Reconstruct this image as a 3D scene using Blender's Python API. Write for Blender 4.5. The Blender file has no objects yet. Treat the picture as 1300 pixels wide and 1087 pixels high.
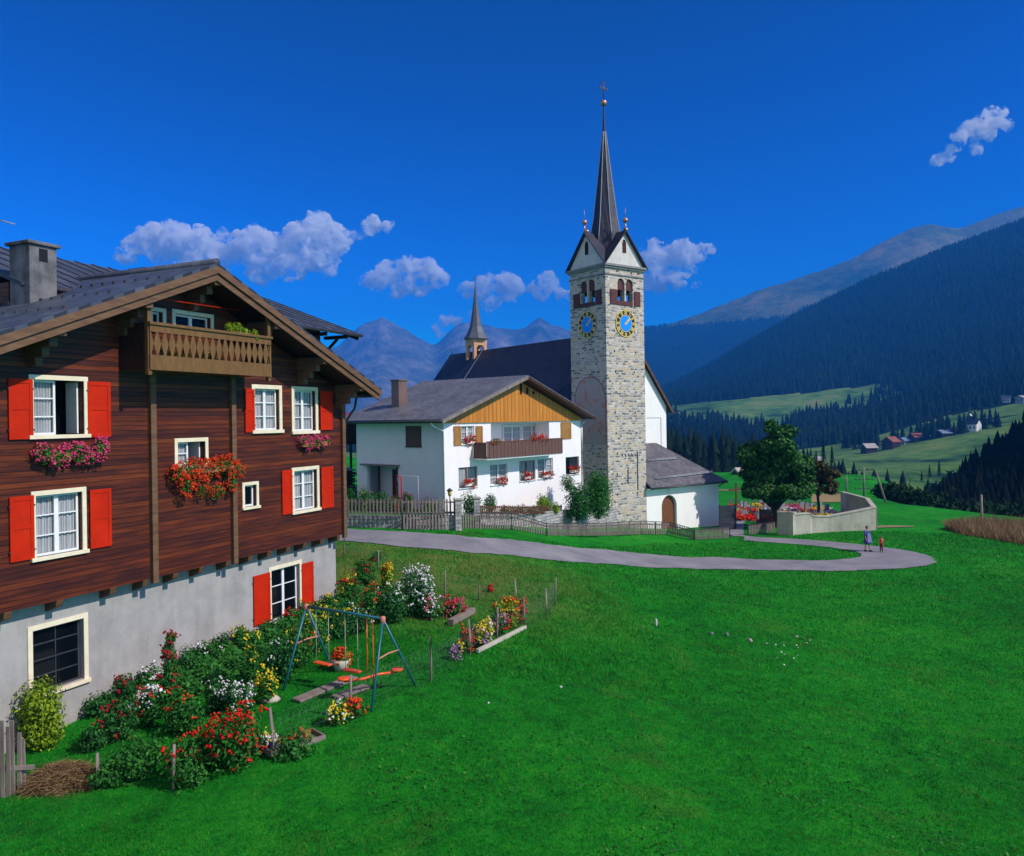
import bpy, math, random
import numpy as np
from mathutils import Vector, Matrix, noise
from mathutils.geometry import tessellate_polygon
random.seed(7); rng = np.random.default_rng(7)
S = bpy.context.scene; COL = S.collection
R = math.radians
# ------------------------------------------------------------------ camera
CH = 9.0; ROLL = 0.015; F = 1000.0; HX, HY = 650.0, 530.75
cam = bpy.data.cameras.new('camera'); cam_o = bpy.data.objects.new('camera', cam); COL.objects.link(cam_o)
cam.sensor_width = 36; cam.lens = 36 * F / 1300; cam.shift_y = -(543.5 - HY) / 1300
cam.clip_start = .1; cam.clip_end = 60000
cam_o.matrix_world = Matrix.Translation((0, 0, CH)) @ Matrix.Rotation(R(90), 4, 'X') @ Matrix.Rotation(-ROLL, 4, 'Z')
S.camera = cam_o
# ------------------------------------------------------------------ world and sun
SUN_EL = 41.0; SV = Vector((.915, -.40, 0)).normalized()
sun_az = math.atan2(SV.x, SV.y)                       # clockwise from +Y
w = bpy.data.worlds.new("World"); S.world = w; w.use_nodes = True
nt = w.node_tree; nt.nodes.clear()
def wn(t, **k):
    n = nt.nodes.new(t)
    for a, b in k.items(): setattr(n, a, b)
    return n
out = wn('ShaderNodeOutputWorld'); bg = wn('ShaderNodeBackground'); sky = wn('ShaderNodeTexSky')
sky.sky_type = 'NISHITA'; sky.sun_disc = False; sky.sun_elevation = R(SUN_EL); sky.sun_rotation = sun_az
sky.air_density = 1.0; sky.dust_density = 0.3; sky.ozone_density = 3.0; sky.altitude = 1500
gam = wn('ShaderNodeGamma'); gam.inputs[1].default_value = 2.6
mul = wn('ShaderNodeMix', data_type='RGBA', blend_type='MULTIPLY'); mul.inputs[0].default_value = 1
mul.inputs[7].default_value = (.0006, .092, .120, 1)
nt.links.new(sky.outputs[0], gam.inputs[0]); nt.links.new(gam.outputs[0], mul.inputs[6])
# unseen pale cloud added behind the camera to make the shade light less blue
wtc = wn('ShaderNodeTexCoord'); wsep = wn('ShaderNodeSeparateXYZ'); nt.links.new(wtc.outputs['Generated'], wsep.inputs[0])
wno = wn('ShaderNodeTexNoise'); wno.inputs['Scale'].default_value = 2.2; wno.inputs['Detail'].default_value = 6; nt.links.new(wtc.outputs['Generated'], wno.inputs['Vector'])
wr1 = wn('ShaderNodeMapRange'); wr1.inputs[1].default_value = .05; wr1.inputs[2].default_value = -.25; nt.links.new(wsep.outputs[1], wr1.inputs[0])
wr2 = wn('ShaderNodeMapRange'); wr2.inputs[1].default_value = .40; wr2.inputs[2].default_value = .58; nt.links.new(wno.outputs[0], wr2.inputs[0])
wm = wn('ShaderNodeMath', operation='MULTIPLY'); nt.links.new(wr1.outputs[0], wm.inputs[0]); nt.links.new(wr2.outputs[0], wm.inputs[1])
wx = wn('ShaderNodeMix', data_type='RGBA'); nt.links.new(wm.outputs[0], wx.inputs[0]); nt.links.new(mul.outputs[2], wx.inputs[6]); wx.inputs[7].default_value = (5.7, 5.0, 5.9, 1)
nt.links.new(wx.outputs[2], bg.inputs[0]); nt.links.new(bg.outputs[0], out.inputs[0])
bg.inputs[1].default_value = 0.10
sl = bpy.data.lights.new('sun', 'SUN'); sl.energy = 4.0; sl.angle = R(.5); sl.color = (1, .93, .84)
so = bpy.data.objects.new('sun', sl); COL.objects.link(so)
sdir = Vector((SV.x * math.cos(R(SUN_EL)), SV.y * math.cos(R(SUN_EL)), math.sin(R(SUN_EL))))
so.rotation_euler = sdir.to_track_quat('Z', 'Y').to_euler(); so.location = (40, -30, 60)
S.view_settings.view_transform = 'Standard'; S.view_settings.look = 'None'
S.view_settings.exposure = 0.12; S.view_settings.gamma = 1
S.cycles.max_bounces = 12; S.cycles.diffuse_bounces = 3; S.cycles.glossy_bounces = 2
S.cycles.transmission_bounces = 4; S.cycles.transparent_max_bounces = 8; S.cycles.volume_bounces = 10
S.cycles.use_denoising = True
# ------------------------------------------------------------------ picture measurements -> place
def uv(px, py):
    u = px - HX; v = py - HY
    return u - ROLL * v, v + ROLL * u
def P(px, py, Y):
    u, v = uv(px, py); return Vector((u / F * Y, Y, CH - v / F * Y))
class Fr:                                             # a building's own frame: x along its front, y into it
    def __init__(s, O, dx, dy):
        s.O = Vector(O); s.ang = math.atan2(dy, dx)
        s.X = Vector((math.cos(s.ang), math.sin(s.ang), 0)); s.Y = Vector((-s.X.y, s.X.x, 0))
    def loc(s, px, py, y=0.0):
        u, v = uv(px, py); D = Vector((u / F, 1, -v / F)); C = Vector((0, 0, CH)) - s.O
        t = (y - C.dot(s.Y)) / D.dot(s.Y); q = C + D * t
        return q.dot(s.X), q.z
    def w(s, x, y, z): return s.O + s.X * x + s.Y * y + Vector((0, 0, z))
# ------------------------------------------------------------------ objects and tags
def link(o, parent=None):
    COL.objects.link(o)
    if parent is not None: o.parent = parent
    return o
def tag(o, label=None, cat=None, group=None, kind=None):
    if label: o['label'] = label
    if cat: o['category'] = cat
    if group: o['group'] = group
    if kind: o['kind'] = kind
    return o
def thing(name, loc, rz, label, cat, group=None):
    o = bpy.data.objects.new(name, None); o.empty_display_size = .3; COL.objects.link(o)
    o.location = loc; o.rotation_euler = (0, 0, rz)
    return tag(o, label, cat, group)
def copy_tree(o, parent=None):
    c = o.copy(); COL.objects.link(c)
    if parent is not None: c.parent = parent
    for ch in list(o.children): copy_tree(ch, c)
    return c
def mesh_np(name, V, Fa, m, parent=None, smooth=False, mi=None):
    V = np.asarray(V, np.float32); Fa = np.asarray(Fa, np.int32); k = Fa.shape[1]
    me = bpy.data.meshes.new(name)
    me.vertices.add(len(V)); me.vertices.foreach_set('co', V.ravel())
    me.loops.add(Fa.size); me.loops.foreach_set('vertex_index', Fa.ravel())
    me.polygons.add(len(Fa)); me.polygons.foreach_set('loop_start', np.arange(0, Fa.size, k, dtype=np.int32))
    me.polygons.foreach_set('loop_total', np.full(len(Fa), k, np.int32))
    ms = m if isinstance(m, (list, tuple)) else [m]
    for q in ms: me.materials.append(q)
    if mi is not None: me.polygons.foreach_set('material_index', np.asarray(mi, np.int32))
    if smooth: me.polygons.foreach_set('use_smooth', np.ones(len(Fa), bool))
    me.update(calc_edges=True); me.validate()
    return link(bpy.data.objects.new(name, me), parent)
class MB:
    def __init__(s): s.v = []; s.f = []; s.m = []; s.sm = []
    def add(s, V, Fs, mi=0, smooth=False):
        b = len(s.v); s.v += [tuple(q) for q in V]
        for f in Fs: s.f.append([b + i for i in f]); s.m.append(mi); s.sm.append(smooth)
        return s
    def box(s, a, b, mi=0):
        x0, y0, z0 = a; x1, y1, z1 = b
        x0, x1 = min(x0, x1), max(x0, x1); y0, y1 = min(y0, y1), max(y0, y1); z0, z1 = min(z0, z1), max(z0, z1)
        return s.add([(x0, y0, z0), (x1, y0, z0), (x1, y1, z0), (x0, y1, z0), (x0, y0, z1), (x1, y0, z1), (x1, y1, z1), (x0, y1, z1)],
                     [(0, 3, 2, 1), (4, 5, 6, 7), (0, 1, 5, 4), (1, 2, 6, 5), (2, 3, 7, 6), (3, 0, 4, 7)], mi)
    def beam(s, p, q, w, h=None, mi=0, up=(0, 0, 1)):   # rectangular bar from p to q
        h = h or w; p = Vector(p); q = Vector(q); d = (q - p).normalized(); u = Vector(up)
        r = d.cross(u)
        if r.length < 1e-4: r = d.cross(Vector((0, 1, 0)))
        r.normalize(); u = r.cross(d).normalized(); r = r * w / 2; u = u * h / 2
        V = [p - r - u, p + r - u, p + r + u, p - r + u, q - r - u, q + r - u, q + r + u, q - r + u]
        return s.add(V, [(0, 1, 2, 3), (7, 6, 5, 4), (0, 4, 5, 1), (1, 5, 6, 2), (2, 6, 7, 3), (3, 7, 4, 0)], mi)
    def tube(s, pts, r, n=8, mi=0, r2=None):
        pts = [Vector(p) for p in pts]; k = len(pts); V = []; Fs = []
        for i, p in enumerate(pts):
            d = (pts[min(i + 1, k - 1)] - pts[max(i - 1, 0)]).normalized()
            a = d.cross(Vector((0, 0, 1)))
            if a.length < 1e-3: a = d.cross(Vector((1, 0, 0)))
            a.normalize(); b = d.cross(a); rr = r if r2 is None else r + (r2 - r) * i / max(1, k - 1)
            if isinstance(r, (list, tuple)): rr = r[i]
            V += [p + (a * math.cos(t) + b * math.sin(t)) * rr for t in [2 * math.pi * j / n for j in range(n)]]
        for i in range(k - 1):
            for j in range(n):
                Fs.append((i * n + j, i * n + (j + 1) % n, (i + 1) * n + (j + 1) % n, (i + 1) * n + j))
        Fs.append(tuple(range(n - 1, -1, -1))); Fs.append(tuple((k - 1) * n + j for j in range(n)))
        return s.add(V, Fs, mi, True)
    def lathe(s, prof, n=12, c=(0, 0, 0), mi=0, smooth=True, rot=0):
        V = []; Fs = []; k = len(prof)
        for r, z in prof:
            V += [(c[0] + r * math.cos(rot + 2 * math.pi * j / n), c[1] + r * math.sin(rot + 2 * math.pi * j / n), c[2] + z) for j in range(n)]
        for i in range(k - 1):
            for j in range(n): Fs.append((i * n + j, i * n + (j + 1) % n, (i + 1) * n + (j + 1) % n, (i + 1) * n + j))
        Fs.append(tuple(range(n - 1, -1, -1))); Fs.append(tuple((k - 1) * n + j for j in range(n)))
        return s.add(V, Fs, mi, smooth)
    def poly(s, pts, nrm, th, mi=0):                   # flat polygon pts (3D) extruded along nrm by th
        n = len(pts); N = Vector(nrm).normalized() * th
        V = [Vector(p) for p in pts] + [Vector(p) + N for p in pts]
        Fs = [tuple(range(n)), tuple(range(2 * n - 1, n - 1, -1))] + [(i, (i + 1) % n, n + (i + 1) % n, n + i) for i in range(n)]
        return s.add(V, Fs, mi)
    def build(s, name, m, parent=None, bevel=0):
        me = bpy.data.meshes.new(name); me.from_pydata(s.v, [], s.f)
        for q in (m if isinstance(m, (list, tuple)) else [m]): me.materials.append(q)
        me.polygons.foreach_set('material_index', s.m); me.polygons.foreach_set('use_smooth', s.sm); me.update()
        import bmesh
        bm = bmesh.new(); bm.from_mesh(me); bmesh.ops.recalc_face_normals(bm, faces=bm.faces); bm.to_mesh(me); bm.free()
        o = link(bpy.data.objects.new(name, me), parent)
        if bevel:
            b = o.modifiers.new('b', 'BEVEL'); b.width = bevel; b.segments = 2; b.limit_method = 'ANGLE'
        return o
# ------------------------------------------------------------------ materials
class NT:
    def __init__(s, name):
        s.m = bpy.data.materials.new(name); s.m.use_nodes = True; s.t = s.m.node_tree; s.t.nodes.clear()
        s.out = s.n('ShaderNodeOutputMaterial'); s.b = s.n('ShaderNodeBsdfPrincipled'); s.l(s.b.outputs[0], s.out.inputs[0])
        s.tc = s.n('ShaderNodeTexCoord')
    def n(s, t, **k):
        q = s.t.nodes.new(t)
        for a, b in k.items(): setattr(q, a, b)
        return q
    def l(s, a, b): s.t.links.new(a, b)
    def mapn(s, scale=(1, 1, 1), loc=(0, 0, 0), rot=(0, 0, 0), src=None):
        q = s.n('ShaderNodeMapping'); q.inputs['Scale'].default_value = scale; q.inputs['Location'].default_value = loc; q.inputs['Rotation'].default_value = rot
        s.l(src or s.tc.outputs['Object'], q.inputs[0]); return q.outputs[0]
    def noise(s, sc, vec=None, det=4, rough=.6, dist=0):
        q = s.n('ShaderNodeTexNoise'); q.inputs['Scale'].default_value = sc; q.inputs['Detail'].default_value = det
        q.inputs['Roughness'].default_value = rough; q.inputs['Distortion'].default_value = dist
        s.l(vec or s.tc.outputs['Object'], q.inputs['Vector']); return q.outputs['Fac']
    def ramp(s, fac, stops, interp='LINEAR'):
        q = s.n('ShaderNodeValToRGB'); q.color_ramp.interpolation = interp
        e = q.color_ramp.elements
        while len(e) < len(stops): e.new(.5)
        for i, (p, c) in enumerate(stops):
            e[i].position = p; e[i].color = (c[0], c[1], c[2], 1) if not isinstance(c, (int, float)) else (c, c, c, 1)
        s.l(fac, q.inputs[0]); return q.outputs[0]
    def math(s, op, a, b=None, c=None):
        q = s.n('ShaderNodeMath', operation=op)
        for i, x in enumerate((a, b, c)):
            if x is None: continue
            if isinstance(x, (int, float)): q.inputs[i].default_value = x
            else: s.l(x, q.inputs[i])
        return q.outputs[0]
    def mix(s, fac, a, b, mode='MIX'):
        q = s.n('ShaderNodeMix', data_type='RGBA', blend_type=mode)
        for i, x in ((0, fac), (6, a), (7, b)):
            if isinstance(x, (int, float)): q.inputs[i].default_value = x
            elif isinstance(x, tuple): q.inputs[i].default_value = (x[0], x[1], x[2], 1)
            else: s.l(x, q.inputs[i])
        return q.outputs[2]
    def sep(s, src=None):
        q = s.n('ShaderNodeSeparateXYZ'); s.l(src or s.tc.outputs['Object'], q.inputs[0]); return q.outputs
    def comb(s, x, y, z):
        q = s.n('ShaderNodeCombineXYZ')
        for i, a in enumerate((x, y, z)):
            if isinstance(a, (int, float)): q.inputs[i].default_value = a
            else: s.l(a, q.inputs[i])
        return q.outputs[0]
    def bump(s, h, st=.3, d=.02):
        q = s.n('ShaderNodeBump'); q.inputs['Strength'].default_value = st; q.inputs['Distance'].default_value = d
        s.l(h, q.inputs['Height']); s.l(q.outputs[0], s.b.inputs['Normal'])
    def fin(s, col=None, rough=.7, spec=.3, metal=0):
        if col is not None:
            if isinstance(col, tuple): s.b.inputs['Base Color'].default_value = (col[0], col[1], col[2], 1)
            else: s.l(col, s.b.inputs['Base Color'])
        s.b.inputs['Roughness'].default_value = rough; s.b.inputs['Specular IOR Level'].default_value = spec
        s.b.inputs['Metallic'].default_value = metal
        return s.m
def simple(name, c1, c2=None, sc=3, rough=.7, spec=.3, bump=0, stretch=(1, 1, 1), metal=0, bd=.02):
    t = NT(name)
    if c2 is None: c2 = tuple(x * .8 for x in c1)
    f = t.noise(sc, t.mapn(stretch), 5)
    col = t.ramp(f, [(.3, c2), (.7, c1)])
    if bump: t.bump(f, bump, bd)
    return t.fin(col, rough, spec, metal)
def leafmat(name, cols, sc=.6, trans=.25, rough=.6):
    t = NT(name); g = t.n('ShaderNodeNewGeometry')
    k = len(cols); c = t.ramp(g.outputs['Random Per Island'], [(i / max(1, k - 1), q) for i, q in enumerate(cols)])
    t.fin(c, rough, .15)
    tr = t.n('ShaderNodeBsdfTranslucent'); t.l(c, tr.inputs[0]); mx = t.n('ShaderNodeMixShader'); mx.inputs[0].default_value = trans
    t.l(t.b.outputs[0], mx.inputs[1]); t.l(tr.outputs[0], mx.inputs[2]); t.l(mx.outputs[0], t.out.inputs[0])
    return t.m
M = {}
def siding():
    t = NT('wood siding'); x, y, z = t.sep(); bh = .125
    q = t.math('DIVIDE', z, bh); fr = t.math('FRACT', q); fl = t.math('FLOOR', q)
    wnz = t.n('ShaderNodeTexWhiteNoise', noise_dimensions='1D'); t.l(fl, wnz.inputs['W'])
    st = t.noise(1.0, t.comb(t.math('MULTIPLY', t.math('ADD', x, y), .9), t.math('MULTIPLY', wnz.outputs[0], 40), t.math('MULTIPLY', z, 14)), 5, .65)
    st2 = t.noise(1.0, t.comb(t.math('MULTIPLY', t.math('ADD', x, y), .35), fl, 3.1), 3)
    f = t.math('ADD', t.math('MULTIPLY', st, .6), t.math('ADD', t.math('MULTIPLY', wnz.outputs[0], .18), t.math('MULTIPLY', st2, .25)))
    c = t.ramp(f, [(.3, (.020, .007, .010)), (.46, (.072, .015, .011)), (.58, (.15, .030, .010)), (.78, (.25, .062, .016))])
    gr = t.ramp(fr, [(0, .12), (.07, .25), (.12, 1), (.93, .9), (1, .35)])
    c = t.mix(1.0, c, gr, 'MULTIPLY'); t.bump(t.math('ADD', fr, t.math('MULTIPLY', st, .25)), .6, .025)
    return t.fin(c, .55, .3)
M['siding'] = siding()
def slate(name, c1, c2, row=.3, w_=.35, axis=0):
    t = NT(name); x, y, z = t.sep()
    br = t.n('ShaderNodeTexBrick'); br.inputs['Scale'].default_value = 1; br.inputs['Brick Width'].default_value = w_; br.inputs['Row Height'].default_value = row
    br.inputs['Mortar Size'].default_value = .012; br.inputs['Mortar Smooth'].default_value = .3; br.inputs['Bias'].default_value = 0
    br.inputs['Color1'].default_value = (*c1, 1); br.inputs['Color2'].default_value = (*c2, 1); br.inputs['Mortar'].default_value = (*[q * .4 for q in c2], 1)
    u, v = (y, x) if axis == 0 else (x, y)
    t.l(t.comb(u, v, 0), br.inputs['Vector'])
    n_ = t.noise(.7, None, 6); c = t.mix(1, br.outputs[0], t.ramp(n_, [(.3, .72), (.7, 1.15)]), 'MULTIPLY')
    rv = t.math('FRACT', t.math('DIVIDE', v, row)); t.bump(t.math('SUBTRACT', t.math('MULTIPLY', rv, .5), t.math('MULTIPLY', br.outputs['Fac'], .6)), .5, .03)
    return t.fin(c, .5, .4)
M['slate'] = slate('slate roof tiles', (.085, .10, .13), (.05, .06, .085))
M['slate2'] = slate('grey roof tiles', (.19, .19, .21), (.12, .125, .14), .2, .3)
M['slate_dark'] = slate('dark blue slate', (.028, .032, .055), (.018, .02, .038), .3, .4)
M['slate_porch'] = slate('brown grey slate', (.15, .14, .15), (.09, .085, .1), .22, .3, 1)
def plaster(name, c, amt=.12, sc=1.2):
    t = NT(name); a = t.noise(sc, None, 8, .65); b = t.noise(26, None, 4)
    st = t.noise(1.0, t.mapn((2.2, 2.2, .35)), 5, .7)
    f = t.math('ADD', t.math('MULTIPLY', a, .6), t.math('MULTIPLY', st, .4))
    col = t.ramp(f, [(.3, tuple(q * (1 - amt * 2) for q in c)), (.55, c), (.75, tuple(min(.9, q * (1 + amt)) for q in c))])
    t.bump(t.math('ADD', b, t.math('MULTIPLY', a, 1.5)), .25, .02); return t.fin(col, .85, .15)
M['plaster'] = plaster('grey rough plaster', (.36, .345, .335), .18)
M['white'] = plaster('white render', (.84, .80, .81), .04)
M['white_church'] = plaster('church limewash', (.86, .85, .83), .04)
M['cream'] = simple('cream paint', (.82, .74, .55), (.70, .60, .42), 4, .5, bump=.1)
M['white_paint'] = simple('white paint', (.82, .82, .80), (.70, .71, .72), 5, .4)
M['red'] = simple('red shutter paint', (.56, .022, .002), (.42, .015, .002), 2.5, .6, .12, bump=.15)
M['wood'] = simple('brown stained wood', (.15, .075, .035), (.07, .034, .018), 2, .6, bump=.3, stretch=(1, 1, 8))
M['wood_h'] = simple('brown beam wood', (.19, .10, .05), (.10, .05, .028), 2, .6, bump=.3, stretch=(1, 1, 6))
M['balcony'] = simple('ochre brown balcony wood', (.19, .10, .030), (.12, .06, .019), 3, .6, bump=.2, stretch=(3, 3, 1))
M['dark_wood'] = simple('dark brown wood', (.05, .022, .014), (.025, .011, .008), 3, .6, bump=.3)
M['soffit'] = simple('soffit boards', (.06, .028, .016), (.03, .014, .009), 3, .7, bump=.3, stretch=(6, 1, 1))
M['grey_wood'] = simple('weathered grey wood', (.27, .225, .20), (.14, .105, .095), 4, .8, bump=.4, stretch=(1, 1, .25))
M['tan_wood'] = simple('tan shutter wood', (.38, .19, .045), (.26, .12, .03), 3, .6, bump=.2, stretch=(1, 1, .3))
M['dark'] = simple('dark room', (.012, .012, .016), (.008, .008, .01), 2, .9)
M['metal_dark'] = simple('dark metal', (.05, .05, .06), (.03, .03, .04), 5, .4, .5)
M['lead'] = simple('lead flashing', (.35, .37, .41), (.22, .24, .27), 5, .45, .5)
M['copper'] = simple('copper ball', (.62, .33, .22), (.42, .2, .13), 6, .35, .5, metal=.6)
M['gold'] = simple('gold paint', (.75, .55, .10), (.6, .42, .07), 6, .4, .5)
M['asphalt'] = None
M['curtain'] = None
def curtain():
    t = NT('net curtain'); x, y, z = t.sep()
    wv = t.n('ShaderNodeTexWave'); wv.bands_direction = 'X'; wv.inputs['Scale'].default_value = 4.5; wv.inputs['Distortion'].default_value = 2.5; wv.inputs['Detail'].default_value = 2
    t.l(t.mapn((1, 1, .15)), wv.inputs[0]); c = t.ramp(wv.outputs[1], [(0, (.45, .48, .54)), (1, (.86, .86, .88))]); t.bump(wv.outputs[1], .6, .04)
    return t.fin(c, .9, .1)
M['curtain'] = curtain()
def glass():
    t = NT('window glass'); t.fin((.01, .015, .025), .04, .6); t.b.inputs['Alpha'].default_value = .16; return t.m
M['glass'] = glass()
M['foliage'] = leafmat('plant foliage', [(.010, .075, .012), (.02, .13, .02), (.035, .19, .025), (.07, .25, .035)])
M['foliage_blue'] = leafmat('dark plant foliage', [(.008, .055, .014), (.016, .10, .022), (.03, .16, .03), (.06, .22, .04)])
M['foliage_lime'] = leafmat('yellow green foliage', [(.10, .20, .01), (.20, .32, .015), (.30, .42, .02), (.05, .14, .015)])
M['crown'] = leafmat('broadleaf crown', [(.008, .04, .008), (.016, .075, .012), (.026, .12, .016), (.05, .19, .022)], trans=.15)
M['crown_rust'] = leafmat('rusty brown crown', [(.015, .04, .012), (.03, .06, .015), (.12, .06, .02), (.04, .075, .02)])
M['bark'] = simple('bark', (.06, .045, .035), (.03, .022, .018), 6, .9, bump=.5)
M['terracotta'] = simple('terracotta', (.35, .14, .06), (.25, .09, .04), 5, .8)
for nm, c in dict(fl_red=(.75, .02, .012), fl_orange=(.85, .07, .015), fl_pink=(.80, .07, .22), fl_white=(.82, .82, .80), fl_yellow=(.80, .62, .03), fl_rose=(.5, .01, .03), fl_mauve=(.5, .25, .5), fl_blue=(.05, .07, .35)).items():
    M[nm] = leafmat('petals ' + nm[3:], [c, tuple(q * .7 for q in c), tuple(min(.9, q * 1.1 + .01) for q in c)], trans=.15)
# ------------------------------------------------------------------ near ground: a smooth sheet through measured points
_c = [(100,925,19.0),(0,965,17.6),(357,878,19.6),(470,903,18.0),(432,768,28.9),(440,688,38.5),(450,670,42),(516,672,41.5),(600,674,42),
      (650,674,43.5),(705,679,47),(745,684,51.5),(800,686,55.5),(925,686,57),(843,672,62.8),(913,668,66.4),(600,703,37),(700,712,40),
      (800,719,43),(900,722,45),(1000,724,45.5),(1190,717,46.3),(1101,700,51),(700,800,27),(1000,800,31),(1250,800,32),
      (650,998,14.8),(1000,998,16),(1300,998,17),(1300,1087,13.8),(650,1087,12.2),(200,1040,14.5),(987,679,59),(1113,672,60),(1150,655,72),(1230,657,70),(1300,664,66),
      (1130,640,82),(930,640,84),(1050,632,90),(920,603,125),(985,603,125),(1050,620,105),(1300,690,56)]
CP = [tuple(P(*q)) for q in _c] + [(-30, 20, 2.6), (-30, 60, 5.0), (-12, 55, 4.0), (-3, 52, 3.3), (4, 56, 2.2), (-30, 120, 4), (60, 30, -.5), (60, 60, -1), (0, 2, 2.6), (40, 5, .6), (-20, 3, 2.8), (0, 100, 0), (70, 120, -2), (0, 160, -2), (60, 165, -3)]
CP = np.array(CP)
def _tps(a, b):
    d2 = ((a[:, None, :] - b[None, :, :]) ** 2).sum(-1); return .5 * d2 * np.log(d2 + 1e-9)
_A = CP[:, :2] / 30.; _n = len(_A); _K = _tps(_A, _A) + np.eye(_n) * .02; _Q = np.hstack([np.ones((_n, 1)), _A])
_sol = np.linalg.solve(np.block([[_K, _Q], [_Q.T, np.zeros((3, 3))]]), np.concatenate([CP[:, 2], np.zeros(3)]))
def edge_x(y): return np.interp(y, [0, 60, 66, 74, 84, 96, 110, 140, 200], [58, 50, 46, 43, 39.5, 41, 47, 62, 80])
def G(x, y):
    x = np.asarray(x, float); y = np.asarray(y, float); sh = x.shape; q = np.stack([x.ravel(), y.ravel()], 1) / 30.
    z = np.empty(len(q))
    for i in range(0, len(q), 20000):
        c = q[i:i + 20000]; z[i:i + 20000] = _tps(c, _A) @ _sol[:_n] + np.hstack([np.ones((len(c), 1)), c]) @ _sol[_n:]
    z = z.reshape(sh)
    e = np.maximum(0, x - edge_x(y)); z = z - np.where(e < 6, e * e * .05, 1.8 + (e - 6) * .6) 
    e2 = np.maximum(0, y - 135); z = z - e2 * e2 * .004
    return z + .03 * np.sin(x * 1.3 + y * .7) * np.sin(y * .9 - x * .4)
def g1(x, y): return float(G(np.array([x]), np.array([y]))[0])
_Ys = np.geomspace(6, 160, 500)
def gp(px, py, yref=None):                             # the ground seen at a pixel
    u, v = uv(px, py); z = CH - v / F * _Ys; g = G(u / F * _Ys, _Ys); k = np.where(z <= g)[0]
    if len(k) == 0: return P(px, py, 150)
    k = k[0]; a, b = (z - g)[k - 1], (z - g)[k]; Y = _Ys[k - 1] + (_Ys[k] - _Ys[k - 1]) * a / (a - b + 1e-9)
    q = P(px, py, Y); q.z = g1(q.x, q.y); return q
def grass_mat():
    t = NT('meadow turf'); a = t.noise(.10, None, 6, .65); b = t.noise(1.3, None, 8, .75); d = t.noise(7, None, 7, .85); e = t.noise(.5, None, 5, .6, 1.0)
    f = t.math('ADD', t.math('MULTIPLY', a, .35), t.math('ADD', t.math('MULTIPLY', b, .35), t.math('MULTIPLY', d, .4)))
    c = t.ramp(f, [(.40, (.003, .055, .008)), (.48, (.005, .12, .010)), (.56, (.008, .21, .012)), (.66, (.03, .30, .016))])
    g = t.n('ShaderNodeNewGeometry'); x, y, z = t.sep(g.outputs['Position'])
    dry = t.ramp(t.math('MULTIPLY', e, 1), [(.56, 0), (.66, .55)])
    bank = t.math('MULTIPLY', t.ramp(t.math('DIVIDE', y, 60), [(.40, 0), (.50, .65), (.62, .65), (.68, .0)]), t.ramp(t.math('DIVIDE', t.math('ADD', x, 10), 40), [(0, 1), (.2, 1), (.38, 0)]))
    c = t.mix(t.math('ADD', t.math('MULTIPLY', dry, .25), t.math('MULTIPLY', bank, t.ramp(b, [(.42, .2), (.56, .9)]))), c, (.17, .15, .045))
    t.bump(t.math('ADD', b, d), .7, .08); return t.fin(c, .9, .08)
M['turf'] = grass_mat()
def grid(xs, ys, zf, name, m, kind='structure', label=None):
    X, Y = np.meshgrid(xs, ys); Z = zf(X, Y); nx, ny = len(xs), len(ys)
    V = np.stack([X.ravel(), Y.ravel(), Z.ravel()], 1); i = np.arange(nx * ny).reshape(ny, nx)
    Fa = np.stack([i[:-1, :-1], i[:-1, 1:], i[1:, 1:], i[1:, :-1]], -1).reshape(-1, 4)
    o = mesh_np(name, V, Fa, m, None, True); tag(o, kind=kind, label=label); return o
xs = np.concatenate([np.linspace(-60, -22, 30)[:-1], np.linspace(-22, 40, 200)[:-1], np.linspace(40, 110, 90)])
ys = np.concatenate([np.linspace(1, 60, 190)[:-1], np.linspace(60, 175, 120)])
grid(xs, ys, G, 'ground', M['turf'], label='green meadow on the valley bench')
# ------------------------------------------------------------------ road and path
def asphalt():
    t = NT('grey asphalt'); a = t.noise(.6, None, 6, .6); b = t.noise(30, None, 3); e = t.noise(2.2, None, 6, .75, .6)
    c = t.ramp(t.math('ADD', t.math('MULTIPLY', a, .6), t.math('MULTIPLY', b, .4)), [(.35, (.15, .15, .175)), (.5, (.215, .21, .235)), (.65, (.27, .265, .285))])
    c = t.mix(t.ramp(e, [(.60, 0), (.70, .3)]), c, (.12, .115, .12))
    t.bump(b, .3, .01); return t.fin(c, .85, .2)
M['asphalt'] = asphalt()
def strip(name, A, B, up, m, n=160, k=4, jag=.05):
    def rs(L):
        Q = np.array([tuple(gp(*q))[:2] for q in L]); d = np.r_[0, np.cumsum(np.hypot(*np.diff(Q, axis=0).T))]
        t = np.linspace(0, d[-1], n); Q = np.stack([np.interp(t, d, Q[:, i]) for i in (0, 1)], 1)
        for _ in range(6): Q[1:-1] = (Q[:-2] + 2 * Q[1:-1] + Q[2:]) / 4
        return Q
    a, b = rs(A), rs(B); d = (a - b) / np.linalg.norm(a - b, axis=1)[:, None]; js = lambda: np.convolve(rng.normal(0, jag, n + 2), [.3, .5, .3], 'valid')[:, None]; a = a + d * js(); b = b - d * js()
    w_ = np.linspace(0, 1, k + 1)[None, :, None]; Q = a[:, None] * (1 - w_) + b[:, None] * w_
    Z = G(Q[..., 0], Q[..., 1]) + up; V = np.concatenate([Q, Z[..., None]], -1).reshape(-1, 3)
    i = np.arange(n * (k + 1)).reshape(n, k + 1); Fa = np.stack([i[:-1, :-1], i[:-1, 1:], i[1:, 1:], i[1:, :-1]], -1).reshape(-1, 4)
    o = mesh_np(name, V, Fa, m, None, True); tag(o, kind='structure'); return o
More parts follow.
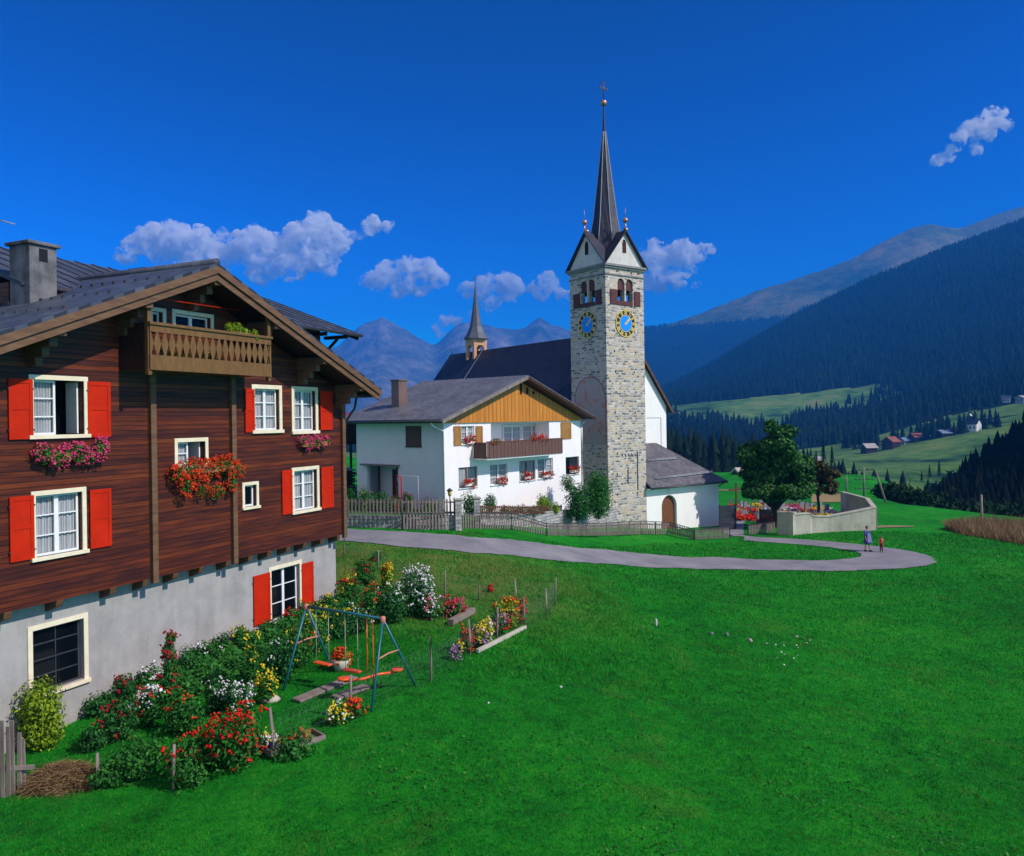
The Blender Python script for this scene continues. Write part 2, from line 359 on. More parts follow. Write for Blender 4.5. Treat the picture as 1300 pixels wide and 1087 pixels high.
near = [(380,682),(440,688),(500,694),(600,703),(700,712),(800,719),(900,723),(1000,724.5),(1100,724.5),(1150,722),(1180,718),(1191,714),(1182,707),(1160,701),(1120,695),(1080,690.5),(1040,687),(1000,684),(960,682.5),(930,681),(918,676),(918,668),(922,660)]
far = [(380,668),(440,672),(500,675),(600,683),(700,692.5),(800,701.5),(900,707.5),(1000,711.5),(1060,711.5),(1085,709.5),(1094,706),(1093,703.5),(1088,701.5),(1080,699.5),(1065,697),(1050,695),(1030,693),(1010,691.5),(990,690),(965,688.5),(945,686.5),(944,676),(945,660)]
strip('road', near, far, .035, M['asphalt'], 420, 5, .07)
# ------------------------------------------------------------------ far land
def interp_tab(tab, cols, rows, c, r):
    T = np.array(tab, float)
    A = np.stack([np.interp(c, cols, T[i]) for i in range(len(rows))], 0)   # rows x ncol
    return np.stack([np.interp(r, rows, A[:, j]) for j in range(len(c))], 1)  # nrow x ncol
def blur(Z, k=2):
    for _ in range(k):
        Z[1:-1] = (Z[:-2] + 2 * Z[1:-1] + Z[2:]) / 4; Z[:, 1:-1] = (Z[:, :-2] + 2 * Z[:, 1:-1] + Z[:, 2:]) / 4
    return Z
def fbm(X, Y, sc, octv=5, seed=0, ridged=False):
    out_ = np.zeros(X.size); xf = X.ravel() / sc; yf = Y.ravel() / sc
    for i in range(X.size):
        p = Vector((xf[i], yf[i], seed))
        out_[i] = noise.ridged_multi_fractal(p, .9, 2.1, octv, 1.0, 2.0) if ridged else noise.fractal(p, 1.0, 2.0, octv)
    return out_.reshape(X.shape)
def polar(name, cols, rows, PY, m, amp=0, sc=1, seed=0, ridged=False, label=None, mask=None):
    C, Y = np.meshgrid(cols, rows); u = C - HX - ROLL * (PY - HY); v = PY - HY + ROLL * (C - HX)
    X = u / F * Y; Z = CH - v / F * Y
    if amp:
        n_ = fbm(X, Y, sc, 5, seed, ridged); Z = Z + (n_ - (1.0 if ridged else 0)) * amp
    i = np.arange(X.size).reshape(X.shape); Fa = np.stack([i[:-1, :-1], i[:-1, 1:], i[1:, 1:], i[1:, :-1]], -1).reshape(-1, 4)
    VV = np.stack([X.ravel(), Y.ravel(), Z.ravel()], 1); mi = None
    if mask is not None: cen = VV[Fa].mean(1); mi = mask(cen, C.ravel()[Fa[:, 0]]).astype(int)
    o = mesh_np(name, VV, Fa, m, None, True, mi); tag(o, kind='structure', label=label)
    return X, Y, Z
def landmat(name, stops, sc, rough=.95, sc2=None, bd=None):
    t = NT(name); a = t.noise(sc, None, 8, .65); b = t.noise(sc2 or sc * 6, None, 6, .7)
    t.bump(b, .6 if bd is None else 1.0, bd or 3); return t.fin(t.ramp(t.math('ADD', t.math('MULTIPLY', a, .65), t.math('MULTIPLY', b, .35)), stops), rough, .05)
M['field'] = landmat('hill pasture', [(.40, (.014, .048, .018)), (.47, (.07, .17, .035)), (.55, (.14, .26, .05)), (.64, (.26, .26, .08))], .012, sc2=.07)
M['rock'] = landmat('bare mountain rock and scree', [(.38, (.05, .07, .05)), (.48, (.16, .17, .14)), (.58, (.36, .33, .28)), (.70, (.70, .66, .62))], .0016, sc2=.009, bd=55)
M['alp'] = landmat('high alpine grass', [(.38, (.03, .07, .02)), (.5, (.12, .15, .04)), (.62, (.30, .25, .09))], .0022, sc2=.014, bd=18)
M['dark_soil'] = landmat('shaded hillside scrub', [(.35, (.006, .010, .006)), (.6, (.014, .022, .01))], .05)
def nz(p, sc, seed): return np.array([noise.fractal(Vector((x / sc, y / sc, seed)), 1, 2, 4) for x, y, _ in p])
def keep_main(p, c, extra=True):
    y = p[:, 1]; v = (CH - p[:, 2]) / y * F; py = v + HY - ROLL * (c - HX)
    n_ = nz(p, 130, 2.2)
    m2 = (y > 380) & (c > 1000) & (py > np.interp(c, [1000, 1040, 1100, 1200, 1300], [572, 567, 556, 528, 509]))
    m1 = (y > 930) & (y < 1420) & (c > 835) & (c < 1135 + n_ * 30) & (py > np.interp(c, [835, 900, 1000, 1130], [517, 511, 501, 487]) + n_ * 2) & (py < np.interp(c, [835, 870, 985, 1010, 1135], [527, 530, 541, 527, 500]) + n_ * 22)
    open_ = (y > 2000) & (py < np.interp(c, [700, 2000], [0, 0]))
    left_ = (c < 760) & (y < 520)
    near_ = (y < 235)
    return ~(m2 | m1 | open_ | left_ | near_) | ((m1 | m2) & (n_ > .46) & (y > 500) & extra)
rows = [150,300,450,650,800,1000,1300,1700,2200,2600]; cols = [-600,300,450,780,830,900,1000,1100,1200,1300,1450,1700,2100]
T1 = np.array([[620,620,620,615,612,611,640,740,800,800,800,800,800],[580,580,590,588,590,600,606,660,690,680,640,600,560],[570,570,580,586,592,596,602,607,612,595,540,500,470],
 [562,562,568,572,578,580,583,577,556,536,500,450,420],[558,558,560,555,562,566,570,557,530,508,470,420,390],[555,555,553,547,545,545,549,530,500,470,430,380,330],
 [550,550,548,530,516,509,500,488,455,420,370,320,260],[530,545,543,525,512,492,454,420,385,345,290,240,180],[480,540,540,515,502,466,408,358,318,281,225,175,100],[480,545,545,520,505,474,415,368,326,290,235,185,110]], float)
cc = np.arange(-600, 2101, 8.); rr = np.geomspace(150, 2600, 220)
PY = blur(interp_tab(T1, cols, rows, cc, rr), 5)
M['forest_floor'] = landmat('forest floor', [(.35, (.004, .010, .006)), (.65, (.010, .020, .010))], .02)
LX, LY, LZ = polar('hills', cc, rr, PY, [M['field'], M['forest_floor']], 2.5, 120, 3, mask=lambda p, c: keep_main(p, c, False), label='pastures and forested slopes across the valley')
LC = np.meshgrid(cc, rr)[0]
# the dark wooded hill on the near right and the slope behind the farmhouse
cd = np.arange(1010, 1900, 15.); rd = np.array([95, 110, 125, 140, 160, 180, 200, 215, 230, 260, 300])
crest = np.interp(cd, [1010,1060,1110,1150,1200,1225,1260,1300,1400,1500,1700,1900], [672,664,655,648,640,612,585,556,440,330,170,60])
PD = np.zeros((len(rd), len(cd)))
for i, Y in enumerate(rd):
    t_ = np.clip((Y - 110) / 105, 0, 1); base = np.interp(cd, [1010, 1300, 1500, 1900], [720, 700, 560, 380]); PD[i] = base * (1 - t_) + crest * t_
    if Y > 220: PD[i] = crest + (Y - 220) * .9
    if Y < 110: PD[i] += (110 - Y) * 3
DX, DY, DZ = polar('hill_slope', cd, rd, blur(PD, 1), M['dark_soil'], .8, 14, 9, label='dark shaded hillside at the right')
# far ridges
r1 = np.linspace(2450, 5200, 60); c1 = np.arange(640, 1700, 8.)
k1 = np.interp(c1, [640,700,816,840,880,920,960,1000,1040,1090,1130,1160,1180,1205,1220,1240,1260,1280,1300,1400,1700], [455,440,417,414,401,388,370,357,345,325,304,290,285,289,291,283,274,268,262,258,255])
PR = np.array([np.interp(Y, [2450, 4200, 5200], [0, 1, .8]) ** .85 for Y in r1])[:, None]; PR = 545 * (1 - PR) + k1[None] * PR
def kr(p, c):
    v = (CH - p[:, 2]) / p[:, 1] * F; py = v + HY - ROLL * (c - HX); n_ = nz(p, 260, 7)
    return py > np.interp(c, [640, 816, 900, 1000, 1100, 1200, 1300], [420, 419, 409, 398, 360, 322, 290]) + n_ * 9
RX, RY, RZ = polar('mountain', c1, r1, PR, [M['alp'], M['forest_floor']], 16, 520, 5, True, mask=lambda p, c: kr(p, c) & (p[:, 1] < 4400), label='long grassy mountain ridge on the right horizon')
r2 = np.linspace(3300, 8200, 110); c2 = np.arange(-500, 1000, 5.)
k2 = np.interp(c2, [-500,-100,0,16,60,200,400,430,447,462,474,485,496,508,520,532,545,552,560,570,582,592,605,620,640,655,668,676,684,692,700,712,728,745,800,900,1000],
   [250,290,325,345,400,440,452,440,424,411,408,403,408,416,421,428,435,437,430,420,411,409,413,412,417,420,412,406,402,407,413,416,424,432,440,450,455])
fr = np.interp(r2, [3300, 4300, 5200, 6500, 8200], [0, .28, .52, 1, .6])[:, None]; PM = 556 * (1 - fr) + k2[None] * fr
C_, Y_ = np.meshgrid(c2, r2); xx = (C_ - HX) / F * Y_
rid = fbm(xx, Y_, 900, 7, 11, True); rid2 = fbm(xx, Y_, 260, 6, 21, True); PM2 = PM - ((rid - 1.2) * 10 + (rid2 - 1.2) * 5) * np.interp(r2, [3300, 4000, 6200, 6500, 8200], [.4, 1, .9, .42, .3])[:, None]
MX, MY, MZ = polar('rocky_mountains', c2, r2, PM2, M['rock'], 0, label='pale blue rocky peaks beyond the church')
# ------------------------------------------------------------------ woods
def conifer_tpl(n=8, tiers=4, seed=1):
    rg = np.random.default_rng(seed); V = []; Fa = []
    for k in range(tiers):
        z0 = .08 + .78 * k / tiers; z1 = min(1.0, z0 + .42 - .03 * k); r = .20 * (1 - k / (tiers + .6)) * (1 + .1 * rg.random()); b = len(V)
        for j in range(n):
            a = 2 * math.pi * (j + .5 * (k % 2)) / n; q = r * (1.15 if j % 2 else .62) * (.8 + .4 * rg.random()); V.append((q * math.cos(a), q * math.sin(a), z0 - (.03 if j % 2 else -.03)))
        V.append((0, 0, z1))
        for j in range(n): Fa.append((b + j, b + (j + 1) % n, b + n))
    return np.array(V), np.array(Fa)
def forest_mat(name, c):
    t = NT(name); g = t.n('ShaderNodeNewGeometry'); f = t.noise(.004, g.outputs['Position'], 5)
    cc_ = t.ramp(g.outputs['Random Per Island'], [(0, tuple(q * .72 for q in c)), (1, tuple(q * 1.15 for q in c))])
    return t.fin(t.mix(1, cc_, t.ramp(f, [(.35, .7), (.65, 1.25)]), 'MULTIPLY'), .95, .03)
M['forest'] = forest_mat('conifer needles', (.010, .022, .012)); M['forest_far'] = forest_mat('far conifer needles', (.010, .020, .014))
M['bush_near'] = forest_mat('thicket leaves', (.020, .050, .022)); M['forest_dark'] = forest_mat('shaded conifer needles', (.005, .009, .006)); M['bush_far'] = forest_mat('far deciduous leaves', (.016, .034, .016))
def scatter(name, pts, hs, tpl, m, label, cat, jitter=.15):
    V, Fa = tpl; n = len(pts); a = rng.random(n) * 6.283; ca, sa = np.cos(a), np.sin(a); wd = hs * (1 + rng.normal(0, jitter, n))
    X = pts[:, 0, None] + wd[:, None] * (V[None, :, 0] * ca[:, None] - V[None, :, 1] * sa[:, None])
    Y = pts[:, 1, None] + wd[:, None] * (V[None, :, 0] * sa[:, None] + V[None, :, 1] * ca[:, None])
    Z = pts[:, 2, None] + hs[:, None] * V[None, :, 2]
    VV = np.stack([X, Y, Z], -1).reshape(-1, 3); FF = (Fa[None] + (np.arange(n) * len(V))[:, None, None]).reshape(-1, 3)
    return tag(mesh_np(name, VV, FF, m), label, cat, kind='stuff')
def sample_sheet(X, Y, Z, C, n, keep):
    ny, nx = X.shape; a = np.abs((X[:-1, 1:] - X[:-1, :-1]) * (Y[1:, :-1] - Y[:-1, :-1])); pr = (a / a.sum()).ravel()
    k = rng.choice(len(pr), n, p=pr); i, j = k // (nx - 1), k % (nx - 1); s, t = rng.random(n), rng.random(n)
    f = lambda A: (A[i, j] * (1 - s) * (1 - t) + A[i, j + 1] * s * (1 - t) + A[i + 1, j] * (1 - s) * t + A[i + 1, j + 1] * s * t)
    p = np.stack([f(X), f(Y), f(Z)], 1); c = f(C); m_ = keep(p, c); return p[m_], c[m_]
tp = conifer_tpl()
pts, c_ = sample_sheet(LX, LY, LZ, LC, 95000, lambda p, c: (c > 620) & (c < 1420) & (rng.random(len(c)) < np.interp(p[:, 1], [150, 800, 2600], [1, 1, .75])))
k_ = keep_main(pts, c_); pts, c_ = pts[k_], c_[k_]
hs = rng.uniform(13, 22, len(pts)) * np.interp(pts[:, 1], [250, 600, 2200], [.75, .9, 1.0]); scatter('forest', pts - np.array([0, 0, 1.]), hs, tp, M['forest'], 'dark blue green conifer forest across the slopes', 'forest')
pts2, c2_ = sample_sheet(LX, LY, LZ, LC, 5000, lambda p, c: (c > 820) & (c < 1140) & (p[:, 1] < 900) & (p[:, 1] > 235)); k_ = keep_main(pts2, c2_); pts2 = pts2[k_]
scatter('valley_forest', pts2, rng.uniform(11, 19, len(pts2)), tp, M['forest'], 'nearer conifer wood behind the churchyard tree', 'forest')
RC = np.meshgrid(c1, r1)[0]
pts, c_ = sample_sheet(RX, RY, RZ, RC, 60000, lambda p, c: (c > 640) & (c < 1350) & (p[:, 1] < 4400)); k_ = kr(pts, c_); pts = pts[k_]
scatter('mountain_forest', pts, rng.uniform(17, 28, len(pts)), conifer_tpl(6, 2, 4), M['forest_far'], 'conifer belt below the long grassy ridge', 'forest')
DC = np.meshgrid(cd, rd)[0]
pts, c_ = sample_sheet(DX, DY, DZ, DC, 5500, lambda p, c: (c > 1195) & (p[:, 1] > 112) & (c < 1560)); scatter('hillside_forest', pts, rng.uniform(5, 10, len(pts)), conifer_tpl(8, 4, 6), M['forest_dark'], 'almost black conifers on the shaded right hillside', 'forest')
def bush_tpl(seed=3, n=70):
    rg = np.random.default_rng(seed); V = []; Fa = []
    for k in range(n):
        d = rg.normal(size=3); d /= np.linalg.norm(d); d = d * (.55 + .45 * rg.random()) * np.array([.42, .42, .48]) + np.array([0, 0, .5]); b = len(V)
        for j in range(3): V.append(d + rg.normal(0, .085, 3))
        Fa.append((b, b + 1, b + 2))
    return np.array(V), np.array(Fa)
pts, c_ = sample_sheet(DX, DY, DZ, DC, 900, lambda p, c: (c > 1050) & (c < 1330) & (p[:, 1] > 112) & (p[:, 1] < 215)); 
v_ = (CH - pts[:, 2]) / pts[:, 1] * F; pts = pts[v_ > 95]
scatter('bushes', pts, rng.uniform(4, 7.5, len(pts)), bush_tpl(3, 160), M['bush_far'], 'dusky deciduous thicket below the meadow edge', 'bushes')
# ------------------------------------------------------------------ building helpers (all in a building's own frame)
def wall_poly(mb, outer, holes, y, depth=.18, mi=0, plane='y'):
    # outer / holes: lists of (x,z); wall face at y, reveals go to y+depth
    T = (lambda x, z, d=0: (x, y + d, z)) if plane == 'y' else (lambda x, z, d=0: (y + d, x, z))
    loops = [[Vector((x, z, 0)) for x, z in outer]] + [[Vector((x, z, 0)) for x, z in h] for h in holes]
    tris = tessellate_polygon(loops); flat = [p for L in loops for p in L]
    mb.add([T(p.x, p.y) for p in flat], [tuple(t) for t in tris], mi)
    for h in holes:
        n = len(h)
        for i in range(n):
            a, b = h[i], h[(i + 1) % n]; mb.add([T(*a), T(*b), T(*b, depth), T(*a, depth)], [(0, 1, 2, 3)], mi)
def rect(x0, x1, z0, z1): return [(x0, z0), (x1, z0), (x1, z1), (x0, z1)]
def ax(plane, y):                                      # map (x along wall, outward o, z) into the building frame
    if plane == 'y': return lambda x, o, z: (x, y - o, z)
    return lambda x, o, z: (y - o, x, z)               # wall whose outward side is -x
def window(par, x0, x1, z0, z1, y=0, plane='y', trim=.13, mtrim='cream', msash='white_paint', cols=2, rows=3, curtain=True, opened=False, sill=True, label=None, proud=.035, rec=.10, mull=True, head=.0):
    A = ax(plane, y); w_ = MB()
    bx = lambda mb, a, b, mi=0: mb.box(A(*a), A(*b), mi)
    if trim:
        bx(w_, (x0 - trim, 0.002, z1), (x1 + trim, proud, z1 + trim + head)); bx(w_, (x0 - trim, 0.002, z0), (x0, proud, z1)); bx(w_, (x1, 0.002, z0), (x1 + trim, proud, z1))
    if sill or trim: bx(w_, (x0 - trim - .03, 0.002, z0 - max(trim * .8, .05)), (x1 + trim + .03, proud + .05, z0))
    if not w_.v: bx(w_, (x0, -.05, z0), (x1, -.02, z0 + .03))
    W = w_.build('window', M[mtrim], par, .004); tag(W, label)
    s = MB(); g = MB(); sw = .055; o = -rec
    def leaf(a, b, oo=o, ncol=1):
        bx(s, (a, oo - .045, z0), (a + sw, oo, z1)); bx(s, (b - sw, oo - .045, z0), (b, oo, z1)); bx(s, (a + sw, oo - .045, z0), (b - sw, oo, z0 + sw)); bx(s, (a + sw, oo - .045, z1 - sw), (b - sw, oo, z1))
        for i in range(1, rows): zc = z0 + (z1 - z0) * i / rows; bx(s, (a + sw, oo - .036, zc - .014), (b - sw, oo - .006, zc + .014))
        for i in range(1, ncol): xc = a + (b - a) * i / ncol; bx(s, (xc - .013, oo - .037, z0 + sw), (xc + .013, oo - .007, z1 - sw))
        bx(g, (a + sw, oo - .028, z0 + sw), (b - sw, oo - .020, z1 - sw))
    if cols == 2 and mull:
        xm = (x0 + x1) / 2
        if opened:
            leaf(x0 + .02, xm - .02)
            bx(s, (x1 - .06, o - .45, z0 + .02), (x1 - .02, o - .06, z1 - .02))
        else: leaf(x0 + .02, xm); leaf(xm, x1 - .02)
    else: leaf(x0 + .02, x1 - .02, ncol=cols)
    tag(s.build('sash', M[msash], W)); g.build('pane', M['glass'], W)
    if curtain:
        n = 26; xe = (x0 + x1) / 2 - .05 if opened else x1; V = []; Fs = []
        for i in range(n + 1):
            x = x0 + (xe - x0) * i / n; d = -rec - .085 + .022 * math.sin(i * 1.9)
            V += [A(x, d, z0 + .01), A(x, d, z1)]
        for i in range(n): Fs.append((2 * i, 2 * i + 2, 2 * i + 3, 2 * i + 1))
        c = MB(); c.add(V, Fs, 0, True); c.build('curtain', M['curtain'], W)
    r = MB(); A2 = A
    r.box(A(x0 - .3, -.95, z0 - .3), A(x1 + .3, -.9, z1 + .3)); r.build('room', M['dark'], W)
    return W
def shutter(par, x0, x1, z0, z1, y=0, plane='y', mat_='red', lean=0, label=None, out=.02):
    A = ax(plane, y); s = MB(); th = .035
    bx = lambda a, b: s.box(A(*a), A(*b))
    st = min(.085, (x1 - x0) * .2); zm = z0 + (z1 - z0) * .52
    bx((x0, out, z0), (x0 + st, out + th, z1)); bx((x1 - st, out, z0), (x1, out + th, z1))
    for a, b in ((z0, z0 + .1), (zm - .045, zm + .045), (z1 - .1, z1)): bx((x0 + st, out, a), (x1 - st, out + th, b))
    bx((x0 + st, out + .004, z0 + .1), (x1 - st, out + .020, zm - .045)); bx((x0 + st, out + .004, zm + .045), (x1 - st, out + .020, z1 - .1))
    o = s.build('shutter', M[mat_], par, .004); tag(o, label)
    h = MB()
    for z in (z0 + .22, z1 - .22): h.box(A((x0 + x1) / 2 - (x1 - x0) / 2 - .03, .012, z - .012), A(x0 + .02, out + th + .006, z + .012)); h.box(A(x1 - .02, .012, z - .012), A(x1 + .03, out + th + .006, z + .012))
    h.build('hinge', M['metal_dark'], o); return o
def leaf_cloud(name, blobs, n, size, m, parent=None, shell=.55, seed=1, asp=.5, label=None, kind=None, droop=0):
    rg = np.random.default_rng(seed); B = np.array(blobs, float); vol = (B[:, 3] * B[:, 4] * B[:, 5]) ** .75; k = rg.choice(len(B), n, p=vol / vol.sum())
    d = rg.normal(size=(n, 3)); d /= np.linalg.norm(d, axis=1)[:, None]; r = 1 - (1 - shell) * rg.random(n) ** 1.4; r *= 1 + rg.normal(0, .07, n)
    c = B[k, :3] + d * r[:, None] * B[k, 3:6]
    nn = d + rg.normal(0, .55, (n, 3)) + np.array([0, 0, .35]); nn /= np.linalg.norm(nn, axis=1)[:, None]
    a = np.cross(nn, rg.normal(size=(n, 3))); a /= np.linalg.norm(a, axis=1)[:, None]; b = np.cross(nn, a)
    s = size * rg.uniform(.6, 1.3, n)[:, None]; a = a * s * .5; b = b * s * .5 * asp
    fold = nn * s * .12
    V = np.stack([c - a, c - b + fold, c + a, c + b + fold], 1).reshape(-1, 3)
    o = mesh_np(name, V, np.arange(4 * n).reshape(n, 4), m, parent); tag(o, label, kind=kind); return o
_oct = np.array([(1,0,0),(-1,0,0),(0,1,0),(0,-1,0),(0,0,1),(0,0,-1)], float); _of = np.array([(0,2,4),(2,1,4),(1,3,4),(3,0,4),(2,0,5),(1,2,5),(3,1,5),(0,3,5)])
def blossoms(name, blobs, n, size, m, parent, seed=2, label=None, clump=5, up=.2):
    rg = np.random.default_rng(seed); B = np.array(blobs, float); vol = (B[:, 3] * B[:, 4] * B[:, 5]) ** .6; k = rg.choice(len(B), n, p=vol / vol.sum())
    d = rg.normal(size=(n, 3)); d[:, 2] += up; d /= np.linalg.norm(d, axis=1)[:, None]
    c = B[k, :3] + d * B[k, 3:6] * rg.uniform(.92, 1.12, n)[:, None]
    V = []; 
    cc_ = np.repeat(c, clump, 0) + rg.normal(0, size * .55, (n * clump, 3)); s = size * rg.uniform(.3, .55, (n * clump, 1, 1))
    ro = rg.normal(0, .35, (n * clump, 6, 3)); V = (cc_[:, None] + (_oct[None] + ro) * s).reshape(-1, 3)
    Fa = (_of[None] + (np.arange(n * clump) * 6)[:, None, None]).reshape(-1, 3)
    return tag(mesh_np(name, V, Fa, m, parent), label)
# ------------------------------------------------------------------ the big wooden farmhouse at the left
CF = Fr((-9.153, 22.166, 2.2), .4104, .9119); L = CF.loc
ch = thing('farmhouse', CF.O, CF.ang, 'large dark wooden farmhouse with red shutters and carved balcony at the left', 'house')
HW = 7.33; ax_, az_ = L(276, 339, -1.2); ex, ez = L(483, 499, -1.2); lx, lz = L(0, 424, -1.2)
RS = ((az_ - ez) / (ex - ax_) + (az_ - lz) / (ax_ - lx)) / 2; RZ = az_; RX0 = ax_
def rz_(x): return RZ - RS * abs(x - RX0)
ZW = L(437, 678, 0)[1]                                # underside of the wooden storeys
ZG = -1.0; BK = 9.5
wr = {}                                                # window openings from the photograph (x0,x1,ytop,ybot in px of the opening)
def wpx(x0, x1, yt, yb, y=0, xm=None):
    xm = xm or (x0 + x1) / 2; a, _ = L(x0, (yt + yb) / 2, y); b, _ = L(x1, (yt + yb) / 2, y); return a, b, L(xm, yb, y)[1], L(xm, yt, y)[1]
W1 = wpx(42, 106, 483, 552); W2 = wpx(45, 104, 627, 703); W3 = wpx(225, 260, 561, 590); W4 = wpx(310, 325, 616, 643); W5 = wpx(323, 354, 494, 546)
W6 = wpx(373, 400, 496, 547); W7 = wpx(373, 402, 597, 647); W10 = wpx(193, 206, 396, 412); W11 = wpx(222, 267, 401, 421)
yb_ = .40; W8 = wpx(344, 380, 720, 785, yb_); W9 = wpx(41, 106, 793, 873, yb_)
b = MB(); zt = rz_(0) - .42
outer = [(-HW, ZW), (HW, ZW), (HW, rz_(HW) - .30), (RX0, RZ - .30), (-HW, rz_(-HW) - .30)]
wall_poly(b, outer, [rect(*W) for W in (W1, W2, W3, W4, W5, W6, W7, W10, W11)], 0, .16)
b.poly([(-HW, 0, ZW), (-HW, BK, ZW), (-HW, BK, rz_(-HW) - .3), (-HW, 0, rz_(-HW) - .3)], (1, 0, 0), .15)
b.poly([(HW, .002, ZW), (HW, BK, ZW), (HW, BK, rz_(HW) - .3), (HW, .002, rz_(HW) - .3)], (-1, 0, 0), .15)
b.poly([(x, BK, z) for x, z in outer], (0, -1, 0), .15); b.box((-HW, .17, ZW + .002), (HW, BK - .16, ZW + .15))
b.build('wooden_wall', M['siding'], ch)
b = MB(); wall_poly(b, rect(-HW + .1, HW - .1, ZG, ZW + .02), [rect(*W8), rect(*W9)], yb_, .2)
b.box((-HW + .1, yb_ + .22, ZG), (-HW + .35, BK - .1, ZW - .002)); b.box((HW - .35, yb_ + .01, ZG), (HW - .1, BK - .1, ZW - .002)); b.box((-HW + .35, BK - .3, ZG), (HW - .35, BK - .1, ZW - .002))
b.build('basement_wall', M['plaster'], ch)
# roof
zr = 8.6
def roof_plane(parent, x0, x1, y0, y1, zf, th, m, name, mats=None):
    b = MB(); nrm = Vector((-(zf(x1) - zf(x0)), 0, (x1 - x0))).normalized() * (1 if x1 > x0 else -1)
    b.poly([(x0, y0, zf(x0)), (x1, y0, zf(x1)), (x1, y1, zf(x1)), (x0, y1, zf(x0))], nrm, th); return b.build(name, m, parent)
XL, XR = -8.3, ex + .02; YF, YB = -1.22, BK + .6
rf = roof_plane(ch, RX0, XL, YF, YB, rz_, .10, M['slate'], 'roof'); roof_plane(ch, RX0, XR, YF, YB, rz_, .10, M['slate'], 'roof')
b = MB()
for sgn, xe in ((-1, XL), (1, XR)):
    b.poly([(RX0, YF + .1, RZ - .06), (xe, YF + .1, rz_(xe) - .06), (xe, YB - .1, rz_(xe) - .06), (RX0, YB - .1, RZ - .06)], (0, 0, -1), .08)
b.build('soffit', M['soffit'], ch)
b = MB()
for xe in (XL, XR):
    for o_, d0, d1 in ((YF - .03, .0, .20), (YF + .03, .20, .40)):
        xq = xe if d0 == 0 else xe * .995
        b.poly([(RX0, o_, RZ - d0 + .02), (xq, o_, rz_(xq) - d0 + .02), (xq, o_, rz_(xq) - d1 + .025), (RX0, o_, RZ - d1 + .025)], (0, 1, 0), .045)
b.build('bargeboard', M['wood_h'], ch, .006)
b = MB()
sgm = []
for i in range(5):
    for j in range(20):
        x = -1.5 - i * 1.35; y = YF + .5 + j * .42 + (i % 2) * .18
        sgm.append((x, y))
b.box((-.035, -.04, 0), (.025, .04, .075)); g0 = b.build('snow_guard', M['metal_dark'], ch)
for k, (x, y) in enumerate(sgm[:100]):
    g = g0 if k == 0 else g0.copy()
    if k: COL.objects.link(g)
    g.location = (x, y, rz_(x) + .09)
b = MB(); b.tube([(RX0, YF + .02, RZ + .13), (RX0, YB, RZ + .13)], .11, 8); b.build('ridge_cap', M['slate'], ch)
# purlins with stepped console brackets
for (px, py) in ((73, 425), (184, 391), (271, 362), (347, 412), (408, 455), (455, 489)):
    x, z = L(px, py, -.95); z = min(z, rz_(x) - .42)
    b = MB(); b.box((x - .11, -1.12, z - .02), (x + .11, .0, z + .22)); b.box((x - .10, -.82, z - .24), (x + .10, .0, z - .022)); b.box((x - .09, -.55, z - .46), (x + .09, 0, z - .242)); b.box((x - .085, -.32, z - .66), (x + .085, 0, z - .462))
    b.build('bracket', M['wood_h'], ch, .012)
for px, y1, y2 in ((196, 497, 735), (298, 496, 708), (437.5, 516, 677)):
    x = L(px, 600, -.1)[0]; z1 = min(rz_(x) - .5, L(px, y1, -.1)[1] + .6); z0 = ZW - .12
    b = MB(); b.box((x - .09, -.12, z0), (x + .09, .003, z1)); b.build('post', M['wood_h'], ch, .01)
for px, py in ((10, 779), (76, 765), (144, 749), (185, 740), (223, 732), (256, 724), (290, 716), (318, 709), (342, 703), (366, 697), (387, 692), (409, 688), (430, 683)):
    x = L(px, py, 0)[0]; b = MB()
    b.add([(x - .09, -.02, ZW), (x + .09, -.02, ZW), (x + .09, .41, ZW), (x - .09, .41, ZW), (x - .09, .02, ZW - .16), (x + .09, .02, ZW - .16), (x + .09, .41, ZW - .30), (x - .09, .41, ZW - .30)],
          [(0, 1, 2, 3), (4, 7, 6, 5), (0, 4, 5, 1), (1, 5, 6, 2), (2, 6, 7, 3), (3, 7, 4, 0)]); b.build('joist_end', M['wood'], ch, .01)
# windows and shutters
window(ch, *W1, opened=True, trim=.11); window(ch, *W2, trim=.11); window(ch, *W3, trim=.11, rows=2, opened=True); window(ch, *W4, trim=.10, cols=1, rows=1, curtain=False)
window(ch, *W5, trim=.13); window(ch, *W6, trim=.13); window(ch, *W7, trim=.12); window(ch, *W8, yb_, trim=.12, curtain=False, msash='white_paint')
window(ch, *W9, yb_, trim=.12, cols=2, rows=4, msash='metal_dark', mull=False, curtain=False, label='dark basement window with grey bars'); window(ch, *W10, trim=.11, rows=1, cols=1, curtain=False); window(ch, *W11, trim=.11, rows=1, cols=2, curtain=False)
def sh(x0, x1, yt, yb, y=0, **k): shutter(ch, *wpx(x0, x1, yt, yb, y), y, **k)
sh(9.5, 40.5, 481, 558); sh(110, 139, 485, 555); sh(11, 42, 630, 712); sh(113, 140, 621, 695); sh(310, 322, 494, 549); sh(405.5, 420.5, 497, 546)
sh(357, 370, 597, 653); sh(407, 422, 593, 645); sh(321, 342, 729, 792, yb_); sh(382, 397, 714, 774, yb_)
# drain pipe under the right eave
b = MB(); xe, ze = XR - .1, rz_(XR) - .05; b.tube([(xe, -.9, ze - .1), (xe, 4, ze - .1), (xe, BK, ze - .1)], .075, 8); b.tube([(xe, -.2, ze - .12), (xe - .05, -.15, ze - .55), (HW + .12, -.02, ze - 1.0), (HW + .12, .1, ze - 1.5)], .045, 8); b.build('gutter', M['metal_dark'], ch)
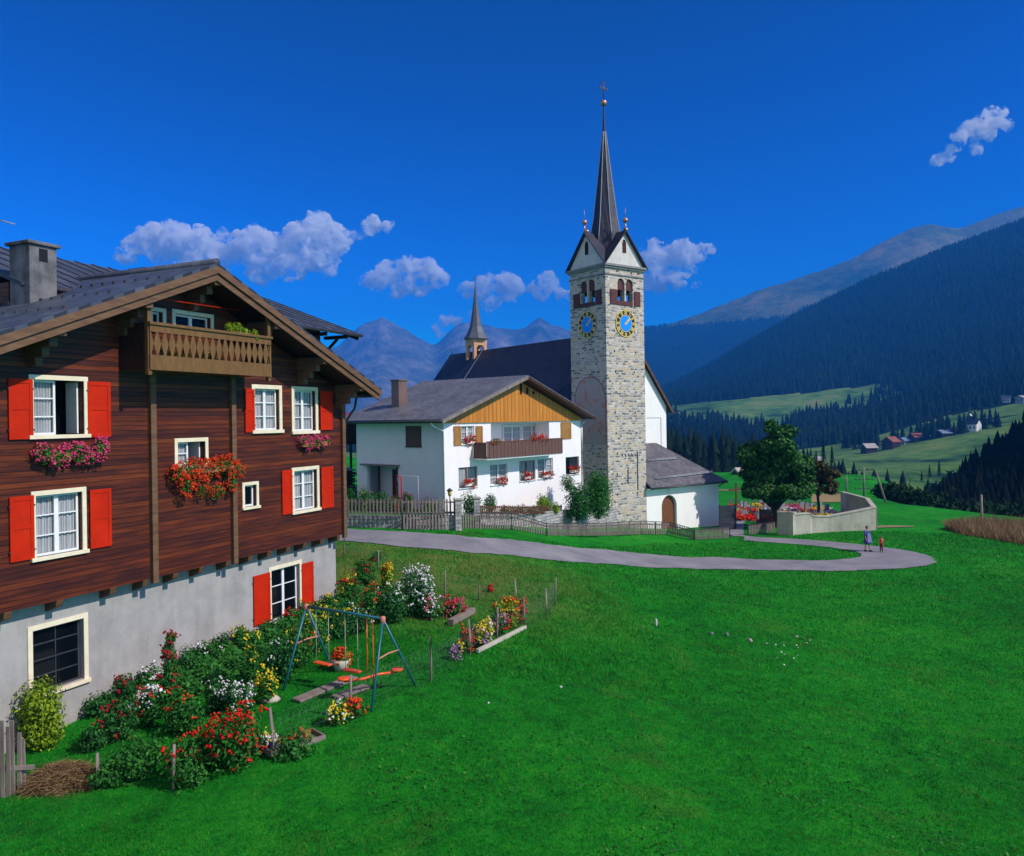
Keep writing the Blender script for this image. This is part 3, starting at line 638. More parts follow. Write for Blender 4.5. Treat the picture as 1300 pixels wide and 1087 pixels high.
# balcony
bx0, bz1 = L(189, 413, -1.05); bx1, bzt = L(343, 428, -1.05); bz0 = (L(191, 464, -1.05)[1] + L(343, 473, -1.05)[1]) / 2; bz1 = (bz1 + bzt) / 2
bal = MB(); 
bal.box((bx0, -1.05, bz0 - .10), (bx1, -.002, bz0)); bal.build('balcony_floor', M['wood_h'], ch)
b = MB(); H_ = bz1 - bz0
b.box((bx0 - .03, -1.13, bz1 - .02), (bx1 + .03, -1.00, bz1 + .05)); b.box((bx0, -1.085, bz0 - .12), (bx1, -1.05, bz0 + .26)); b.box((bx0, -1.085, bz1 - .20), (bx1, -1.05, bz1 - .02))
n = 19; wd = (bx1 - bx0) / n; za, zb_ = bz0 + .26, bz1 - .20; zm = (za + zb_) / 2
for i in range(n + 1):
    x = bx0 + wd * i; f_ = lambda q: min(max(x + q, bx0), bx1)
    q1, q2 = wd * .13, wd * .49
    b.poly([(f_(-q1), -1.052, za), (f_(-q2), -1.052, zm), (f_(-q1), -1.052, zb_), (f_(q1), -1.052, zb_), (f_(q2), -1.052, zm), (f_(q1), -1.052, za)], (0, -1, 0), .028)
b.build('balcony_railing', M['balcony'], ch)
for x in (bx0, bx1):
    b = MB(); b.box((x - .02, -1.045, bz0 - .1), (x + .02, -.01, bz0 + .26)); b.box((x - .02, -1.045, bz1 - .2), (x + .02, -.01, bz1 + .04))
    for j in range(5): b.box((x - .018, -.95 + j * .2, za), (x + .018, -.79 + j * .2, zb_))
    b.build('balcony_side', M['dark_wood'], ch)  # shade on the side panels painted in, dark wood instead of balcony ochre
for x in (bx0 + .03, bx1 - .03):
    b = MB(); b.box((x - .06, -1.045, bz0 - .25), (x + .06, -.93, rz_(x) - .1)); b.build('balcony_post', M['balcony'], ch, .008)
# chimneys
def chimney(par, x, y, w_, d_, z0, z1, m, cap=.08, name='chimney', slots=True):
    b = MB(); b.box((x - w_ / 2, y - d_ / 2, z0), (x + w_ / 2, y + d_ / 2, z1)); o = b.build(name, m, par, .02)
    c = MB(); c.box((x - w_ / 2 - cap, y - d_ / 2 - cap, z1 + (.0 if not slots else .0)), (x + w_ / 2 + cap, y + d_ / 2 + cap, z1 + .09)); c.build('cap', m, o, .02)
    if slots:
        s = MB(); s.box((x - .12, y - d_ / 2 - .004, z1 - .42), (x + .12, y - d_ / 2 + .02, z1 - .08)); s.build('smoke_opening', M['dark'], o)
    return o
M['chimney_plaster'] = plaster('sooty chimney plaster', (.17, .17, .18), .45, 1.6)
def roof_hit(px, py):
    for y in np.arange(-1, 11, .02):
        x, z = L(px, py, y)
        if z <= rz_(x): return x, y, z
    return x, y, z
cx, cy, cz = roof_hit(46, 388); print('chimney', cx, cy, cz, 'ridge', RX0, RZ, RS, 'left', lx, 'eave', ex, ez)
zc1 = L(45, 311, cy)[1]; wpx_ = L(75, 350, cy)[0] - L(17, 350, cy)[0]
chimney(ch, cx + .18, cy + .35, .75, .8, cz - 1, zc1, M['chimney_plaster'])
x2, z2 = L(186, 343, 5.0); o2 = chimney(ch, x2, 5.0, .55, .6, z2 - 2.2, z2 - .22, M['chimney_plaster'], 0, 'chimney', False)
b = MB(); b.box((x2 - .42, 4.6, z2 - .06), (x2 + .42, 5.4, z2)); b.box((x2 - .2, 4.85, z2 - .22), (x2 - .1, 5.15, z2 - .058)); b.box((x2 + .1, 4.85, z2 - .22), (x2 + .2, 5.15, z2 - .058)); b.build('cowl', M['metal_dark'], o2)
# ------------------------------------------------------------------ neighbour house behind the farmhouse (roof shows right and left of the gable)
E1 = P(457.5, 427, 34); n_ = CF.Y; rot = CF.ang
E1b = Vector((E1.x, E1.y, 0)); NB = Fr((E1.x, E1.y, 2.5), CF.X.x, CF.X.y)
nb = thing('neighbour_house', NB.O, NB.ang, 'grey roofed house mostly hidden behind the wooden farmhouse', 'house')
ze = E1.z - 2.5; rr_y, rr_z = 5.2, 1.95
b = MB(); nr = Vector((0, -rr_z, rr_y)).normalized()
for s_ in (0, 1):
    y0, y1 = (0, rr_y) if s_ == 0 else (2 * rr_y, rr_y); nn = Vector((0, -rr_z if s_ == 0 else rr_z, rr_y)).normalized()
    b.poly([(0, y0, ze), (-15, y0, ze), (-15, y1, ze + rr_z), (0, y1, ze + rr_z)], nn, .10)
nr_ = b.build('roof', M['slate'], nb)
b = MB()
for i in range(22): b.beam((-.3 - i * .66, 0.02, ze + .12), (-.3 - i * .66, rr_y, ze + rr_z + .12), .035, .04)
b.beam((-.0, .1, ze - .08), (0, rr_y, ze + rr_z - .1), .05, .2); b.build('standing_seam', M['metal_dark'], nr_)
b = MB(); b.box((-14.5, 1.2, 0), (-1.2, 2 * rr_y - 1.2, ze + .25)); b.poly([(-1.21, 1.2, ze + .25), (-1.21, 2 * rr_y - 1.2, ze + .25), (-1.21, rr_y, ze + rr_z - .1)], (-1, 0, 0), .2); b.build('wall', M['siding'], nb)
b = MB(); b.tube([(0.02, -.06, ze + .02), (-15, -.06, ze + .02)], .07, 8); b.build('gutter', M['metal_dark'], nb)
b = MB()
for i in range(10): b.box((-.9 - i * 1.4, .1, ze - .16), (-.75 - i * 1.4, 1.25, ze - .02))
b.beam((-.4, .9, ze - .1), (-.4, 1.6, ze - .7), .1); b.build('rafter', M['dark_wood'], nb)
# ------------------------------------------------------------------ flower boxes and balcony things
def flower_box(fr, x0, x1, z, y, fl, label, spread=.22, n=170, nl=900, hang=.2, group=None, box='terracotta', arm=True, seed=1, size=.055, leafm='foliage'):
    xc = (x0 + x1) / 2; p = fr.w(xc, y, z); t = thing('flower_box', p, fr.ang, label, 'flower box', group); hw = (x1 - x0) / 2
    b = MB(); b.box((-hw * .8, -.2, 0), (hw * .8, -.02, .16)); b.build('box', M[box], t, .01)
    if arm:
        a = MB()
        for s_ in (-1, 1): a.beam((s_ * hw * .6, 0, -.32), (s_ * hw * .6, -.18, -.02), .025, .03); a.box((s_ * hw * .6 - .015, -.2, -.03), (s_ * hw * .6 + .015, 0.0, -.003))
        a.build('support', M['metal_dark'], t)
    rg = random.Random(seed); bl = []
    k = max(3, int(hw * 7))
    for i in range(k):
        x = -hw + 2 * hw * (i + .5) / k; bl.append((x, -.14 + rg.uniform(-.06, .05), .17 + rg.uniform(-.08, .1) - hang * .3 * rg.random(), spread * rg.uniform(.7, 1.15), spread * .65, spread * rg.uniform(.8, 1.25)))
        if hang > .25 and i % 2: bl.append((x, -.22, -.05 - hang * rg.random(), spread * .8, spread * .5, spread))
    leaf_cloud('foliage', bl, nl, .085, M[leafm], t, seed=seed)
    if fl: blossoms('blossom', bl, n, size, M[fl], t, seed=seed + 1)
    return t
def fbx(px0, px1, py, y=0): a, z = L(px0, py, y); c, _ = L(px1, py, y); return a, c, z
a, c, z = fbx(42, 128, 586); flower_box(CF, a, c, z, 0, 'fl_pink', 'pink geraniums in a box under the upper left window of the farmhouse', n=230, nl=1500, seed=3, hang=.2, box='tan_wood')
a, c, z = fbx(212, 300, 607); flower_box(CF, a, c, z + .05, -.02, 'fl_orange', 'big hanging mass of red geraniums below the middle farmhouse window', n=480, nl=1700, spread=.28, hang=.55, seed=4)
a, c, z = fbx(376, 414, 568); flower_box(CF, a, c, z, 0, 'fl_pink', 'small box of pink geraniums below the upper right farmhouse window', n=130, nl=700, spread=.2, seed=6, box='tan_wood')
x, z = L(307, 424, -1.0); flower_box(CF, x - .65, x + .65, z - .12, -.85, None, 'box of yellow green leaves on the carved balcony rail', n=0, nl=800, spread=.16, hang=0, arm=False, seed=8, leafm='foliage_lime')
b = MB(); p0 = (L(199, 379, -1.0)[0], -1.0, L(199, 379, -1.0)[1]); p1 = (L(308, 395, -.6)[0], -.6, L(308, 395, -.6)[1])
b.tube([p0, p1], .012, 5); o = b.build('clothesline', M['red']); o.location = CF.O; o.rotation_euler = (0, 0, CF.ang); tag(o, 'thin red line strung above the carved balcony', 'clothesline')
for i, (px, cc_) in enumerate(((205, 'foliage_lime'), (219, 'white_paint'), (231, 'foliage'), (243, 'foliage'), (256, 'foliage'), (269, 'lead'))):
    x, z = L(px, 447, -.8); t = thing('plant_pot', CF.w(x, -.8, bz0), CF.ang, '%s pot with %s leaves behind the carved balcony railing, %s from the left' % (('white', 'terracotta')[i % 2], 'yellow green' if i % 2 else 'dark green', ('first', 'second', 'third', 'fourth', 'fifth', 'sixth')[i]), 'plant pot', 'pots behind the balcony railing')
    b = MB(); b.lathe([(.07, 0), (.11, .2), (.12, .22)], 10); b.build('pot', M['terracotta'] if i % 2 else M['white_paint'], t); leaf_cloud('foliage', [(0, 0, .38, .13, .13, .17)], 60, .1, M['foliage_lime'] if i % 2 else M['foliage'], t, seed=i)
b = MB(); q0 = P(-3, 279, 24); q1 = P(19, 285, 24); b.tube([q0, q1], .02, 5); b.tube([q0 + Vector((-.5, 0, -6)), q0 + Vector((-.5, 0, .3))], .03, 6); b.beam(q0 + Vector((-.5, 0, .05)), q0, .03)
o = b.build('antenna', M['lead']); tag(o, 'thin pale antenna rod above the far left chimney', 'antenna')
# ------------------------------------------------------------------ white house with the wooden gable
_Yc = 46.3; _c0 = P(564, 600, _Yc); H2O = Vector((_c0.x, _c0.y, 0)) + Vector((.624, .781, 0)).normalized() * 7.2
HF = Fr((H2O.x, H2O.y, 2.6), .624, .781); L2 = HF.loc
M['brown_shutter'] = simple('brown louvre shutter', (.16, .06, .05), (.10, .04, .035), 4, .6)
h2 = thing('village_house', HF.O, HF.ang, 'white rendered house with an orange wooden gable and long balcony', 'house')
W2H = 7.2; LX2 = L2(738, 600, 0)[0]; zE = L2(564, 535, 0)[1]; zA, xA = L2(670, 478, -.8)[1], L2(670, 478, -.8)[0]
txr, tzr = L2(755, 530, -.8); slope2 = (zA - tzr) / (txr - xA); DEP = 7.8
xr_ = min(LX2, 7.4); xl_ = -W2H
def rz2(x): return zA - slope2 * abs(x - xA)
print('house2', xA, zA, slope2, zE, LX2, txr, tzr)
def w2(x0, x1, yt, yb, y=0): a, _ = L2(x0, yt, y); c, _ = L2(x1, yt, y); return a, c, L2((x0 + x1) / 2, yb, y)[1], L2((x0 + x1) / 2, yt, y)[1]
A1 = w2(585.5, 602, 541, 564); lg = w2(623, 697, 537, 575); lg = (lg[0], lg[1], L2(660, 577, 0)[1], zE - .02)
B1 = w2(582, 606, 593, 619); B2 = w2(622, 644, 589, 615); B3 = w2(659, 679.5, 585, 610); B4 = w2(682.5, 702, 582, 607); B5 = w2(718, 735, 580, 602)
b = MB()
wall_poly(b, [(xl_, -1), (xr_, -1), (xr_, zE), (xl_, zE)], [rect(*q) for q in (A1, B1, B2, B3, B4, B5, (lg[0], lg[1], lg[2], lg[3] - .05))], 0, .22)
Lw = lambda px0, px1, yt, yb: None
def lf(px, py):                                        # on the left face (local x = xl_)
    u, v = uv(px, py); D = Vector((u / F, 1, -v / F)); C = Vector((0, 0, CH)) - HF.O; t = (xl_ - C.dot(HF.X)) / D.dot(HF.X); q = C + D * t; return q.dot(HF.Y), q.z
ya, zt_ = lf(534, 542); yb2, _ = lf(516, 542); zb2 = lf(525, 567)[1]; C1 = (ya, yb2, zb2, zt_)
ya, zt_ = lf(505, 592); yb2, _ = lf(466, 592); C2 = (ya, yb2, lf(490, 632)[1], zt_); print('left face', C1, C2, lf(455, 534))
wall_poly(b, [(.0, -1), (DEP, -1), (DEP, zE), (0, zE)], [rect(*C1), rect(*C2)], xl_, .22, 0, 'x')
b.box((xr_ - .2, .23, -1), (xr_, DEP, zE)); b.box((xl_ + .22, DEP - .2, -1), (xr_ - .201, DEP, zE)); b.box((xl_ + .25, .25, zE - .25), (xr_ - .21, DEP - .21, zE - .05))
b.build('wall', M['white'], h2)
# loggia interior
b = MB(); x0, x1, z0, z1 = lg[0] - .05, lg[1] + .05, lg[2], lg[3]
b.box((x0, 1.3, z0 - .2), (x1, 1.4, z1)); b.box((x0 - .1, .221, z0 - .2), (x0, 1.4, z1)); b.box((x1, .221, z0 - .2), (x1 + .1, 1.4, z1)); b.box((x0, .225, z0 - .15), (x1, 1.29, z0)); b.build('loggia', M['white'], h2)
def win2(q, **k): return window(h2, *q, k.pop('y', 0), **dict(dict(trim=.0, sill=True, msash='grey_wood', mtrim='white_paint', rec=.07), **k))
win2(A1, rows=3, msash='white_paint'); win2(B1, rows=1); win2(B2, rows=3, msash='white_paint'); win2(B3, rows=1); win2(B4, rows=3, msash='white_paint'); win2(B5, rows=1, curtain=False, cols=1, label='blue grey corner window without bars')
for q in ((638, 660, 541, 559), (662, 686, 540, 559)):
    a, c, z0_, z1_ = w2(*q, 1.28); window(h2, a, c, z0_ - .7, z1_, 1.24, trim=.05, mtrim='white_paint', rec=-.02, rows=4)
window(h2, *C1, xl_, plane='x', trim=.05, mtrim='dark_wood', msash='dark_wood', curtain=False, label='dark brown shuttered window on the shaded side wall')
shutter(h2, C1[0], C1[1], C1[2], C1[3], xl_, plane='x', mat_='brown_shutter', out=.0)
for q in ((575.5, 584.5, 541, 566), (603.5, 612, 541, 565), (711.5, 724.5, 536, 557.5)):
    a, c, z0_, z1_ = w2(*q); shutter(h2, a, c, z0_, z1_, 0, mat_='tan_wood')
# entrance porch recess
b = MB(); y0, y1, z0, z1 = C2; b.box((xl_ + 1.2, y0 - .1, z0 - .6), (xl_ + 1.3, y1 + .1, z1)); b.build('porch_recess', M['white'], h2)
b = MB(); b.box((xl_ + 1.14, y0 + .7, z0 - .6), (xl_ + 1.19, y0 + 1.75, z0 + 1.7)); b.build('door', M['dark_wood'], h2)
b = MB(); b.box((xl_ - .35, y0 - .2, z1), (xl_ - .002, y1 + .3, z1 + .09)); b.build('porch_lintel', M['grey_wood'], h2)
b = MB(); b.box((xl_ - .02, y0 - .02, z0), (xl_ + .1, y0 + .12, z1)); b.build('porch_post', M['dark_wood'], h2)
# wooden gable
b = MB(); n = 76
for i in range(n):
    xa = xl_ - .0 + (xr_ - xl_) * i / n; xb = xa + (xr_ - xl_) / n - .014; h_ = min(rz2(xa), rz2(xb)) - .24
    if h_ > zE + .06: b.box((xa, -.10 - .012 * (i % 2), zE - .12), (xb, -.045, h_))
M['gable_wood'] = simple('varnished orange boards', (.60, .24, .03), (.40, .14, .018), 1.6, .5, bump=.15, stretch=(3, 3, .25))
o = b.build('gable_boards', M['gable_wood'], h2); tag(o, kind=None)
b = MB(); b.poly([(xl_, .0, zE), (xr_, .0, zE), (xA, .0, rz2(xA) - .2)], (0, 1, 0), .15); b.box((xl_, -.04, zE - .10), (xr_, -.001, zE - .0)); b.build('gable_backing', M['dark_wood'], h2)
for px in (661, 669, 677):
    x, z = L2(px, 492, -.1); b = MB(); z_ = min(z + .45, rz2(x) - .4); b.box((x - .12, -.125, z - .45), (x + .12, -.118, z_)); b.build('gable_opening', M['dark'], h2)
XL2 = xA - (txr - xA) * 1.02; YB2 = DEP + .9
for xe in (XL2, txr): roof_plane(h2, xA, xe, -.82, YB2, rz2, .09, M['slate2'], 'roof')
b = MB()
for xe in (XL2, txr): b.poly([(xA, -.76, zA - .05), (xe, -.76, rz2(xe) - .05), (xe, YB2, rz2(xe) - .05), (xA, YB2, zA - .05)], (0, 0, -1), .08)
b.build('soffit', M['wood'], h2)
for xe in (XL2, txr):
    b = MB(); b.poly([(xA, -.86, zA + .03), (xe, -.86, rz2(xe) + .03), (xe, -.86, rz2(xe) - .17), (xA, -.86, zA - .17)], (0, 1, 0), .04); b.build('bargeboard', M['grey_wood'] if xe < 0 else M['dark_wood'], h2)
b = MB(); b.tube([(XL2 - .05, -.8, rz2(XL2) - .02), (XL2 - .05, YB2, rz2(XL2) - .02)], .07, 8); b.build('gutter', M['metal_dark'], h2)
for sx, xe in ((-1, XL2), (1, txr)):
    xw = xl_ if sx < 0 else xr_; ze_ = rz2(xe)
    b = MB(); b.tube([(xe, .1, ze_ - .06), (xe - sx * .1, .02, ze_ - .3), (xw + sx * .09, -.08, ze_ - .62), (xw + sx * .09, -.08, -.9)] if sx < 0 else [(xe, .1, ze_ - .06), (xw + .5, 0, ze_ - .35), (xw + .08, -.06, ze_ - .45), (xw + .08, -.06, -1)], .055, 8); b.build('downpipe', M['white_paint'], h2)
# balcony
bx_, _ = L2(618, 575, -1.1); bxr, _ = L2(713.5, 570, -1.1); zb0 = L2(665, 579.5, -1.1)[1]; zb1 = L2(665, 559.5, -1.1)[1]
b = MB(); b.box((bx_, -1.1, zb0 - .06), (bxr, -.001, zb0 + .06)); b.build('balcony_floor', M['white'], h2)
b = MB(); n = 44
for i in range(n):
    x = bx_ + (bxr - bx_) * i / n; b.box((x, -1.16 - .01 * (i % 2), zb0 + .03), (x + (bxr - bx_) / n - .018, -1.125, zb1))
for i in range(6):
    b.box((bx_ - .03, -1.1 + i * .18, zb0 + .03), (bx_, -.94 + i * .18, zb1)); b.box((bxr, -1.1 + i * .18, zb0 + .03), (bxr + .03, -.94 + i * .18, zb1))
b.box((bx_ - .05, -1.19, zb1), (bxr + .05, -1.09, zb1 + .06)); b.build('balcony_railing', M['dark_wood'] if 0 else simple('brown balcony boards', (.17, .09, .07), (.09, .045, .035), 3, .6, stretch=(6, 6, .5)), h2)
# chimney
rzz = L2(507, 507, 5.6); x_, z_ = rzz; b = MB(); zc = L2(507, 484, 5.6)[1]
M['brick'] = slate('chimney brick', (.22, .13, .11), (.14, .085, .08), .08, .24)
chimney(h2, x_, 5.6, .75, .7, rz2(x_) - .6, zc, M['brick'], .06, 'chimney', False)
# flowers on the white house
for (px0, px1, py, s_, lab) in ((584, 602, 617, 21, 'red geraniums on the lower window nearest the house corner'), (628, 643, 613, 22, 'red geraniums on the second lower window from the left'), (661, 675, 608, 23, 'red geraniums on the left of the paired lower windows'), (684, 702, 606, 24, 'red geraniums on the right of the paired lower windows'),
                                (588, 601, 563, 26, 'little red geranium on the upper window between tan shutters'), (719, 735, 600, 25, 'red geraniums on the lower window beside the tower')):
    a, z = L2(px0, py, 0); c, _ = L2(px1, py, 0); flower_box(HF, a + (c - a) * .15, c - (c - a) * .1, z - .05, 0, 'fl_red', lab, n=34, nl=200, spread=.2, hang=.05, arm=False, seed=s_, size=.085, box='white_paint')
for (px, py, w_, lab, s_) in ((628.5, 557, .45, 'green plant with red flowers at the left end of the white house balcony', 31), (683, 556, .95, 'red geraniums on the right half of the white house balcony rail', 32)):
    x, z = L2(px, py, -1.1); flower_box(HF, x - w_, x + w_, zb1 - .08, -.95, 'fl_red', lab, n=50 if w_ > .6 else 8, nl=260, spread=.22, hang=0, arm=False, seed=s_, size=.09)
# ------------------------------------------------------------------ church: tower, nave, porch
_p = P(771.5, 560, 59.0); TC = Vector((_p.x, _p.y, -.2)); A_ = 4.05
TF = Fr(TC, .803, .595)
def LT(px, py, y=0): return TF.loc(px, py, y)
def stone():
    t = NT('rubble stone masonry'); x, y, z = t.sep()
    dn = t.noise(.9, None, 3); dz = t.math('MULTIPLY', t.math('SUBTRACT', dn, .5), .25)
    def brick(w_, h_, off, so):
        br = t.n('ShaderNodeTexBrick'); br.inputs['Scale'].default_value = 1; br.inputs['Brick Width'].default_value = w_; br.inputs['Row Height'].default_value = h_
        br.inputs['Mortar Size'].default_value = .03; br.inputs['Mortar Smooth'].default_value = .25; br.offset = off
        br.inputs['Color1'].default_value = (0, 0, 0, 1); br.inputs['Color2'].default_value = (1, 1, 1, 1); br.inputs['Mortar'].default_value = (.5, .5, .5, 1)
        t.l(t.comb(t.math('ADD', t.math('ADD', x, y), so), t.math('ADD', z, dz), 0), br.inputs['Vector']); return br
    b1 = brick(.50, .19, .5, 0); b2 = brick(.33, .19, .37, 7.3)
    sel = t.ramp(t.noise(.7, None, 2), [(.48, 0), (.50, 1)]); v = t.mix(sel, b1.outputs[0], b2.outputs[0]); mo = t.mix(sel, b1.outputs['Fac'], b2.outputs['Fac'])
    n2 = t.noise(3.5, None, 6, .7); vv = t.math('ADD', t.math('MULTIPLY', v, .62), t.math('MULTIPLY', n2, .45))
    c = t.ramp(vv, [(.14, (.09, .085, .09)), (.32, (.20, .19, .185)), (.46, (.38, .345, .315)), (.60, (.54, .49, .43)), (.74, (.52, .36, .18)), (.82, (.62, .57, .50)), (1, (.72, .67, .60))])
    c = t.mix(mo, c, (.56, .53, .48))
    dk = t.ramp(t.noise(5.0, t.mapn((1, 1, 2.2), (3, 5, 1)), 3, .6), [(.69, 0), (.73, .8)]); c = t.mix(dk, c, (.035, .033, .04))
    t.bump(t.math('SUBTRACT', t.math('MULTIPLY', n2, .6), mo), .8, .05); return t.fin(c, .9, .1)
M['stone'] = stone()
M['shutter_brown'] = simple('red brown tower shutters', (.11, .030, .025), (.07, .02, .018), 4, .6)
M['gable_plaster'] = plaster('grey white gable plaster', (.62, .60, .57), .12, 1.5)
tw = thing('church_tower', TF.O, TF.ang, 'tall rubble stone bell tower with clocks and a needle spire', 'church tower')
zc_ = LT(771, 337, 0)[1]                              # cornice height
def face(par, side):                                  # (x along, outward, z) on the four faces
    if side == 0: return lambda a, o, z: (a, -o, z)
    if side == 1: return lambda a, o, z: (-o, A_ - a, z)
    if side == 2: return lambda a, o, z: (A_ + o, a, z)
    return lambda a, o, z: (A_ - a, A_ + o, z)
def arch(x0, x1, z0, z1, n=8):                         # z1 = crown
    r = (x1 - x0) / 2; c = (x0 + x1) / 2; zs = z1 - r
    return [(x0, z0), (x1, z0)] + [(c + r * math.cos(t), zs + r * math.sin(t)) for t in [math.pi * i / n for i in range(n + 1)]]
zb_top = LT(792, 354, 0)[1]; zb_bot = LT(792, 388, 0)[1]; print('tower', zc_, zb_top, zb_bot, A_)
ar = [arch(A_ * .31, A_ * .49, zb_bot, zb_top), arch(A_ * .53, A_ * .71, zb_bot, zb_top)]
b = MB()
for s_ in range(4):
    f = face(tw, s_); loops = [[Vector((x, z, 0)) for x, z in q] for q in [[(0, -1), (A_, -1), (A_, zc_), (0, zc_)]] + ar]; tr = tessellate_polygon(loops); fl = [p for q in loops for p in q]
    b.add([f(p.x, 0, p.y) for p in fl], [tuple(t) for t in tr])
    for h in ar:
        for i in range(len(h)): p, q = h[i], h[(i + 1) % len(h)]; b.add([f(p[0], 0, p[1]), f(q[0], 0, q[1]), f(q[0], -.45, q[1]), f(p[0], -.45, p[1])], [(0, 1, 2, 3)])
b.build('shaft', M['stone'], tw)
b = MB(); b.box((.5, .5, zb_bot - .8), (A_ - .5, A_ - .5, zb_bot - .3)); b.build('belfry_floor', M['dark'], tw)
b = MB(); b.lathe([(.05, 1.1), (.25, 1.05), (.32, .8), (.42, .3), (.60, 0), (.5, 0)], 16, (A_ / 2, A_ / 2, zb_bot + .3)); b.beam((.2, A_ / 2, zb_bot + 1.5), (A_ - .2, A_ / 2, zb_bot + 1.5), .15); b.build('bell', M['metal_dark'], tw)
b = MB(); q = .10
for zz, hh, o_ in ((zc_, .16, .24), (zc_ - .14, .139, .14), (LT(771, 348, 0)[1], .10, .08)):
    b.box((-o_, -o_, zz - (0 if hh > .15 else 0)), (A_ + o_, .0 - .002, zz + hh)); b.box((-o_, A_ + .002, zz), (A_ + o_, A_ + o_, zz + hh)); b.box((-o_, 0, zz + .001), (-.002, A_, zz + hh - .001)); b.box((A_ + .002, 0, zz + .001), (A_ + o_, A_, zz + hh - .001))
b.build('cornice', simple('stone cornice', (.30, .29, .29), (.18, .175, .18), 4, .8), tw)
zg = LT(792, 294, 0)[1]                                # gable peaks
for s_ in range(4):
    f = face(tw, s_); b = MB(); z0 = zc_ + .165
    wh = [(A_ / 2 - .21, z0 + .95), (A_ / 2 + .21, z0 + .95), (A_ / 2 + .21, z0 + 1.75), (A_ / 2 + .1, z0 + 1.98), (A_ / 2 - .1, z0 + 1.98), (A_ / 2 - .21, z0 + 1.75)]
    loops = [[Vector((x, z, 0)) for x, z in q] for q in ([(0.0, z0), (A_, z0), (A_ / 2, zg)], wh)]; tr = tessellate_polygon(loops); fl = [p for q in loops for p in q]
    b.add([f(p.x, .0, p.y) for p in fl], [tuple(t) for t in tr]); g_ = b.build('gable', M['gable_plaster'], tw)
    w_ = MB(); w_.add([f(x, -.08, z) for x, z in wh], [tuple(range(6))])
    for i in range(7): zz = z0 + 1.0 + i * .12; w_.add([f(A_ / 2 - .2, -.02, zz), f(A_ / 2 + .2, -.02, zz), f(A_ / 2 + .2, -.07, zz + .07), f(A_ / 2 - .2, -.07, zz + .07)], [(0, 1, 2, 3)])
    w_.build('louvre', M['shutter_brown'], g_)
# gable roofs (cross) and spire
b = MB(); c_ = A_ / 2; e = .28
def groof(axis):
    for s_ in (-1, 1):
        P_ = []
        ze_ = zc_ + .165 - e * (zg - zc_) / c_ * .9
        for (t, x, z) in ((-e, c_, zg + .06), (-e, c_ + s_ * (c_ + e), ze_ + .06), (A_ + e, c_ + s_ * (c_ + e), ze_ + .06), (A_ + e, c_, zg + .06)):
            P_.append((x, t, z) if axis == 0 else (t, x, z))
        nrm = Vector((s_ * (zg - zc_), 0, c_)) if axis == 0 else Vector((0, s_ * (zg - zc_), c_)); yield P_, nrm
    return
# only the parts of each little roof outside the crossing planes are kept: build as four triangular pairs meeting at the centre
zl = zc_ + .10
for k in range(4):
    f = face(tw, k)
    for s_ in (-1, 1):
        pts_ = [f(c_, e, zg + .08), f(c_ + s_ * (c_ + e * .9), e, zl), f(c_ + s_ * c_ * .98, -.02, zl + .12), f(c_, -c_, zg + .08)]
        b.add(pts_ + [(p[0], p[1], p[2] - .10) for p in pts_], [(0, 1, 2, 3), (7, 6, 5, 4), (0, 4, 5, 1), (1, 5, 6, 2), (2, 6, 7, 3)])
b.build('gable_roof', M['slate_dark'], tw)
zs0 = zc_ + 1.1; zs1 = LT(766.5, 150, c_)[1]; zball = LT(766.5, 131, c_)[1]; ztop = LT(766, 101, c_)[1]
b = MB(); R0 = 1.62
prof = [(R0, 0), (R0 * .86, .16 * .5), (R0 * .66, .22), (.30 * .95, .72), (.09, 1.0)]
prof = [(1.72, -1.0), (1.42, .7), (1.22, 1.9), (.98, (zs1 - zs0) * .28), (.60, (zs1 - zs0) * .55), (.28, (zs1 - zs0) * .79), (.13, (zs1 - zs0) * .90), (.06, zs1 - zs0 + .4), (.045, zball - zs0)]
b.lathe(prof, 8, (c_, c_, zs0), 0, False, math.pi / 8); sp_ = b.build('spire', M['slate_dark'], tw)
b = MB()
for k in range(8):
    a_ = math.pi / 8 + k * math.pi / 4; b.tube([(c_ + r * math.cos(a_), c_ + r * math.sin(a_), zs0 + z) for r, z in prof[1:7]], .035, 5)
b.build('ridge_lead', M['lead'], sp_)
def ball(mb, x, y, z, r): mb.lathe([(.01, -r), (r * .7, -r * .7), (r, 0), (r * .7, r * .7), (.01, r)] if 0 else [(r * math.sin(t), -r * math.cos(t)) for t in [.05 + 3.04 * i / 10 for i in range(11)]], 14, (x, y, z))
b = MB(); ball(b, c_, c_, zball, .26); o = b.build('finial_ball', M['copper'], tw)
b = MB(); b.tube([(c_, c_, zball + .2), (c_, c_, ztop)], .035, 6); zz = zball + (ztop - zball) * .62
for z_, w_ in ((zz, .42), (zz + .38, .22)): b.beam((c_ - w_ * .8, c_ - 0 * w_, z_), (c_ + w_ * .8, c_ + 0 * w_, z_), .06)
for x_ in (-.36, .36): b.beam((c_ + x_, c_, zz - .12), (c_ + x_, c_, zz + .12), .07)
b.beam((c_ - .2, c_, zz - .2), (c_ + .2, c_, zz + .2), .03); b.beam((c_ - .2, c_, zz + .2), (c_ + .2, c_, zz - .2), .03); b.build('cross', M['metal_dark'], tw)
for k in range(4):
    f = face(tw, k); p = f(c_, e - .1, zg + .1); b = MB(); b.tube([(p[0], p[1], p[2] - .1), (p[0], p[1], p[2] + .55)], .05, 6); ball(b, p[0], p[1], p[2] + .72, .20); b.tube([(p[0], p[1], p[2] + .9), (p[0], p[1], p[2] + 1.7)], .02, 5); b.build('gable_finial', M['copper'], tw)
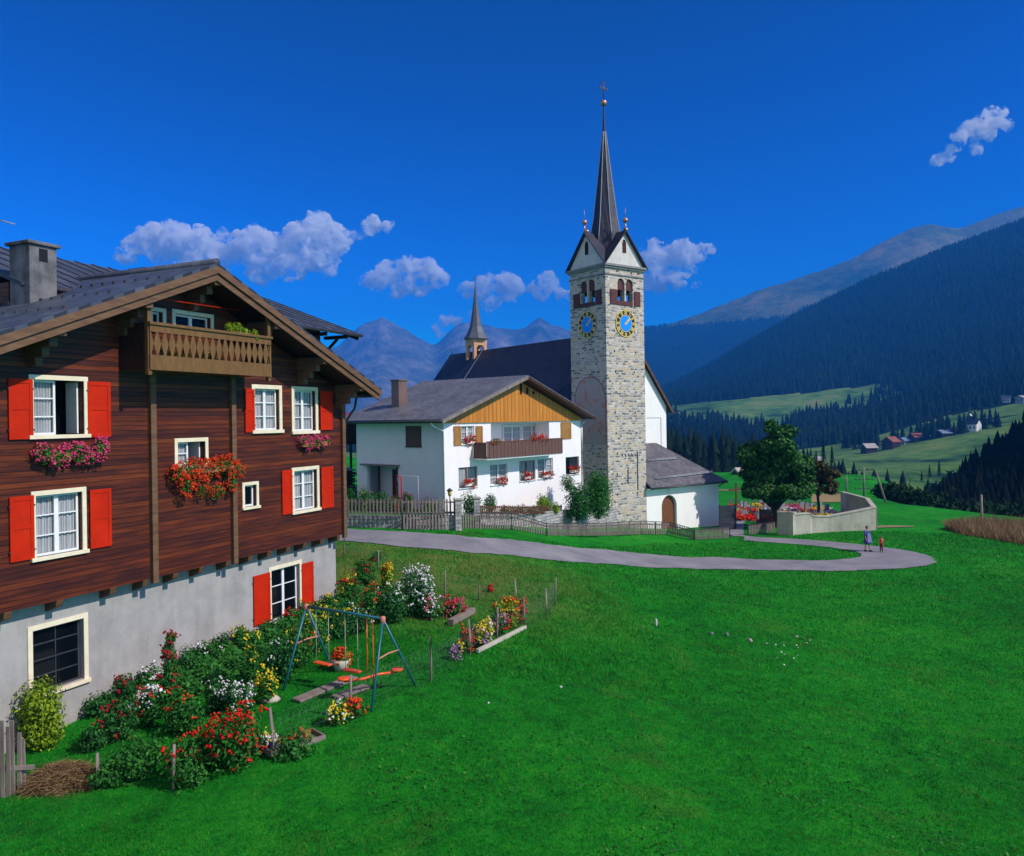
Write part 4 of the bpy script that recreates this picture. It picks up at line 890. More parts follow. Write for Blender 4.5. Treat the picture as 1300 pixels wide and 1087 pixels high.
# belfry shutters, clocks
for k in range(4):
    f = face(tw, k)
    def fb(mb, a0, o0, z0, a1, o1, z1, mi=0): mb.box(f(a0, o0, z0), f(a1, o1, z1), mi)
    for a0, a1 in ((.11, .295), (.735, .90)):
        b = MB(); fb(b, A_ * a0, .012, zb_bot + .02, A_ * a1, .06, zb_bot + (zb_top - zb_bot) * .56); fb(b, A_ * a0 + .06, .061, zb_bot + .1, A_ * a1 - .06, .075, zb_bot + (zb_top - zb_bot) * .5); b.build('belfry_shutter', M['shutter_brown'], tw)
    b = MB(); fb(b, A_ * .30, -.06, zb_bot, A_ * .70, .05, zb_bot + .32)
    for h in ar:
        zz = zb_top - (zb_top - zb_bot) * .40; hh = [(x, z) for x, z in h if z > zz - .01]; hh = [(min(p[0] for p in hh), zz), (max(p[0] for p in hh), zz)] + hh
        b.add([f(x, -.12, z) for x, z in hh], [tuple(range(len(hh)))])
        fb(b, h[0][0] + .02, -.14, zz - .05, h[1][0] - .02, -.08, zz + .02)
    b.build('belfry_rail', M['shutter_brown'], tw)
M['clock_black'] = simple('black clock ring', (.02, .018, .02), None, 4, .5); M['clock_blue'] = simple('bright blue clock face', (.008, .27, .92), (.008, .23, .82), 4, .45)
zk = LT(795, 411, 0)[1]; Rk = (LT(795, 394, 0)[1] - LT(795, 428, 0)[1]) / 2
for k in (0, 1):
    f = face(tw, k); xk = A_ / 2
    def disc(mb, r0, r1, o0, mi=0, n=48):
        for i in range(n):
            t0, t1 = 2 * math.pi * i / n, 2 * math.pi * (i + 1) / n
            mb.add([f(xk + r * math.sin(t), o0, zk + r * math.cos(t)) for r, t in ((r0, t0), (r1, t0), (r1, t1), (r0, t1))], [(0, 1, 2, 3)], mi)
    b = MB(); disc(b, .01, Rk, .05)
    for i in range(48): t0, t1 = 2 * math.pi * i / 48, 2 * math.pi * (i + 1) / 48; b.add([f(xk + Rk * math.sin(t), o, zk + Rk * math.cos(t)) for t, o in ((t0, .05), (t1, .05), (t1, -.01), (t0, -.01))], [(0, 1, 2, 3)])
    ck = b.build('clock', M['clock_black'], tw)
    b = MB(); disc(b, Rk * .95, Rk * 1.02, .056); disc(b, Rk * .60, Rk * .64, .056)
    NUM = ['XII', 'I', 'II', 'III', 'IIII', 'V', 'VI', 'VII', 'VIII', 'IX', 'X', 'XI']
    for i in range(12):
        t = 2 * math.pi * i / 12; er = Vector((math.sin(t), math.cos(t))); et = Vector((math.cos(t), -math.sin(t))); st = NUM[i]; wds = {'I': .075, 'V': .13, 'X': .13}; tot = sum(wds[q] for q in st); x0 = -tot / 2
        def seg(a, r0, c, r1, w_=.06):
            p0 = er * (Rk * r0) + et * a; p1 = er * (Rk * r1) + et * c; s_ = et * w_ * .5
            b.add([f(xk + q.x, .058, zk + q.y) for q in (p0 - s_, p0 + s_, p1 + s_, p1 - s_)], [(0, 1, 2, 3)])
        for q in st:
            m_ = x0 + wds[q] / 2
            if q == 'I': seg(m_, .67, m_, .92)
            elif q == 'V': seg(m_, .67, m_ - .05, .92); seg(m_, .67, m_ + .05, .92)
            else: seg(m_ - .05, .67, m_ + .05, .92); seg(m_ + .05, .67, m_ - .05, .92)
            x0 += wds[q]
    b.build('numerals', M['gold'], ck)
    b = MB(); disc(b, .01, Rk * .60, .058); b.build('dial', M['clock_blue'], ck)
    b = MB()
    for ang, ln, w_ in ((R(40), .85, .16), (R(52), .60, .22)):
        d = Vector((math.sin(ang), math.cos(ang))); s_ = Vector((d.y, -d.x)) * w_ * .5; o_ = .075 if ln > .7 else .068
        b.add([f(xk + q.x, o_, zk + q.y) for q in (d * -.12 - s_ * .8, d * -.12 + s_ * .8, d * Rk * ln + s_ * .3, d * Rk * ln - s_ * .3)], [(0, 1, 2, 3)])
    b.build('clock_hands', M['gold'], ck)
# faded wall painting on the shaded side, iron anchors and putlog holes
def fresco():
    t = NT('faded lime painting'); a = t.noise(1.1, None, 6, .7, .8); b_ = t.noise(3, None, 5, .7); c = t.ramp(a, [(.35, (.32, .32, .30)), (.5, (.42, .38, .33)), (.58, (.45, .30, .25)), (.64, (.48, .16, .12)), (.74, (.42, .37, .32))])
    t.bump(b_, .3, .02); return t.fin(t.mix(t.ramp(b_, [(.5, 0), (.7, .6)]), c, (.38, .39, .36)), .9, .05)
M['fresco'] = fresco()
f = face(tw, 1); zf0, zf1 = LT(771, 565, 0)[1], LT(771, 476, 0)[1]
b = MB(); hh = arch(.35, A_ - .12, zf0, zf1, 10); b.add([f(x, .012, z) for x, z in hh], [tuple(range(len(hh)))]); fo = b.build('fresco', M['fresco'], tw)
b = MB(); M['ochre_red'] = simple('faded red paint', (.36, .13, .10), (.27, .15, .12), 3, .9)
for i in range(len(hh) - 1):
    p, q = hh[i + 1], hh[(i + 2) % len(hh)]; d = Vector((q[0] - p[0], q[1] - p[1]))
    if d.length < .01: continue
    nn = Vector((-d.y, d.x)).normalized() * .10; b.add([f(p[0], .016, p[1]), f(q[0], .016, q[1]), f(q[0] + nn.x, .016, q[1] + nn.y), f(p[0] + nn.x, .016, p[1] + nn.y)], [(0, 1, 2, 3)])
b.build('painted_border', M['ochre_red'], fo)
b = MB(); f = face(tw, 0); rg = random.Random(5)
for z in np.arange(3.2, zb_bot - 1, 1.55):
    for a in (.22, .74):
        a2 = A_ * a + rg.uniform(-.1, .1); b.box(f(a2 - .06, .004, z), f(a2 + .06, -.1, z + .16)); a3 = A_ * (a + .03) + rg.uniform(-.1, .1); f1 = face(tw, 1); b.box(f1(a3 - .06, .004, z), f1(a3 + .06, -.1, z + .16))
for a in (.3, .68, .85): b.box(f(A_ * a - .06, .004, zc_ - .42), f(A_ * a + .06, -.1, zc_ - .26))
b.build('putlog_hole', M['dark'], tw)
b = MB()
for px, y0, y1 in ((809, 574, 622), (797, 596, 613)):
    x, z = LT(px, y0, 0); z2 = LT(px, y1, 0)[1]; b.box((x - .05, -.03, z2), (x + .05, -.003, z))
for i in range(5): x, z = LT(789 + i * 4.2, 576, 0); b.beam((x, -.02, z), (x + .12, -.02, z - .22), .05)
b.build('iron_tie', M['metal_dark'], tw)
# nave
nv = thing('church_nave', TF.O, TF.ang, 'white church nave with a long steep dark blue slate roof', 'church')
kx = 5.67; b0 = 3.6; NL = 27; zN = LT(795, 421, b0)[1]; zNe = LT(851, 524, b0)[1]; xe_ = LT(851, 524, b0)[0]; sl = (zN - zNe) / (xe_ - kx); print('nave', zN, zNe, xe_, sl)
xw = LT(846, 550, b0)[0]; xw0 = 2 * kx - xw
def rn(x): return zN - sl * abs(x - kx)
b = MB(); b.poly([(xw0, b0, -1), (xw, b0, -1), (xw, b0, rn(xw) - .1), (kx, b0, zN - .1), (xw0, b0, rn(xw0) - .1)], (0, 1, 0), .3)
b.box((xw - .4, b0 + .301, -1), (xw, b0 + NL, rn(xw) - .15)); b.box((xw0, b0 + .301, -1), (xw0 + .4, b0 + NL, rn(xw0) - .15)); b.poly([(xw0 + .41, b0 + NL, -1), (xw - .41, b0 + NL, -1), (xw - .41, b0 + NL, rn(xw) - .1), (kx, b0 + NL, zN - .1), (xw0 + .41, b0 + NL, rn(xw0) - .1)], (0, -1, 0), .3)
b.build('wall', M['white_church'], nv)
for xe in (2 * kx - xe_, xe_): roof_plane(nv, kx, xe, b0 - .35, b0 + NL + .2, rn, .12, M['slate_dark'], 'roof')
b = MB()
for s_, xe in ((1, xe_), (-1, 2 * kx - xe_)): b.poly([(kx, b0 - .37, zN + .14), (xe, b0 - .37, rn(xe) + .12), (xe, b0 - .37, rn(xe) - .16), (kx, b0 - .37, zN - .18)], (0, 1, 0), .06)
b.build('verge', M['wood'], nv)
b = MB(); xa, za_ = LT(839, 530, b0); xb = LT(824, 530, b0)[0]; b.box((xb - .3, b0 - .03, za_ - .04), (xa, b0 - .002, za_)); b.box((xa - .04, b0 - .03, za_ - 3.2), (xa, b0 - .002, za_ - .041)); b.build('wall_moulding', simple('grey moulding', (.35, .35, .36)), nv)
# ridge line of lighter flashing and bell turret
fu = lambda m: b0 + m
ytur = b0 + 22.2; b = MB(); hw = .80; zt0 = zN - 1.0; zt1 = TF.loc(606, 430, ytur)[1]; cxs = kx
for sx in (-1, 1):
    for sy in (-1, 1): b.box((cxs + sx * hw - .16 * sx - .16, ytur + sy * hw - .16 * sy - .16, zt0 - .6), (cxs + sx * hw - .16 * sx + .16, ytur + sy * hw - .16 * sy + .16, zt1))
b.box((cxs - hw - .01, ytur - hw - .01, zt1 - .75), (cxs + hw + .01, ytur + hw + .01, zt1))
tm = simple('pinkish turret render', (.64, .34, .20), (.52, .28, .17), 3, .8); tu = thing('bell_turret', TF.w(cxs, ytur, 0), TF.ang, 'small pink bell turret with a bell-cast spire on the nave roof', 'bell turret')
o = b.build('turret_body', tm, tu); o.location = (-cxs, -ytur, 0)
for s_ in (0, 1):
    b = MB(); n = 10
    for i in range(n):
        t0, t1 = math.pi * i / n, math.pi * (i + 1) / n; r = hw - .32; zc0 = zt1 - .75 - r * 0
        V = [(r * math.cos(t0), zc0 - r * .9 + r * math.sin(t0) * .9), (r * math.cos(t1), zc0 - r * .9 + r * math.sin(t1) * .9), (r * math.cos(t1), zc0), (r * math.cos(t0), zc0)]
        for off in (-hw + .02, hw - .3):
            T = [(x, off, z) if s_ == 0 else (off, x, z) for x, z in V]; b.poly(T, (0, 1, 0) if s_ == 0 else (1, 0, 0), .28)
    o = b.build('arch', tm, tu)
b = MB(); zsp = TF.loc(607, 363, ytur)[1]; Hs = zsp - zt1
b.lathe([(1.34, -.08), (1.32, .0), (.95, Hs * .10), (.66, Hs * .22), (.45, Hs * .42), (.22, Hs * .72), (.05, Hs)], 8, (0, 0, zt1), 0, False, math.pi / 8); b.build('spire', simple('slate blue spire', (.10, .11, .15), (.07, .08, .11), 4, .5), tu)
b = MB(); b.tube([(0, 0, zsp - .2), (0, 0, zsp + 1.1)], .035, 5); b.beam((-.3, 0, zsp + .7), (.3, 0, zsp + .7), .05); b.build('cross', M['metal_dark'], tu)
b = MB(); b.tube([(kx, b0 + NL, zN), (kx, b0 + NL, zN + .9)], .04, 5); b.beam((kx - .22, b0 + NL, zN + .65), (kx + .22, b0 + NL, zN + .65), .06); b.build('ridge_cross', M['metal_dark'], nv)
xf = kx - .1; b = MB(); b.beam((kx, ytur - 1.3, zN + .16), (2 * kx - xe_, ytur - 1.3, rn(xe_) + .2), .12, .06); b.build('roof_flashing', M['lead'], nv)
# porch
po = thing('church_porch', TF.w(A_, 0, 0), TF.ang, 'white church porch with an arched brown door and wide slate roof', 'porch')
PX = LT(912.5, 640, 0)[0] - A_; pe = LT(870, 616, 0)[1]; print('porch', PX, pe)
dx0, dx1 = LT(840.5, 660, 0)[0] - A_, LT(859.5, 660, 0)[0] - A_; dzt = LT(850, 628.5, 0)[1]
b = MB(); wall_poly(b, rect(.0, PX, -1.2, pe), [arch(dx0, dx1, -.95, dzt, 12)], .02, .35); b.box((PX - .3, .375, -1.2), (PX, b0 - .002, pe)); b.box((.01, b0 - .3, -1.2), (PX - .301, b0 - .003, pe))
b.build('wall', M['white_church'], po)
b = MB(); n = 9; ad = arch(dx0, dx1, -.95, dzt, 12)
b.add([(x, .30, z) for x, z in ad], [tuple(range(len(ad)))])
for i in range(n):
    xa = dx0 + (dx1 - dx0) * i / n; xb = xa + (dx1 - dx0) / n - .02; r = (dx1 - dx0) / 2; cm = (dx0 + dx1) / 2; zz = dzt - r + math.sqrt(max(0, r * r - max(abs(xa - cm), abs(xb - cm)) ** 2)); b.box((xa, .26, -.95), (xb, .295, zz))
b.box((dx0, .24, 1.15), (dx1, .258, 1.22)); dr = b.build('door', simple('arched door boards', (.22, .085, .035), (.14, .05, .022), 2, .55, stretch=(4, 4, .4)), po)
b = MB(); b.box(((dx0 + dx1) / 2 + .05, .20, .2), ((dx0 + dx1) / 2 + .12, .238, .42)); b.build('handle', M['metal_dark'], dr)
b = MB(); b.box(((dx0 + dx1) / 2 - .08, -.25, dzt + .35), ((dx0 + dx1) / 2 + .08, .018, dzt + .5)); b.build('lamp', M['white_paint'], po)
zt = LT(821, 564, b0)[1]; x2 = LT(826, 564, b0)[0] - A_; ef = -.5; er = PX + .55
b = MB(); V = [(-.02, ef, pe + .02), (er, ef, pe + .02), (x2 + .6, b0 - .02, zt), (-.02, b0 - .02, zt)]; th = .1
b.poly(V, Vector((0, -(zt - pe), b0 - ef)).normalized(), th)
b.poly([(er, ef, pe + .02), (er, b0 + 1.5, pe + .02), (x2 + .6, b0 - .02, zt)], (0, 0, 1), th); b.build('roof', M['slate_porch'], po)
b = MB(); b.box((-.02, ef + .02, pe - .06), (er - .02, .018, pe + .0)); b.box((PX + .002, .02, pe - .06), (er - .02, b0 + 1.4, pe + .0)); b.build('soffit', M['white_church'], po)
def sg(px0, py0, px1, py1, name):
    def hit(px, py):
        best = None
        for y in np.arange(ef, b0, .02):
            x, z = LT(px, py, y)
            if z <= pe + .16 + (zt - pe) * (y - ef) / (b0 - ef): return Vector((x - A_, y, z + .12))
        return Vector((x - A_, y, z + .12))
    p, q = hit(px0, py0), hit(px1, py1); b = MB(); b.tube([p, q], .04, 6); b.tube([p + Vector((0, 0, .1)), q + Vector((0, 0, .1))], .03, 6)
    for i in range(7): r = p.lerp(q, i / 6); b.beam(r + Vector((0, .05, -.15)), r + Vector((0, 0, .14)), .04)
    b.build(name, M['lead'], po)
sg(823, 587, 858, 584, 'snow_rail'); sg(832, 610, 904, 601.5, 'snow_rail')
b = MB(); b.tube([(er, ef - .04, pe), (0, ef - .04, pe)], .06, 8); b.tube([(er - .05, ef + .1, pe), (er - .2, .2, pe - .35), (PX + .06, .3, pe - .5), (PX + .06, .3, -1)], .045, 8); b.build('gutter', M['metal_dark'], po)
# ------------------------------------------------------------------ walls and fences along the road
def top_at(px, py, q):                                  # height seen at (px,py) above a ground point q
    return P(px, py, q.y).z
def line_wall(name, pts, th, m, label, cat, cap=None, part='wall', basedrop=.4):
    Q = [gp(x, yb) for x, yt, yb in pts]; o0 = Q[0]; t = thing(name, o0, 0, label, cat); b = MB(); c = MB()
    for i in range(len(Q) - 1):
        p, q = Q[i], Q[i + 1]; zt0, zt1 = top_at(pts[i][0], pts[i][1], p), top_at(pts[i + 1][0], pts[i + 1][1], q)
        d = Vector((q.x - p.x, q.y - p.y, 0)).normalized(); n = Vector((-d.y, d.x, 0)); n = n if n.y > 0 else -n; e = d * (.002 * (i % 2) - .001)
        V = [Vector((p.x, p.y, p.z - basedrop)) - e, Vector((q.x, q.y, q.z - basedrop)) + e, Vector((q.x, q.y, zt1)) + e, Vector((p.x, p.y, zt0)) - e]; V = [v - o0 for v in V]
        b.poly(V, n, th + .001 * (i % 2))
        if cap: C_ = [V[3] - n * .05, V[2] - n * .05, V[2] + n * (th + .05), V[3] + n * (th + .05)]; c.poly([v + Vector((0, 0, .002)) for v in C_], (0, 0, 1), .07)
    b.build(part, m, t)
    if cap: c.build('coping', cap, t)
    return t
def blocks(name, c1, c2, w_, h_):
    t = NT(name); x, y, z = t.sep(); br = t.n('ShaderNodeTexBrick'); br.inputs['Scale'].default_value = 1; br.inputs['Brick Width'].default_value = w_; br.inputs['Row Height'].default_value = h_; br.inputs['Mortar Size'].default_value = .02
    br.inputs['Color1'].default_value = (*c1, 1); br.inputs['Color2'].default_value = (*c2, 1); br.inputs['Mortar'].default_value = (*[q * .6 for q in c2], 1)
    t.l(t.comb(t.math('ADD', x, y), t.math('ADD', z, t.math('MULTIPLY', t.noise(2), .12)), 0), br.inputs['Vector']); n_ = t.noise(3, None, 6, .7)
    t.bump(t.math('SUBTRACT', n_, br.outputs['Fac']), .6, .04); return t.fin(t.mix(1, br.outputs[0], t.ramp(n_, [(.3, .6), (.7, 1.25)]), 'MULTIPLY'), .9, .1)
M['wallstone'] = blocks('pale garden wall stone', (.50, .48, .46), (.34, .33, .33), .42, .2)
M['concrete'] = plaster('stained concrete', (.46, .44, .36), .22, 1.0)
def picket(name, pts, label, step=.13, w_=.07, posts=2.0, pm='grey_wood', postm='metal_dark', rails=(.25, .8), toprail=False, lift=0, Qf=None, point=True):
    Q = [(Qf or gp)(x, yb) for x, yt, yb in pts]; o0 = Q[0]; t = thing(name, o0, 0, label, 'fence'); pk = MB(); rl = MB()
    for i in range(len(Q) - 1):
        p, q = Q[i], Q[i + 1]; h0, h1 = top_at(pts[i][0], pts[i][1], p) - p.z, top_at(pts[i + 1][0], pts[i + 1][1], q) - q.z; Ln = math.hypot(q.x - p.x, q.y - p.y)
        d = Vector((q.x - p.x, q.y - p.y, 0)).normalized(); n = Vector((d.y, -d.x, 0)); n = n if n.y < 0 else -n
        at = lambda s, h, o=0: p.lerp(q, s / Ln) + Vector((0, 0, lift + h * (h0 + (h1 - h0) * s / Ln))) + n * o - o0
        k = int(Ln / step)
        for j in range(k):
            s = (j + .5) * step; r = rng.random(); a = at(s, .06, .02); c = at(s, .96 + .04 * r, .02); w2_ = w_ / 2; hd = d * w2_
            V = [a - hd, a + hd, c + hd - Vector((0, 0, .05)), c + d * (.01 * (r - .5)), c - hd - Vector((0, 0, .05))]; pk.poly(V, n, .02)
        for r_ in rails: rl.beam(at(0, r_, 0), at(Ln, r_, 0), .035, .07)
        if toprail: rl.beam(at(0, 1.02, -.0), at(Ln, 1.02, 0), .05, .05)
        m_ = max(1, round(Ln / posts))
        for j in range(m_ + (i == len(Q) - 2)):
            b = MB(); s = Ln * j / m_; a = at(s, 0, -.045) - Vector((0, 0, .3)); c = at(s, 1.05, -.045); b.beam(a, c, .06); b.build('post', M[postm], t)
    pk.build('pickets', M[pm], t); rl.build('rail', M[pm if not toprail else postm], t); return t
line_wall('stone_wall', [(380, 650, 668), (440, 654.5, 669), (516, 656, 672), (575, 655, 672.5), (583, 654, 673)], .4, M['wallstone'], 'low pale stone wall carrying the long picket fence, left of the gate pillars', 'wall')
line_wall('stone_wall', [(608, 650, 668), (660, 651, 669), (700, 649, 671), (740, 646.5, 672), (783, 644.5, 670)], .45, M['wallstone'], 'pale stone wall below the green shrubs beside the tower', 'wall')
bq = lambda dy: (lambda px, yb: (lambda q: Vector((q.x, q.y, q.z)))(gp(px, yb + dy)))
def Qlift(dy):                                          # stands on a wall top: plan position from the ground dy px lower, height from the picture
    def f(px, yb): q = gp(px, yb + dy); return Vector((q.x, q.y + .15, P(px, yb, q.y + .15).z))
    return f
picket('picket_fence', [(384, 628, 652), (440, 632, 656), (516, 633, 657), (577, 633, 656)], 'long grey picket fence standing on the low stone wall', .19, .085, 2.6, postm='grey_wood', Qf=Qlift(16))
picket('picket_fence', [(609, 641, 653), (660, 642, 654), (714, 641, 653)], 'short brown picket fence between the gate pillar and the dark green shrub', .16, .08, 2.4, postm='grey_wood', Qf=Qlift(17), pm='wood')
picket('roadside_fence', [(511, 652, 673), (583, 652, 672), (650, 652, 673), (695, 665.5, 680.5), (721, 665, 681), (771, 664.5, 681), (814, 662, 679), (851, 663.5, 679.5), (882, 672.5, 686), (927, 669, 684)], 'weathered roadside fence with dark posts, stepping down past the church', .17, .085, 1.9, toprail=True)
picket('roadside_fence', [(950, 666.5, 679.5), (984, 663, 676)], 'short wooden fence panel between the path and the churchyard wall', .15, .085, 1.6, toprail=True)
for px, yt, yb, lab in ((582, 635, 673, 'left stone gate pillar in front of the white house'), (605.5, 633, 669, 'right stone gate pillar in front of the white house')):
    q = gp(px, yb); h = top_at(px, yt, q) - q.z; t = thing('gate_pillar', q, .2, lab, 'pillar'); b = MB(); b.box((-.17, -.17, -.3), (.17, .17, h)); b.build('shaft', M['wallstone'], t, .01); b = MB(); b.box((-.22, -.22, h + .002), (.22, .22, h + .08)); b.build('cap', M['concrete'], t, .01)
q = P(571, 630, 43.6); t = thing('garden_lamp', q, 0, 'small yellow lantern near the gate pillars', 'lamp'); b = MB(); b.tube([(0, 0, -1), (0, 0, 0)], .03, 6); b.build('pole', M['metal_dark'], t); b = MB(); b.lathe([(.08, 0), (.13, .3)], 6); b.build('lantern', M['gold'], t); b = MB(); b.lathe([(.19, .3), (.02, .45)], 6); b.build('lid', M['metal_dark'], t)
line_wall('planter_wall', [(789, 651, 668), (807, 649.5, 668)], .5, M['wallstone'], 'small stone plinth at the foot of the tower', 'plinth')
q = P(801, 651, gp(798, 668).y + .25); t = thing('potted_plant', q, 0, 'little yellow green plant on the plinth by the tower', 'plant'); b = MB(); b.lathe([(.10, 0), (.14, .3)], 10); b.build('pot', M['wallstone'], t); leaf_cloud('foliage', [(0, 0, .62, .2, .2, .3)], 150, .14, M['foliage_lime'], t, seed=4)
# churchyard
cw = line_wall('churchyard_wall', [(987, 651, 678.5), (1007, 651.5, 680), (1009, 654, 679.5), (1029, 652.5, 677.5), (1031, 656, 677), (1052, 656.5, 675.5), (1082, 651, 674), (1112, 645, 673)], .4, M['concrete'], 'stepped stained concrete wall of the churchyard', 'wall', cap=M['concrete'])
q0 = gp(1112, 673); zt_ = top_at(1112, 645, q0); b = MB(); p1 = P(1104, 643.5, q0.y + 7); p2 = P(1072, 641.5, q0.y + 13)
for p, q in ((q0 + Vector((.21, .2, 0)), p1), (p1, p2)):
    d = (q - p); d.z = 0; n = Vector((-d.y, d.x, 0)).normalized(); b.poly([Vector((p.x, p.y, -1.5)) - cw.location, Vector((q.x, q.y, -1.5)) - cw.location, Vector((q.x, q.y, zt_)) - cw.location, Vector((p.x, p.y, zt_ - .001)) - cw.location], n, .35)
b.build('return_wall', M['concrete'], cw)
M['gate'] = simple('dark slatted gate', (.035, .035, .055), (.02, .02, .035), 3, .6)
for (x0, x1, yt, yb, lab) in ((914, 934, 642, 674, 'dark gate leaf against the church porch'), (965, 986, 647, 668, 'dark gate leaf against the churchyard wall')):
    p, q = gp(x0, yb), gp(x1, yb - 1.5); h = top_at(x0, yt, p) - p.z; t = thing('churchyard_gate', p, math.atan2(q.y - p.y, q.x - p.x), lab, 'gate'); Ln = math.hypot(q.x - p.x, q.y - p.y); b = MB(); n = int(h / .14)
    for i in range(n): b.box((0.04, -.02, h * i / n), (Ln - .04, .02, h * (i + 1) / n - .015))
    b.build('slats', M['gate'], t); 
    for x in (0, Ln): b = MB(); b.box((x - .05, -.05, -.2), (x + .05, .05, h + .08)); b.build('post', M['gate'], t)
M['marble'] = simple('grave marble', (.27, .28, .31), (.17, .18, .21), 4, .4); M['granite'] = simple('grave granite', (.16, .17, .20), (.08, .085, .1), 8, .35)
def grave(kind, fl, label):
    t = thing('grave', (0, 0, 0), 0, label, 'grave', 'graves with flowers in the churchyard'); b = MB()
    if kind == 0: b.poly([(-.3, 0, 0), (.3, 0, 0), (.3, 0, .8), (.15, 0, .98), (-.15, 0, .98), (-.3, 0, .8)], (0, 1, 0), .14)
    elif kind == 1: b.box((-.33, 0, 0), (.33, .14, .3)); b.box((-.06, .03, .3), (.06, .11, 1.25)); b.box((-.27, .031, .82), (.27, .109, .95))
    else: b.poly([(-.22, 0, 0), (.26, 0, 0), (.2, 0, 1.15), (-.05, 0, 1.3), (-.2, 0, 1.05)], (0, 1, 0), .16)
    b.build('headstone', M[('marble', 'granite', 'marble')[kind]], t); b = MB()
    for a, c in (((-.42, -1.5, 0), (.42, -1.4, .14)), ((-.42, -1.4, 0), (-.34, -.02, .14)), ((.34, -1.4, 0), (.42, -.02, .14))): b.box(a, c)
    b.build('kerb', M['granite' if kind == 0 else 'marble'], t); bl = [(x, y, .16, .28, .3, .22) for x in (-.15, .15) for y in (-1.15, -.75, -.35)]
    leaf_cloud('foliage', bl, 260, .12, M['foliage'], t, seed=kind); blossoms('blossom', bl, 130, .19, M[fl], t, seed=kind + 9, up=.9); return t
G_ = [grave(0, 'fl_red', 'rounded pale headstone with red flowers'), grave(1, 'fl_yellow', 'dark cross headstone with yellow flowers'), grave(2, 'fl_orange', 'tall irregular pale headstone with orange flowers'), grave(0, 'fl_yellow', 'rounded pale headstone with yellow flowers'), grave(2, 'fl_white', 'tall irregular pale headstone with white flowers'), grave(1, 'fl_orange', 'dark cross headstone with orange flowers'), grave(1, 'fl_pink', 'dark cross headstone with pink flowers')]
sp = []
for r_, Y in enumerate((67.5, 70.3, 73.2, 76.2, 79.5)):
    for px in range(930 + (r_ % 2) * 5, 1052, 12):
        xx_ = px + rng.uniform(-2, 2)
        if Y < 69 and px < 965: continue
        if px > 1020 and r_ > 3: continue
        sp.append((xx_, Y + rng.uniform(-.4, .4)))
ORD = ['first', 'second', 'third', 'fourth', 'fifth', 'sixth', 'seventh', 'eighth', 'ninth', 'tenth', 'eleventh', 'twelfth', 'thirteenth']
rown = []; _k = -1; _last = 9999
for px, Y in sp:
    if px < _last - 20: _k += 1; _m = 0
    rown.append((_k, min(_m, 12))); _m += 1; _last = px
for i, (px, Y) in enumerate(sp):
    o = G_[i] if i < 7 else copy_tree(G_[int(rng.integers(0, 7))]); nm_ = o['label'].split(',')[0]; o['label'] = nm_ + ', ' + ORD[rown[i][1]] + ' from the left in the ' + ORD[rown[i][0]] + ' row'; q = P(px, 650, Y); o.location = (q.x, q.y, g1(q.x, q.y) + .02); o.rotation_euler = (0, 0, .25 + rng.uniform(-.1, .1)); s_ = rng.uniform(.62, .92); o.scale = (s_ * 1.2, s_ * 1.2, s_)
q = gp(935, 650); t = thing('crucifix', q, .2, 'tall brown wooden cross standing in the churchyard', 'cross'); h = top_at(935, 613, q) - q.z; b = MB(); b.box((-.09, -.07, -.2), (.09, .07, h)); b.build('upright', M['wood'], t); b = MB(); b.box((-.75, -.071, h * .74), (.75, .069, h * .74 + .17)); b.build('crossbeam', M['wood'], t)
# ------------------------------------------------------------------ trees
def tree(px, pyb, Y, crown, label, leaf, n, lsz, h_tr, r_tr, seed, group=None, name='broadleaf_tree'):
    b0_ = P(px, pyb, Y); b0_.z = g1(b0_.x, b0_.y); t = thing(name, b0_, 0, label, 'tree', group); rg = random.Random(seed)
    bl = []
    for (cx_, cy_, rpx, rpy) in crown:
        c = P(cx_, cy_, Y) - b0_; rx = rpx / F * Y; rz = rpy / F * Y
        for k in range(5):
            a = rg.uniform(0, 6.28); q = .65 if k else 0; bl.append((c.x + rx * q * math.cos(a), c.y + rx * q * math.sin(a), c.z + rz * rg.uniform(-.5, .6) * (k > 0), rx * rg.uniform(.42, .6), rx * rg.uniform(.42, .6), rz * rg.uniform(.38, .55)))
    b = MB(); top = max(q[2] for q in bl); b.tube([(0, 0, -.3), (.05, 0, h_tr * .5), (-.05, .05, h_tr), (.1, .1, top * .6), (0, 0, top * .85)], [r_tr * 1.3, r_tr, r_tr * .85, r_tr * .5, r_tr * .15], 8)
    for q in bl[::2]: b.tube([(0, 0, h_tr * rg.uniform(.7, 1.1)), (q[0] * .5, q[1] * .5, (h_tr + q[2]) * .52), (q[0], q[1], q[2])], [r_tr * .4, r_tr * .22, r_tr * .07], 6)
    b.build('trunk', M['bark'], t); leaf_cloud('crown', bl, n, lsz, M[leaf], t, shell=.35, seed=seed, asp=.7); return t
tree(984, 655, 64, [(985,560,24,20),(965,585,26,22),(1005,585,28,24),(985,600,34,24),(960,615,24,18),(1008,615,26,18),(985,628,36,14),(982,545,14,12),(1016,600,16,20),(968,605,26,20),(998,568,26,20),(975,575,24,20),(1000,625,28,13),(962,628,22,12)], 'big dark green broadleaf tree in the churchyard', 'crown', 36000, .30, 1.6, .2, 11)
tree(1039, 650, 70, [(1040,590,14,14),(1032,608,14,14),(1050,608,16,14),(1042,620,18,8),(1056,614,8,10)], 'smaller rusty tinged tree right of the big churchyard tree', 'crown_rust', 3600, .3, 2.2, .13, 12)
